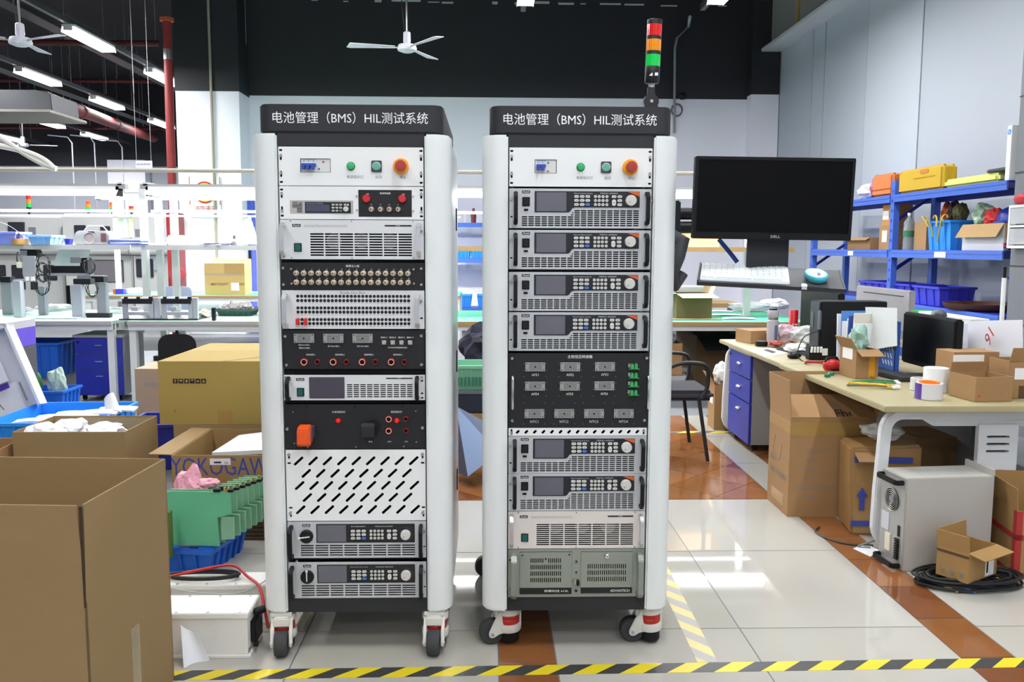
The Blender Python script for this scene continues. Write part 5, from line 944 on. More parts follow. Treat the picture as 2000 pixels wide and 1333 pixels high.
bag('pale wrapped lump beside the right test fixture', (PY(397,615,8.35).x,8.4,.752), (.06,.05,.035), 31, K('beige_lump','d9cdb4',.6), 'bag', .3, 'wrapped_lump')
for i, (u, v) in enumerate(((95,608),(120,606),(40,612),(222,612))): bag(f'{["second","third","leftmost","rightmost"][i]} crumpled film on the left bench top', (PZ(u,v,.752).x,PZ(u,v,.752).y,.752), (.12,.08,.03), 40+i, plastic_film, 'plastic film', .4, 'plastic_film')
# back-row items
kx = PY(445,573,12.5); tK = carton('brown carton printed with a wave logo on the back-row bench', (kx.x,12.55), (.56,.36,.44), 0, K('keysight_cardboard','c3a469',.8,var=.03), {'b': 0}, z0=.752, fl=.06, closed=True)
on(tK, 'KEYSIGHT', .034, ink_k, (-.06,-.1815,.15)); on(tK, 'KEY', .034, ink_k, (.24,-.1815,.15))
for x in (-.2,.1): B().tube([(x+.008*k,-.1812,.15+.022*((-1)**k)*(1-abs(k-3)/5)) for k in range(7)],.0025,4).build('wave_mark', ink_k, tK)
B().box(.09,.2,-.186,-.1815,.06,.17).build('note_sheet', label_w, tK); B().box(-.28,.28,-.1814,-.1806,.27,.30).build('tape_strip', tape_c, tK); B().box(0,.28,-.183,-.1806,.3,.44).build('printed_flap', K('keysight_cardboard_b','b08f56',.8), tK); on(tK, '△ △ △', .02, ink_g, (.13,-.1838,.38))
t = PT('adhesive_box','orange and violet box on the back-row bench','box',233,565,12.45,.752); B().box(-.09,.0,0,.12,0,.07).build('orange_end', orange_p, t); B().box(-.05,.06,-.01,.12,.0,.075).build('violet_box', K('violet_box','4a35b8',.5), t)
bag('clear plastic bag on the back-row bench', (PY(265,566,12.6).x,12.6,.752), (.2,.1,.04), 52)
t = PT('office_chair','grey chair back behind the test fixtures','chair',340,575,11.0,0); B().prism(rrect(0,.78,.42,.3,.06,4),0,.04).build('backrest', K('chair_grey','8c98ab',.6), t, bev=.01); B().cyl((0,.05,.1),(0,.05,.66),.02).build('post', dark_plastic, t); B().box(-.22,.22,-.4,.02,.42,.48).build('seat', K('chair_grey','8c98ab',.6), t, bev=.02); B().box(-.28,.28,-.02,.1,0,.06).build('base', dark_plastic, t)
# machines in the left hall
mw_ = K('machine_white','c9cac8',.4,var=.02); mdk = K('machine_window','3a3a42',.15); 
for i, (u0, u1) in enumerate(((-60,128),(131,262),(264,352))):
    Y = 16.0-.3*i; a, b = PY(u0,600,Y), PY(u1,600,Y); zt = PY(u0,418,16).z; t = thing('production_machine', f'{["left","middle","right"][i]} large white machine enclosure in the left hall', 'machine', ((a.x+b.x)/2,Y,0)); w = (b.x-a.x)/2; o = Vector(t.location)
    B().box(-w,w,0,1.6,.12,1.28).build('lower_body', mw_, t, bev=.02); B().prism([(-.12,1.28),(-.16,1.33),(-.16,1.42),(-.05,1.48),(-.0,zt-.05),(.06,zt),(1.5,zt),(1.5,1.28)],-w,w,'X').build('upper_body', mw_, t, bev=.01); B().box(-w+.05,w-.05,.05,1.5,0,.12).build('plinth', K('machine_plinth','5e6064',.6), t)
    def mb(name, m, r, dy, bev=0): return PBox(t, name, m, r, Y-dy, dy-.0, bev)
    if i == 0:
        mb('window',mdk,(16,434,46,467),.16-.14+.04,.01); mb('display_panel',K('machine_screen','8a8c94',.3),(56,444,69,463),.05,.005); [mb('window',mdk,(r,518,r+25,548),.02,.01) for r in (-15,23,85)]; [mb('window',mdk,(r,551,r+13,566),.02,.005) for r in (36,60)]
    if i == 1:
        mb('window',mdk,(145,440,166,470),.05,.01); mb('window',mdk,(196,442,214,468),.05,.01); mb('window',K('machine_glass','7b787c',.1),(179,508,240,552),.02,.01); [mb('door_gap',dark_plastic,(r,558,r+2,603),.015) for r in (92+42,131)]; [mb('door_handle',ink_g,(r,585,r+2,598),.03) for r in (140,172)]
    if i == 2: [mb('window',mdk,(r,506,r+14,542),.03,.01) for r in (266,284)]; mb('display_panel',K('machine_screen','8a8c94',.3),(264,448,272,462),.05); mb('door_handle',K('handle_pale','cfd0d0',.3),(281,520,284,536),.04); mb('bench_tray',K('pale_tray','aab3c2',.5),(300,503,318,528),.05)
for i, (u, v0, v1, Y) in enumerate(((57,380,417,16.3),(173,391,420,16.1),(219,394,420,16.0),(257,402,420,15.8))):
    p, q = PY(u,v1,Y), PY(u,v0,Y); t = thing('signal_tower_light', f'small stack light on the machines, {["leftmost","second from left","third from left","rightmost"][i]}', 'signal light', (p.x,Y,p.z-.02)); h = q.z-p.z+.02; B().cyl((0,0,0),(0,0,h*.3),.02,n=10).build('pole', dark_plastic, t)
    for k, (cn, e) in enumerate((('lens_green',0),('lens_amber',0),('lit_red',0) if i in (1,2) else ('lens_red',0))): B().cyl((0,0,h*(.36+.2*k)),(0,0,h*(.55+.2*k)),.04,n=14).build('lens', K('lit_red_lens','ff3a28',.3,emit=2.5) if cn == 'lit_red' else MC[cn], t)
    B().cyl((0,0,h*.28),(0,0,h*.36),.042,n=14).build('collar', tk, t)
# wall furniture: hydrant cabinet, fire signs, blue door
t = PT('hydrant_cabinet','tall red fire hydrant cabinet beside the white pillar','fire cabinet',345,520,14.1,.0); B().box(-.14,.06,0,.25,.75,1.95).build('cabinet', K('hydrant_red','8f1d24',.4), t, bev=.005); B().box(-.04,.0,-.006,0,.78,1.92).build('door_gap', K('hydrant_gap','d8c8c8',.5), t); B().box(-.16,.09,.02,.24,0,.75).build('stand', white, t); B().cyl((.03,-.1,.98),(.03,.0,.98),.12,n=20).build('hose_reel', K('hose_red','9c3038',.6), t)
t = PT('fire_sign','yellow round no-fire sign with red text on the pillar','sign',400,376,14.37,None); B().box(-.25,.25,.0,.012,-.4,.25).build('board', white, t); B().lathe([(.001,.006),(.16,.006),(.16,0)],(0,0,0),28,'Y').build('yellow_disc', K('sign_yellow','f0d83a',.5), t); B().lathe([(.15,.008),(.175,.008),(.175,0)],(0,0,0),28,'Y',False).build('red_ring', ink_r, t); B(Matrix.Translation((0,-.008,0)) @ Matrix.Rotation(.8,4,'Y')).box(-.012,.012,-.003,.0,-.15,.15).build('red_bar', ink_r, t); txt('消防通道', .1, ink_r, t, (0,-.002,-.26), width=.34)
for x in (-.24,.24): B().box(x-.006,x+.006,-.003,0,-.2,.25).build('red_line', ink_r, t)
t = PT('blue_door','narrow blue locker door at the back wall','locker',474,450,14.7,0); B().box(-.12,.14,0,.28,0,2.35).build('door', K('locker_blue','4a64e0',.4), t, bev=.005); B().box(.1,.13,-.03,0,1.2,1.45).build('handle', dark_plastic, t); B().box(-.1,.1,-.004,0,1.7,1.8).build('vent', navy, t)
# blue rack seen between the cabinets, and the things stacked there
def blue_rack(label, x0, x1, y, zs, d=.5):
    t = thing('storage_rack', label, 'storage rack', ((x0+x1)/2,y,0)); w = (x1-x0)/2
    for sx in (-w,w-.05):
        for yy in (0,d): B().box(sx,sx+.05,yy,yy+.04,0,max(zs)+.3).build('upright', rackblue, t)
    for z in zs: B().box(-w,w,-.01,.02,z-.07,z).build('beam', rackblue, t); B().box(-w,w,.02,d,z-.02,z-.002).build('shelf_board', rackblue, t)
    return t
blue_rack('blue storage rack at the back wall, seen between the cabinets', -1.2, .6, 14.2, (.45,1.25,1.82))
for i, (u, z) in enumerate(((893,1.25),(922,1.25),(895,.45),(935,.45))): tote(f'blue bin on the back rack, {["upper left","upper right","lower left","lower right"][i]} of four', (PY(u+12,500,14.45).x,14.45), (.23,.36,.2), 0, lblue_bin, z+.001, 3)
t = PT('bottle','dark red bottle on the back rack between the cabinets','bottle',925,430,14.45,1.822); B().lathe([(.04,0),(.045,.12),(.045,.16),(.02,.2),(.02,.24)],n=14).build('body', K('bottle_dark_red','7d2f3a',.3), t, smooth=True)
t = PT('display_letters','white standing tags on the back rack between the cabinets','tag',912,432,14.45,1.822); [B().box(-.14+.12*k,-.06+.12*k,0,.03,0,.2-.02*k).build('tag_plate', K('tag_grey','c9c9cf',.5), t, bev=.005) for k in range(2)]
sx = PY(920,800,5.9).x
cs = carton('brown carton under the black case, between the cabinets', (sx,6.05), (.42,.36,.3), 0, card, None, closed=True); t = thing('black_case', 'black case stacked between the two cabinets', 'case', (sx,6.05,.306)); B().box(-.2,.2,-.17,.17,0,.13).build('body', K('case_navy','1f2634',.4), t, bev=.008); B().box(-.202,.202,-.172,.172,.13,.155).build('lid', K('case_grey','60646c',.4), t, bev=.005)
t = tote('pale green mesh crate on the black case', (sx,6.05), (.38,.32,.17), 0, K('pale_green_crate','7fc2a0',.4,trans=.1), .463, 5)
[B().box(-.17+.025*k,-.155+.025*k,-.166,-.16,.03,.09).build('mesh_slot', K('slot_green','2f6a52',.6), t) for k in range(14)]
bag('dark jacket bundle behind the green crate', (sx+.1,6.7,.5), (.2,.15,.16), 63, K('dark_fabric','26283a',.8), 'jacket', .25, 'jacket_bundle'); tag(B().box(-.25,.25,-.2,.2,0,.5).build('stool_box', K('brown_box_dark','6b4f3a',.8), loc=(sx+.1,6.7,0)), 'dark brown box under the jacket bundle', 'box')
c = PY(935,880,5.3); t = thing('umbrella', 'folded blue-grey umbrella leaning between the cabinets', 'umbrella', (c.x+.1,5.32,.0)); um = K('umbrella_blue_grey','4c5872',.6); 
M = Matrix.Translation((0,0,.02)) @ Matrix.Rotation(-.5,4,'Y')
for k in range(6): a = k*PI/3; B(M).add([(0,0,.5),(.24*math.cos(a),.24*math.sin(a),.12),(.2*math.cos(a+PI/6),.2*math.sin(a+PI/6),.14),(.24*math.cos(a+PI/3),.24*math.sin(a+PI/3),.12)],[(0,1,2),(0,2,3)]).build('panel', um if k % 2 else K('umbrella_light','8fa6cc',.6), t)
B(M).cyl((0,0,-.02),(0,0,.56),.008).build('shaft', steel, t)
# items on the right-hand green bench
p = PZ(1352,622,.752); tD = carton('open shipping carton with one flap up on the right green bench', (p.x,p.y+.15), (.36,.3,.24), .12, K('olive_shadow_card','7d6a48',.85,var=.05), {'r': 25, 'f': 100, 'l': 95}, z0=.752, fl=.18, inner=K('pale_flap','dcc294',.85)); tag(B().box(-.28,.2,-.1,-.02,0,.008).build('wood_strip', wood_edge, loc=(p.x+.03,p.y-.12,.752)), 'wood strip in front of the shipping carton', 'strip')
for i, (u, v) in enumerate(((1400,608),(1415,615),(1440,622))): q = PZ(u,v,.753+.002*i); sheet('paper_sheet', f'{["rear","middle","front"][i]} white paper lying on the right green bench', 'paper', [q+Vector((-.16,-.08,0)),q+Vector((.16,-.1,0)),q+Vector((.18,.08,0)),q+Vector((-.12,.1,0))], paper, .004)
t = PT('printer','pale desktop device behind the right green bench','printer',1345,578,10.2,.0); B().box(-.3,.25,0,.4,.8,.98).build('body', K('printer_pale','c5c8bf',.5), t, bev=.01); B().box(-.28,-.02,-.01,0,.86,.9).build('paper_slot', dark_plastic, t); B().box(-.4,.6,-.1,.5,.74,.79).build('table_top', wood_edge, t); [B().box(x,x+.05,.1,.15,0,.74).build('leg', post_g, t) for x in (-.35,.5)]
bag('clear film bundle on the right green bench', (PZ(1470,608,.753).x,PZ(1470,608,.753).y,.753), (.25,.12,.05), 71); bag('white film pack beside the film bundle', (PZ(1512,606,.753).x,PZ(1512,606,.753).y,.753), (.16,.1,.06), 72, paper, 'film pack', .2, 'film_pack')
c = PY(1375,470,8.6); carton('brown carton on the shelf behind the monitor', (c.x,8.75), (.3,.26,.2), .1, card2, {'l': 80, 'r': 100}, z0=SZ)
carton('carton under the right green bench, black flap open', (2.3,8.85), (.6,.5,.55), .2, K('dark_cardboard','6d563a',.85), {'f': 120, 'l': 60}, z0=.02, inner=K('black_flap','1d1c1a',.8)); carton('small carton with film on the lower bench shelf', (1.62,8.3), (.4,.36,.3), 0, card2, None, z0=.24); tag(B().box(-.25,.25,-.22,.22,0,.235).build('low_platform', bench_grey, loc=(1.62,8.3,0)), 'grey platform under the right green bench', 'platform'); bag('clear film heap in the small bench carton', (1.6,8.3,.36), (.16,.13,.15), 75)
# under the left benches: chair and clutter
t = thing('office_chair', 'black mesh chair pushed under the second bench', 'chair', (-2.85,8.0,0)); B().prism(rrect(0,.42,.34,.42,.1,5),0,.05).build('backrest', K('mesh_black','121212',.8), t, bev=.01); B().box(-.22,.22,-.0,.45,.16,.22).build('seat', K('mesh_black','121212',.8), t, bev=.02); B().box(-.25,.25,.1,.16,0,.05).build('base', dark_plastic, t); B().cyl((0,.2,.05),(0,.2,.16),.025).build('column', steel, t)
t = thing('duct_roll', 'grey foil duct lying under the second bench', 'duct', (-2.25,8.05,.5)); B().cyl((-.18,0,0),(.18,.05,.0),.055,n=18).build('duct', K('foil_grey','9aa0a6',.35,.6), t, smooth=True); tag(B().box(-.3,.3,-.2,.25,0,.44).build('tool_box', K('tool_box_brown','574636',.8), loc=(-2.22,8.1,0)), 'brown box carrying the foil duct under the bench', 'box')
bag('dark bag beside the foil duct', (-1.62,8.1,.42), (.22,.15,.14), 81, K('dark_bag','2b2826',.7), 'bag', .2, 'bag'); tag(B().box(-.25,.2,-.2,.25,0,.42).build('low_box', K('low_box_blue','2563b0',.6), loc=(-1.6,8.1,0)), 'blue box under the dark bag', 'box')
# ================================================================ desk on the right
DZ = .722
tD_ = thing('office_desk', 'long beige-topped desk with white frame at the right', 'desk', (1.8,3.87,0)); dx1 = .86; o = Vector(tD_.location)
B().box(0,dx1,0,1.46,.692,.72).build('top', beige_desk, tD_, bev=.004); B().box(.012,dx1,1.464,2.92,.692,.72).build('top', beige_desk, tD_, bev=.004); B().box(dx1+.005,1.6,0,2.92,.692,.72).build('top', beige_desk, tD_, bev=.004)
def c_leg(y, s=.05):
    pts = [(.75,y,.665),(.2,y,.665)]+[(.14+.08*math.cos(a)+.0,y,.585+.08*math.sin(a)) for a in [math.radians(90+15*k) for k in range(7)]]+[(.045,y,.3)]+[(.14-.0+.1*math.cos(a)-.0,y,.135+.11*math.sin(a)) for a in [math.radians(190+14*k) for k in range(6)]]+[(.3,y,.022),(.75,y,.022)]
    return B().bar(pts, s, .045, (0,1,0)).build('leg_frame', desk_white, tD_, bev=.006)
for y in (.12,1.46,2.8): c_leg(y)
B().prism([(.2,.665),(1.6,.665),(1.6,.6),(.3,.6),(.235,.64),(.2,.65)],.14,.165).build('end_beam', desk_white, tD_, bev=.003)
sl = [rrect(.61,z,.11,.012,.0055,4) for z in (.55,.515,.48,.3,.265,.23)]
B().plate(rrect(.61,.33,.19,.56),sl,.13,.16).build('slotted_column', desk_white, tD_); B().box(.53,.69,.16,.22,.05,.6).build('column_core', K('column_dark','3f4a4e',.7), tD_); B().box(.5,.72,.1,.26,0,.05).build('column_foot', desk_white, tD_)
B().box(.72,.74,.3,2.8,.12,.6).build('modesty_panel', K('modesty_grey','8d9098',.6), tD_); B().box(.05,1.5,.1,.13,.05,.08).build('foot_rail', desk_white, tD_)
pd = pedestal('indigo three-drawer pedestal at the far end of the long desk', (2.08,6.28), -PI/2, K('pedestal_grey','918f8b',.5), (.17,.17,.27), .54, .5, False, K('pedestal_top','9b9a97',.5))
c = pd.location; tag(B().blob((0,0,0),(.035,.025,.018),5,.1,2).build('charger', white, loc=(1.95,6.2,.628)), 'white charger on top of the desk pedestal', 'charger'); tag(B().box(-.05,.05,-.03,.03,0,.03).build('small_box', K('olive_small_box','8f9a86',.5), loc=(2.1,6.1,.606)), 'small grey-green box on top of the desk pedestal', 'box')
# desk items
q = PZ(1500,690,DZ); sh = sheet('paper_sheet','printed white paper at the far end of the long desk','paper',[PZ(1465,684,DZ),PZ(1495,698,DZ),PZ(1540,690,DZ),PZ(1505,680,DZ)],paper,.0); B().add([PZ(1490,684,DZ+.002),PZ(1508,690,DZ+.002),PZ(1517,688,DZ+.002),PZ(1499,682,DZ+.002)],[(0,1,2,3)]).build('dark_print', ink_k, sh)
carton('flat brown carton at the far end of the long desk', (2.06,6.6), (.26,.22,.09), .25, card2, None, closed=True, z0=DZ); q = PZ(1487,676,DZ); tag(B().cyl((0,0,0),(0,0,.035),.045,n=20).build('desk_puck', dark_plastic, bev=.004, loc=q), 'small black puck beside the grey bottle', 'puck')
q = PZ(1508,674,DZ); t = thing('water_bottle', 'grey thermos bottle with handle sleeve on the desk', 'bottle', (q.x,q.y,DZ)); gb = K('bottle_lilac_grey','b0adb5',.35); B().lathe([(.041,0),(.042,.18),(.036,.185),(.036,.205),(.04,.21),(.04,.25),(.036,.258)],n=24).build('body', gb, t, smooth=True); B().lathe([(.037,.19),(.037,.203)],n=24).build('steel_band', steel, t); B().prism(rrect(.012,.09,.022,.12,.01,4),-.046,-.04).build('window', K('bottle_glass','55708a',.2), t); B().lathe([(.03,.258),(.03,.268),(.001,.27)],n=20).build('cap', dark_plastic, t)
q = PZ(1548,668,DZ); t = thing('drink_can', 'tall red can with white print on the desk', 'can', (q.x,q.y,DZ)); B().lathe([(.034,0),(.034,.24),(.03,.245),(.001,.245)],n=22).build('can', K('can_red','b8141c',.3), t, smooth=True); txt('红', .05, ink_w, t, (0,-.0345,.12))
for i, (u, v, r, s, m) in enumerate(((1530,672,(.1,.08,.07),91,K('pink_film','d9bcc6',.25,var=.2,alpha=.75,bump=.5,bscale=30)),(1575,675,(.13,.1,.07),92,plastic_film),(1560,690,(.1,.06,.03),93,paper),(1515,678,(.05,.05,.02),94,K('red_film','b05048',.4,var=.3)))): q = PZ(u,v,DZ); bag(f'{["pink","clear","white","reddish"][i]} crumpled bag in the clutter behind the grey bottle', (q.x,q.y,DZ), r, s, m)
def kboard(label, c, rz, L=.44, d=.15):
    t = thing('keyboard', label, 'keyboard', (c[0],c[1],DZ), rz); km = K('keyboard_black','2a2b2e',.45); B().box(-L/2,L/2,-d/2,d/2,0,.014).build('base', km, t, bev=.004); kk = None
    for r in range(5):
        for i in range(15):
            x = -L/2+.02+i*(L-.035)/15; y = -d/2+.014+r*(d-.022)/5
            if kk is None: ob = B().box(0,(L-.035)/15-.003,0,(d-.022)/5-.003,.014,.02).build('key', K('key_black','35363a',.5), t, loc=(x,y,0)); kk = ob.data
            else: link('key', kk, t, (x,y,0))
    return t
q = PZ(1562,690,DZ); kboard('black keyboard beside the printed paper', (q.x+.02,q.y,0), -PI/2+.25, .42); q = PZ(1755,737,DZ); kboard('black keyboard in front of the near desk monitor', (q.x-.02,q.y+.05,0), -PI/2+.12)
q = PZ(1551,700,DZ); t = thing('mouse', 'black mouse on the desk beside the printed paper', 'mouse', (q.x,q.y,DZ), .5); B().blob((0,0,.016),(.055,.034,.02),5,.03,3).build('shell', dark_plastic, t, smooth=True); B().cyl((-.03,-.004,.034),(-.03,.004,.034),.006,n=10).build('wheel', rubber, t)
def lcd(label, X, y0, y1, z0, z1, bm):
    t = thing('monitor', label, 'monitor', (X,(y0+y1)/2,DZ)); w = (y1-y0)/2; B().box(0,.045,-w,w,z0-DZ,z1-DZ).build('housing', bm, t, bev=.008); B().box(-.002,0,-w+.012,w-.012,z0-DZ+.025,z1-DZ-.012).build('screen', screen_black, t); B().box(.02,.05,-.04,.04,.01,z0-DZ+.06).build('stand', bm, t); B().box(-.06,.12,-.11,.11,0,.012).build('foot', bm, t, bev=.004); return t
m2_ = lcd('near black desk monitor facing the left side', 2.42, 4.45, 5.03, .775, 1.068, dark_plastic); lcd('far black desk monitor half hidden by the tray', 2.42, 5.98, 6.72, .80, 1.125, K('monitor_charcoal','1a1b1e',.6,spec=.2)); t = lcd('silver-backed monitor at the opposite desk', 2.95, 6.05, 6.95, .84, 1.14, K('monitor_silver','a7a2aa',.35,.4)); B().box(-.006,.0-.001,-.36,.3,.37,.376).build('vent_slot', ink_k, t)
bpy.data.objects.remove([c for c in t.children if c.name.startswith('screen')][0])
t = thing('computer_tower', 'black desktop computer tower standing on the desk', 'computer', (2.12,5.5,DZ)); B().box(0,.42,0,.18,0,.375).build('case', dark_plastic, t, bev=.004); B().box(-.012,0,.01,.17,.005,.37).build('front_bezel', K('tower_front','202226',.35), t, bev=.004); B().box(-.015,-.012,.1,.15,.2,.3).build('drive_bay', K('bay_grey','4d4f55',.4), t)
t = thing('usb_hub', 'slim grey hub hanging on the black computer tower', 'hub', (2.09,5.47,DZ+.25)); B().box(0,.012,-.02,.02,-.05,.07).build('body', K('hub_grey','5a5c66',.4), t, bev=.003); B().tube(catmull([Vector(p)-Vector((0,0,.25)) for p in ((0,0,.19),(-.08,.02,.15),(-.12,.02,.05),(-.1,-.02,.0),(-.04,-.1,.005))]),.0035,6).build('cord', cable_k, t)
# papers and file holders
def holder(label, X, y0, y1, h, m, th=.09):
    t = thing('file_holder', label, 'file holder', (X,y0,DZ)); w = y1-y0
    B().prism([(0,0),(w,0),(w,h*.5),(w*.62,h*.62),(w*.3,h),(0,h)],0,.003,'X').build('side', m, t); B().prism([(0,0),(w,0),(w,h*.5),(w*.62,h*.62),(w*.3,h),(0,h)],th,th+.003,'X').build('side', m, t); B().box(0,th,0,.003,0,h).build('spine', m, t); B().box(0,th,0,w,0,.003).build('bottom', m, t)
    for r in range(5):
        for k in range(4): y, z = .03+k*.036+.012*(r % 2), .06+r*.042; B(Matrix.Translation((-.0006,y,z)) @ Matrix.Rotation(-.6,4,'X')).box(-.001,0,-.005,.005,-.016,.016).build('slot', K('slot_pale','cfd4dc',.6), t) if y < w*.62 or z < h*.45 else None
    return t
holder('blue perforated file holder full of papers', 2.3, 4.86, 5.14, .3, K('holder_blue','2f5aa8',.5), .025); holder('grey perforated file holder at the right end', 2.67, 4.05, 4.35, .31, K('holder_grey','8f979d',.5))
cols = [('white folder','e4e6ea'),('cream folder','dcd8cc'),('blue folder','2e4f9c'),('white document','eceef0'),('white document','e6eaec'),('sky blue folder','4f82c4'),('white document','e9ebee')]
for i, (nm, c_) in enumerate(cols):
    y0 = 5.12+.035*i; tag(B().box(0,.19,-.005,.005,0,.27+.02*((i*3) % 4)).build('document_file', K('doc_'+c_,c_,.7), bev=.001, loc=(2.16+.012*(i % 2),y0,DZ), rot=(.1-.03*i,0,.06*(i % 3))), f'{nm} standing behind the desk boxes, {ordn[i]} from the near side', 'file', 'files standing on the desk')
q = [PX(1695,688,2.28),PX(1752,676,2.28),PX(1752,602,2.3),PX(1690,600,2.3)]; sheet('plastic_sleeve','grey-white sleeve leaning on the blue file holder','document',q,K('sleeve_grey','cdd2d2',.5,var=.06),.02)
sheet('envelope','white envelope with red handwriting at the right','envelope',[PX(1888,728,2.72),PX(1998,722,2.72),PX(1997,625,2.75),PX(1890,628,2.75)],K('envelope_white','d9d9e0',.7,var=.02),.004); e = [x for x in bpy.data.objects if x.name == 'envelope'][0]; txt('Bom 91', .07, ink_r, e, PX(1920,690,2.70), rot=(PI/2,-1.1,-PI/2), shear=.2)
sheet('plastic_sleeve','crumpled grey sleeve beside the white envelope','document',[PX(1868,722,2.66),PX(1890,722,2.66),PX(1890,632,2.7),PX(1866,645,2.7)],K('sleeve_pale','b9bfc8',.5,var=.1),.03)
# open box with bag, tools
tb = carton('open brown box with orange stripe and plastic bag on the desk', (2.07,4.8), (.13,.18,.16), .1, card2, {'l': 30, 'f': 115}, z0=DZ, fl=.07); B().box(.01,.045,-.0915,-.0905,0,.16).build('orange_stripe', K('orange_tape','d99a2a',.4), tb); B().box(-.0658,-.0652,-.05,.06,.1,.16).build('label', label_w, tb)
bag('clear bag with green parts in the orange-striped box', (2.07,4.82,DZ+.08), (.05,.065,.1), 101, K('green_film','9cc3b4',.2,var=.4,scale=20,alpha=.8,bump=.4,bscale=30))
q = PZ(1624,728,DZ); t = thing('tape_measure', 'red and black cable tool on the desk', 'tool', (q.x,q.y,DZ), .2); B().blob((0,0,.04),(.055,.04,.042),3,.05,3).build('body', K('tool_red','b81e22',.35), t, smooth=True); B().tube([(-.045,0,.06),(-.03,0,.085),(.03,0,.085),(.045,0,.06)],.008,8).build('grip', dark_plastic, t); B().box(-.025,.025,-.045,-.03,.01,.025).build('lock', dark_plastic, t)
q = PZ(1592,712,DZ); tag(B().tube([(.06*math.cos(a*PI/10),.045*math.sin(a*PI/10),.008+.012*(a > 10)) for a in range(21)],.007,7).build('red_ring', K('tool_red','b81e22',.35), smooth=True, loc=q), 'red ring strap beside the red cable tool', 'strap')
q = PZ(1612,706,DZ); t = thing('glove_block', 'black holder with white glove fingers on the desk', 'holder', (q.x-.02,q.y+.1,DZ)); B().box(-.06,.07,-.04,.04,0,.09).build('block', dark_plastic, t, bev=.005); [B().cyl((-.05+.02*k,-.045,.05),(-.05+.02*k,-.05,.085),.008,n=8).build('glove_finger', white, t) for k in range(4)]; B().box(.02,.055,-.043,-.04,.03,.075).build('label', label_w, t)
for i in range(3): q = PZ(1612+8*i,738-2*i,DZ); tag(B().cyl((0,0,.009),(.03,.02,.009),.009,n=8).build('screw_anchor', K('anchor_green','1f7a5c',.5), loc=q, rot=(0,0,i*.7)), f'{["left","middle","right"][i]} green wall anchor beside the red tool', 'anchor')
for i in range(9):
    a, b = PZ(1657+rnd.uniform(-4,4),750+rnd.uniform(-4,4),DZ+.004+.003*(i // 3)), PZ(1745+rnd.uniform(-6,8),752+rnd.uniform(-8,6),DZ+.004+.003*(i // 3)); c_ = a.lerp(b,.5)+Vector((rnd.uniform(-.02,.02),rnd.uniform(-.02,.02),.006)); col = ['wire_yellow','wire_green','wire_brown'][i % 3]
    t = tag(B().tube(catmull([a,c_,b],5),.004,6).build('wire_harness', K(col,{'wire_yellow':'d2b31e','wire_green':'2f8a58','wire_brown':'7a4a34'}[col],.5)), f'{["yellow","green","brown"][i % 3]} wire in the harness bundle on the desk, {["first","second","third"][i // 3]} of its colour', 'wire', 'wire harness on the desk'); B().cbox(b+Vector((.01,0,0)),(.022,.016,.01)).build('white_plug', white, t)
# tape rolls, paper roll, small cartons at the near end
def ring(label, q, R, r, h, m, core=None, name='tape_roll'):
    t = thing(name, label, 'tape', (q.x,q.y,DZ)); B().lathe([(r,0),(R,0),(R,h),(r,h),(r,0)],n=32).build('roll', m, t, smooth=True)
    if core: B().lathe([(r-.012,0),(r,0),(r,h+.008),(r-.012,h+.004),(r-.012,0)],n=32).build('core', core, t, smooth=True)
    return t
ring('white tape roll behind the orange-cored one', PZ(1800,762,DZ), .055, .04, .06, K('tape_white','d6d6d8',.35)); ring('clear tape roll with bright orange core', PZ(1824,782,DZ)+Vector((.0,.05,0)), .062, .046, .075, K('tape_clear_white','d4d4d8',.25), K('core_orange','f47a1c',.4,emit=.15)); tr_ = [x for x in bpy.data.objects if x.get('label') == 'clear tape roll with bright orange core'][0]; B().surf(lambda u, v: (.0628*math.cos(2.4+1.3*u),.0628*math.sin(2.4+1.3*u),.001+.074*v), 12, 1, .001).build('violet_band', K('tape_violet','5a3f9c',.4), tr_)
q = PZ(1850,770,DZ); t = thing('paper_roll', 'white label paper roll trailing a loose end on the desk', 'paper roll', (q.x-.02,q.y+.08,DZ)); B().lathe([(.012,0),(.058,0),(.058,.12),(.012,.12)],n=28).build('roll', paper, t, smooth=True); B().surf(lambda u, v: (.05+.1*u,-.03-.06*u+.02*math.sin(u*3),.11-.1*v-.01*u), 8, 4, .001).build('loose_end', paper, t, smooth=True)
cA = carton('small open carton in front of the white envelope', (2.36,4.09), (.19,.2,.115), .1, card2, {'b': -10}, z0=DZ, fl=.05); on(cA, 'CHINA', .008, ink_g, (.03,-.1006,.035)); B().box(-.08,-.07,-.101,-.1002,.02,.03).build('red_mark', ink_r, cA)
cB = carton('upright small carton with white label at the right end', (2.56,4.16), (.15,.16,.18), .02, card2, {'f': 20, 'r': 60}, z0=DZ, fl=.07); B().box(-.045,.04,-.0812,-.0803,.09,.145).build('label', label_w, cB); B().box(-.02,.01,-.0812,-.0803,.0,.06).build('tape_patch', K('dark_tape','5b4326',.5), cB)
cC = carton('carton with torn paper label behind the small open carton', (2.46,4.4), (.24,.16,.19), .05, card2, None, closed=True, z0=DZ); B().box(-.122,.04,-.0815,-.0803,.1,.18).build('torn_label', label_w, cC)
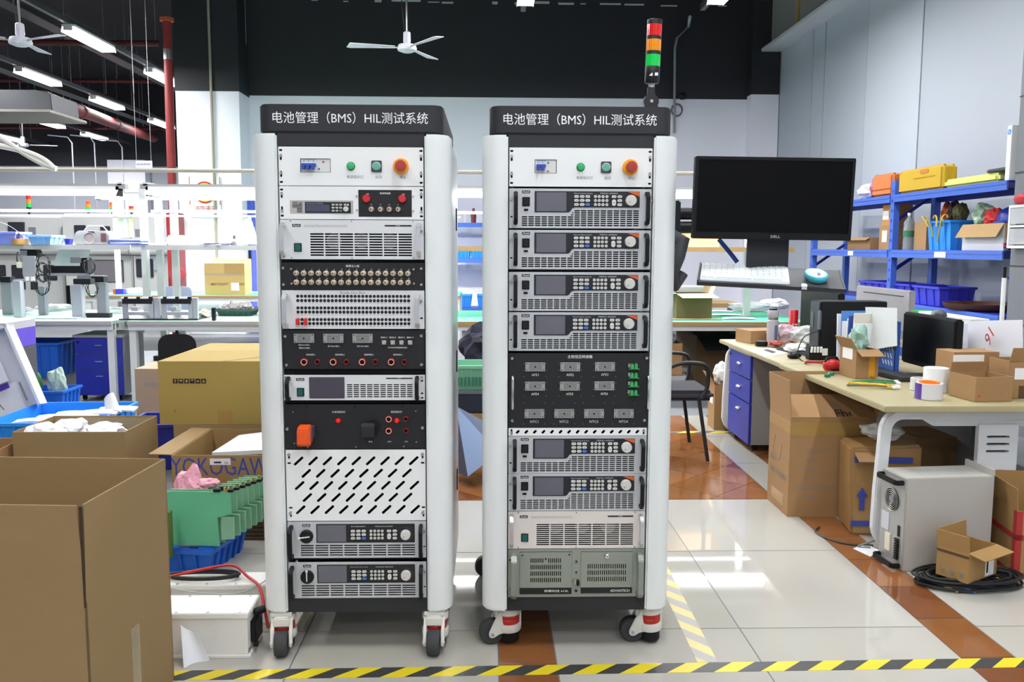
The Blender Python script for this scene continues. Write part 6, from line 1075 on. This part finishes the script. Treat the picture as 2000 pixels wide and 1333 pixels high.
# things on the opposite desk
lc = carton('long brown carton behind the near monitor', (2.9,5.35), (.22,.8,.2), -.02, card2, None, closed=True, z0=.78); [B().box(-.111,-.1102,-.38+.2*k,-.33+.2*k,0,.2).build('tape_strip', tape_b, lc) for k in range(4)]; tag(B().box(2.75,3.05,4.95,5.75,DZ,.779).build('document_tray', blue_bin), 'blue tray under the long brown carton', 'tray')
t = thing('file_box', 'white and green file box on the long carton', 'file box', (2.84,5.3,.985)); B().box(-.05,.06,-.33,.3,0,.045).build('box', white, t, bev=.003); B().box(-.052,.062,.3,.39,0,.046).build('green_end', K('file_green','3fae4a',.5), t); B().box(-.052,.062,-.42,-.33,0,.035).build('green_end', K('file_green_dark','2a7a36',.5), t)
q = PX(1947,625,2.95); t = thing('pump_bottle', 'white pump bottle at the right edge', 'bottle', (2.95,q.y,DZ)); B().lathe([(.03,0),(.03,.2),(.02,.24),(.012,.25),(.012,.28)],n=18).build('body', white, t, smooth=True); B().box(-.035,.012,-.008,.008,.28,.295).build('pump', white, t); B().cyl((0,0,.25),(0,0,.29),.008).build('neck', white, t)
q = PX(1958,600,3.3); t = thing('stand_pole', 'slim white pole with black joint near the grey pillar', 'pole', (3.3,q.y,0)); B().cyl((0,0,0),(0,0,.72),.02).build('base_tube', grey_cab, t); B().cyl((0,0,.7),(0,0,1.25),.014).build('tube', white, t); B().cyl((0,0,1.25),(0,0,1.32),.01).build('joint', dark_plastic, t)
q = PX(1833,612,2.6); tag(B().blob((0,0,0),(.04,.05,.03),5,.08,2).build('webcam', K('webcam_grey','4d5257',.4), smooth=True, loc=(2.5,q.y-.2,1.07)), 'dark grey webcam above the near desk monitor', 'webcam')
# ---- cartons and chassis under the desk
tc_ = carton('tall open carton standing at the desk side, flaps up', (1.83,4.69), (.46,.34,.54), .0, card2, {'l': 4, 'b': 8, 'r': 12, 'f': -62}, fl=.2); B().box(-.2312,-.2302,-.06,.03,.58,.7).build('shipping_label', label_w, [c for c in tc_.children if c.name.startswith('flap')][0]); B().box(-.231,.231,-.1712,-.1702,.44,.52).build('tape_strip', tape_b, tc_); B().box(-.2312,-.2302,-.17,.17,.45,.52).build('tape_strip', tape_b, tc_); B().box(-.2312,-.2302,-.1,.1,.04,.1).build('tape_strip', tape_b, tc_)
rl = (PI/2,0,-PI/2); txt('MADE IN CHINA', .035, ink_g, tc_, (-.2308,-.0,.2), rot=rl, width=.26); txt('C/NO:', .03, ink_g, tc_, (-.2308,.09,.27), rot=rl)
for k, s_ in enumerate(('ITEM NO:','QTY:','N.W:','G.W:','MEASUREMENT:','CBM:')): txt(s_, .022, ink_g, tc_, (-.1+.002*len(s_)*.0+(.02 if len(s_) > 6 else -.01),-.1706,.36-.05*k))
B(Matrix.Translation((-.2306,.02,.34)) @ Matrix.Rotation(.35,4,'X')).tube([(0,-.06,-.05),(0,.06,-.05),(0,.06,.05),(0,-.06,.05),(0,-.06,-.05)],.0012,4).build('printed_frame', ink_g, tc_); f = [c for c in tc_.children if c.name.startswith('flap')][-1]; txt('Fhe', .06, ink_k, tc_, (.06,-.15,.562), rot=(.5,0,.3), shear=.3)
tw = thing('wrapped_carton', 'brown carton wrapped in film with blue arrows under the desk', 'carton', (2.0,4.33,0), -.1); wc = K('wrapped_cardboard','a07c4c',.3,var=.15,scale=8,coat=.5,bump=.25,bscale=14); B().add([(-.17,-.13,0),(.16,-.13,0),(.18,.16,0),(-.15,.16,0),(-.18,-.1,.44),(.17,-.1,.46),(.18,.16,.46),(-.16,.15,.44)],[(0,3,2,1),(4,5,6,7),(0,1,5,4),(1,2,6,5),(2,3,7,6),(3,0,4,7)]).build('box', wc, tw, bev=.012)
flap_part(tw, 'flap', (-.1,-.1,.42), (0,-1,0), (1,0,0), .12, .09, 1.9, card2)
for x, z in ((.05,.3),(-.12,.2)): B().prism([(x-.028,z),(x+.028,z),(x,z+.045)],-.128,-.124).build('blue_arrow', ink_b, tw); B().box(x-.012,x+.012,-.129,-.124,z-.07,z).build('arrow_stem', ink_b, tw)
B().box(-.16,.12,-.116,-.112,.37,.4).build('blue_print', ink_b, tw); B().box(-.172,-.02,-.136,-.128,.05,.075).build('blue_band', ink_b, tw)
bag('clear film knot on top of the wrapped carton', (2.0,4.33,.462), (.1,.09,.04), 111); carton('brown carton deep under the desk beside the wrapped one', (2.4,4.7), (.24,.3,.42), .1, card, None, closed=True)
cw = carton('small white-sided carton between wrapped carton and desk leg', (1.995,4.1), (.13,.14,.2), -.3, card2, None, closed=True); B().box(-.0665,-.0653,-.065,.065,.0,.17).build('white_label', label_w, cw); B().box(-.062,.062,-.0715,-.0703,.0,.17).build('white_label', label_w, cw)
t = thing('computer_chassis', 'white industrial chassis standing on its side under the desk', 'computer', (1.842,3.72,0), .09); ch = K('chassis_white','b4b1aa',.45,var=.03); Hc, Lc, Wc = .425, .42, .2
B().box(.004,Lc,0,Wc,0,Hc).build('shell', ch, t, bev=.003); B().box(.1,.32,.05,.14,Hc,Hc+.0015).build('recess_panel', K('chassis_recess','aeb2ac',.5), t); B().box(Lc-.01,Lc,-.0,Wc,Hc,Hc+.03).build('rear_flange', ch, t); B().box(.0,.005,.004,Wc-.004,.004,Hc-.004).build('back_plate', K('chassis_plate','a9a9a6',.35,.3), t)
def cx_(name, m, r0, r1, yc, zc, x0=0, x1=-.006, n=24): return B().lathe([(r0,x0),(r1,x0),(r1,x1),(r0,x1)],(0,yc,zc),n,'X').build(name, m, t)
B().lathe([(.001,-.004),(.052,-.004)],(0,.1,.305),26,'X').build('fan_opening', K('fan_dark','3c3f3a',.7), t); B().lathe([(.001,-.008),(.018,-.008),(.018,-.004)],(0,.1,.305),20,'X').build('fan_hub', K('fan_hub','8d8d96',.5), t)
for k in range(4): B().tube([(-.008,.1+(.024+.009*k)*math.cos(a*PI/12),.305+(.024+.009*k)*math.sin(a*PI/12)) for a in range(25)],.0015,5).build('fan_guard', steel, t)
for z in (.4,.02): B().bar([(0,.02,z),(-.03,.02,z),(-.036,.03,z),(-.036,.17,z),(-.03,.18,z),(0,.18,z)],.014,.022,(0,0,1)).build('foot_handle', dark_plastic, t, bev=.003)
B().box(-.003,0,.12,.18,.15,.23).build('spec_label', K('spec_label','c9ccd4',.6), t); B().box(-.004,0,.03,.045,.15,.2).build('serial_port', dark_plastic, t); B().box(-.006,0,.1,.14,.06,.14).build('power_outlet', K('outlet_cream','e2ddc8',.5), t)
for k in range(9): B().box(-.012,0,.03,.055,.045+.011*k,.051+.011*k).build('terminal', dark_plastic, t)
bx = carton('small brown carton with barcode label on the cable coil', (2.05,3.575), (.22,.14,.13), .55, K('printed_small_card','a5814f',.85,var=.05), {'b': 5, 'f': 100, 'l': 6}, z0=.046, fl=.07); lb = B().box(.02,.085,-.0715,-.0703,.005,.12).build('barcode_label', label_w, bx); B().box(.027,.04,-.072,-.0715,.02,.11).build('barcode', ink_k, lb)
for k in range(3): B().box(-.1112,-.1103,-.05+.04*k,-.035+.04*k,.02,.035).build('printed_mark', ink_g, bx)
B().box(-.1112,-.1103,-.07,.07,.105,.116).build('printed_band', K('band_dark','5b4528',.8), bx)
cc = B()
for k in range(16):
    R_ = .12+.012*(k % 6)+.004*k; cc_pts = [(2.06+R_*1.05*math.cos(a*PI/14+k),3.57+R_*.5*math.sin(a*PI/14+k)+.006*(k % 3),.006+.0032*k % .04+.003*math.sin(a+k)) for a in range(28)]; cc.tube(cc_pts+[cc_pts[0]],.006,6)
o_ = thing('cable_coil','thick coil of black cable on the floor below the small carton','cable',(0,0,0)); cc.build('coil', cable_k, o_)['kind'] = 'stuff'
for i in range(5):
    a = Vector((2.2+.02*i,3.6+.02*i,.012)); b = PZ(1925+16*i,1128+4*i,.01); t = cable(f'{ordn[i]} loose lead with metal end beside the cable coil', [a,a.lerp(b,.5)+Vector((0,.02*(i-2),.01)),b], .005, [cable_k,K('wire_yellow'),K('grey_lead','7d868c',.5),K('wire_yellow'),cable_k][i], 'loose_lead', 'lead', 'leads from the cable coil'); B().cyl(b,b+Vector((.03,.0,0)),.006,n=8).build('ring_terminal', chrome, t)
for i, (u, v, c_) in enumerate(((1870,1158,'wire_yellow'),(1885,1150,'wire_violet'),(1900,1145,'wire_pink'),(1905,1160,'wire_blue'))): q = PZ(u,v,.006); cable(f'short {c_[5:]} wire end in front of the cable coil', [q+Vector((-.05,.05,.004)),q+Vector((-.02,.02,.01)),q], .003, K(c_,{'wire_yellow':'d2b31e','wire_violet':'5a3f9c','wire_pink':'c2387a','wire_blue':'2e6fb8'}[c_],.5), 'wire_end', 'wire')
rb = carton('carton with red stripes at the right edge', (2.44,3.79), (.24,.34,.30), -.14, K('redstripe_card','a07d4c',.85,var=.05), {'b': 0, 'l': 4}, fl=.1); rs = K('stripe_red','a8302c',.6)
for a in ((-.1212,-.1202,-.17,-.14,0,.3),(-.1212,-.1202,-.17,.17,0,.025),(-.1212,-.1202,-.17,.17,.17,.195),(-.12,-.095,-.1712,-.1702,0,.3),(-.12,.12,-.1712,-.1702,0,.025),(-.12,.12,-.1712,-.1702,.17,.195)): B().box(*a).build('red_stripe', rs, rb)
sheet('paper_sheet','white paper lying on the floor by the desk leg','paper',[PZ(1666,1072,.003),PZ(1700,1088,.003),PZ(1718,1075,.003),PZ(1690,1062,.003)],paper,0)
cable('thin dark cable curving across the floor to the desk leg', [PZ(1600,1030,.005),PZ(1592,1038,.005),PZ(1610,1050,.005),PZ(1650,1062,.005),PZ(1705,1066,.005)], .005, K('dark_cord','3f423e',.5)); cable('grey cord looping beside the desk leg', [(1.97,4.06,.16),(1.93,4.05,.13),(1.9,4.03,.06),PZ(1675,1068,.006),PZ(1700,1070,.006)], .005, K('grey_cord','7d7d7a',.5))
cp = carton('slim carton with white packaging beside the desk pedestal', (1.86,6.86), (.16,.2,.36), 0, card2, {'l': 30}, fl=.1); bag('white moulded packaging in the slim carton', (1.86,6.86,.34), (.07,.07,.09), 121, white, 'packaging', .15, 'packaging'); B().box(-.0812,-.0803,-.05,.04,.2,.28).build('label', label_w, cp)
# desk chair partly behind the right cabinet
q = PY(1335,770,6.1); t = thing('office_chair', 'black armchair with sled legs behind the right cabinet', 'chair', (1.28,6.05,0)); ck = K('chair_black','1f2023',.5)
B().box(-.25,.25,-.24,.26,.4,.47).build('seat', K('chair_fabric','35363c',.85,bump=.3,bscale=200), t, bev=.025); B().box(-.25,-.21,-.24,.24,.5,.95).build('backrest', ck, t, bev=.012)
for y in (-.27,.29): B().tube(catmull([(-.2,y,.42),(-.1,y,.6),(.0,y,.66),(.14,y,.66),(.19,y,.62),(.19,y,.5),(.15,y,.42)]),.014,8).build('armrest', ck, t, smooth=True)
for x, y, x2, y2 in ((.14,-.25,.2,-.3),(.14,.25,.21,.29),(-.2,-.25,-.25,-.3),(-.2,.25,-.25,.29)): B().cyl((x,y,.42),(x2,y2,.0),.013,n=10).build('leg', ck, t)
# ================================================================ blue shelving along the right wall
sx0 = 4.1; t = thing('storage_rack', 'blue steel storage rack along the right partition', 'storage rack', (sx0,6.85,0))
for y in (.0,2.03,4.22):
    for x in ((0,.42) if y else (.42,)): B().box(x,x+.06,y-.04,y+.04,0,2.12).build('upright', rackblue, t)
    for k in range(12 if y else 0): B().box(-.002,0,y-.012,y+.012,.9+.1*k,.93+.1*k).build('upright_slot', navy, t)
    for z in (.6,1.2,1.7): B().bar([(.03,y,z),(.45,y,z+.3)],.03,.03).build('brace', navy, t)
for a, b in ((.04,1.99),(2.07,4.18)):
    for z in (.35,.9,1.42,1.975):
        B().box(-.012,.0,a,b,z-.075,z).build('beam', rackblue, t); B().box(-.016,-.012,a,b,z-.03,z-.012).build('beam_ridge', rackblue, t); B().box(.46,.48,a,b,z-.075,z).build('beam', navy, t); B().box(0,.46,a,b,z-.02,z-.004).build('shelf_board', navy, t)
for y, w in ((.9,.2),(2.9,.14)): B().box(-.0175,-.0165,y,y+w,1.355,1.405).build('shelf_label', label_w, t)
z3, z2, z1 = 1.976, 1.421, .901
def case(label, y0, y1, h, m, d=.3, z=z3, x=4.13):
    t = thing('tool_case', label, 'tool case', (x,(y0+y1)/2,z)); w = (y1-y0)/2; B().box(0,d*.48,-w,w,0,h).build('front_shell', m, t, bev=.025, seg=3); B().box(d*.52,d,-w,w,0,h).build('rear_shell', m, t, bev=.025, seg=3); B().box(d*.3,d*.7,-w+.01,w-.01,.02,h-.02).build('seam', m, t); return t
c1 = case('orange tool case on top of the blue rack', 8.98,9.45,.235,K('case_orange','d67a42',.45),.16); B().box(-.004,0,-.22,.22,.07,.08).build('lid_line', K('case_line','a84a1a',.6), c1); c2 = case('yellow tool case with recessed handle on the blue rack', 7.98,8.84,.23,yellow_p,.15); B().prism(rrect(-.1,.19,.16,.035,.015,4),-.006,.0,'X').build('handle', K('handle_tan','c9803a',.5), c2); B().box(-.004,.0,-.3,.1,.13,.14).build('moulded_line', K('yellow_dark','b08f14',.5), c2); case('long lime case lying on the blue rack', 7.1,7.95,.08,lime_p,.25); tag(B().box(0,.2,-.15,.15,0,.03).build('flat_pouch', K('pouch_grey','4b4d50',.7), bev=.01, loc=(4.13,7.12,z3+.082)), 'dark flat pouch on the lime case', 'pouch')
bag('white packaging at the far end of the rack top', (4.3,9.85,z3), (.12,.25,.09), 131, white, 'packaging', .2, 'packaging'); bag('mauve bag beside the orange case', (4.25,9.55,z3), (.09,.07,.12), 132, K('mauve_bag','b06a84',.6), 'bag', .2, 'bag')
b1 = carton('lower taped carton beside the rack upright', (4.28,9.15), (.24,.26,.25), 0, card2, None, closed=True, z0=z2); B().box(-.1215,-.1203,-.05,.06,.08,.2).build('label', label_w, b1); b2 = carton('upper taped carton with torn label beside the rack upright', (4.28,9.14), (.22,.2,.21), .05, K('orange_card','b8834a',.8,var=.2,scale=20), None, closed=True, z0=z2+.255); B().box(-.1115,-.1103,-.03,.09,.06,.15).build('torn_label', label_w, b2)
carton('low open carton on the far bay of the blue rack', (4.28,9.75), (.28,.6,.13), 0, card2, {'l': 120}, z0=z2, fl=.06)
t = thing('water_bottle', 'clear plastic water bottle with green label on the rack', 'bottle', (4.17,8.64,z2)); B().lathe([(.05,0),(.054,.02),(.05,.05),(.054,.08),(.05,.12),(.054,.2),(.05,.24),(.052,.27),(.02,.32),(.018,.34)],n=20).build('body', K('bottle_clear','c8d2d4',.08,trans=.7,var=.05), t, smooth=True); B().lathe([(.055,.13),(.055,.19)],n=20).build('label_band', K('label_green','2f6a4a',.5), t); B().lathe([(.02,.34),(.02,.365),(.001,.365)],n=14).build('cap', white, t)
carton('plain carton behind the water bottle', (4.3,8.45), (.22,.24,.27), 0, card2, None, closed=True, z0=z2); b_ = tote('blue crate holding yellow straps on the rack', (4.3,8.03), (.3,.42,.27), 0, lblue_bin, z2, 3)
for i in range(5): y = 8.2-.09*i; tag(B().surf(lambda u, v: (4.13-.02*math.sin(u*PI)-.012*i*.3,y+.05*math.sin(u*4+i)+v*.03,z2+.29+.06*math.sin(u*PI)-.24*u*(.6+.1*i if i % 2 else .3)), 10, 1, .003).build('webbing_strap', K('strap_olive' if i % 2 else 'strap_yellow','8a7d35' if i % 2 else 'cfa93a',.7), smooth=True), f'{ordn[i]} webbing strap hanging over the blue crate on the rack', 'strap', 'straps in the blue crate')
for i in range(3): bag(f'{["rust red","dark","olive"][i]} cloth bundle on the crate with straps', (4.28,8.12-.11*i,z2+.24), (.06,.05,.09), 141+i, K(['rust_cloth','dark_cloth','olive_cloth'][i],['a14a30','3a322c','5d5a34'][i],.8), 'cloth', .3, 'cloth_bundle')
wb_ = carton('white carton with brown flaps on the near bay of the rack', (4.32,7.28), (.36,.62,.22), 0, K('white_carton','d6d7de',.7,var=.02), {'l': 150, 'f': 170, 'b': 175}, z0=z2, fl=.13, inner=K('flap_brown','a98a60',.85)); bag('green and clear bag in the white carton', (4.27,7.5,z2+.18), (.08,.1,.1), 151, K('pale_green_film','9ab89a',.3,alpha=.8)); bag('red cloth in the white carton', (4.25,7.32,z2+.19), (.06,.1,.08), 152, K('red_cloth','c0282a',.7), 'cloth', .25, 'cloth_bundle'); t = thing('hard_hat','blue helmet on the white carton','helmet',(4.3,7.12,z2+.225)); B().lathe([(.15,0),(.15,.012),(.125,.02),(.12,.06),(.09,.11),(.04,.135),(.001,.138)],n=24).build('shell', K('helmet_blue','24338f',.35), t, smooth=True)
bag('small red tray of parts at the near end of the rack', (4.2,6.98,z2), (.06,.1,.03), 153, K('dark_red_parts','8a2430',.6), 'parts', .3, 'parts_bundle')
for i in range(3): tote(f'{["near","middle","far"][i]} indigo parts bin low on the blue rack', (4.32,8.2+.6*i,), (.34,.5,.18), .05*i, K('bin_indigo','3a3fc0',.4), z1+.0, 3)
t = thing('wooden_tray', 'dark round wooden tray low on the blue rack', 'tray', (4.32,7.55,.901)); B().lathe([(.26,0),(.3,.03),(.31,.06),(.295,.06),(.27,.02),(.001,.015)],n=32).build('dish', K('tray_brown','5a3a2c',.5,var=.1), t, smooth=True)
# organiser and printer box on the pillar side
t = thing('organiser_box', 'clear drawer organiser mounted beside the grey pillar', 'organiser', (4.09,6.62,1.44)); B().box(-.05,0,-.24,.14,0,.02).build('bottom', white, t); B().box(-.05,0,-.24,.14,.31,.33).build('top', white, t); [B().box(-.05,0,y,y+.02,.02,.31).build('side', white, t) for y in (-.24,.12)]; B().box(-.048,0,-.22,.12,.16,.175).build('divider', white, t); [B().box(-.054,-.05,-.21,.11,z,z+.12).build('drawer_front', K('drawer_clear','d7dade',.15,alpha=.45), t) for z in (.03,.185)]; B().box(-.045,-.01,-.05,.03,.03,.06).build('yellow_part', yellow_p, t); B().box(-.045,-.01,-.15,-.06,.03,.07).build('red_part', red_p, t)
tag(B().blob((0,0,0),(.03,.1,.045),3,.15,3).build('red_pouch', K('pouch_red','b8283a',.6), smooth=True, loc=(4.06,6.62,1.812)), 'red pouch on the drawer organiser', 'pouch')
t = thing('printer_box', 'tall white box with blue round logo on the rack end', 'box', (4.12,6.98,z3)); B().box(0,.2,-.06,.0,0,.43).build('box', K('hp_box_white','dedede',.6), t, bev=.003); B().lathe([(.001,-.002),(.022,-.002),(.022,0)],(0,-.03,.38),20,'X').build('round_logo', K('logo_blue','4a8ad8',.5), t); txt('hp', .022, ink_w, t, (-.003,-.03,.38), rot=(PI/2,0,-PI/2), shear=.2)
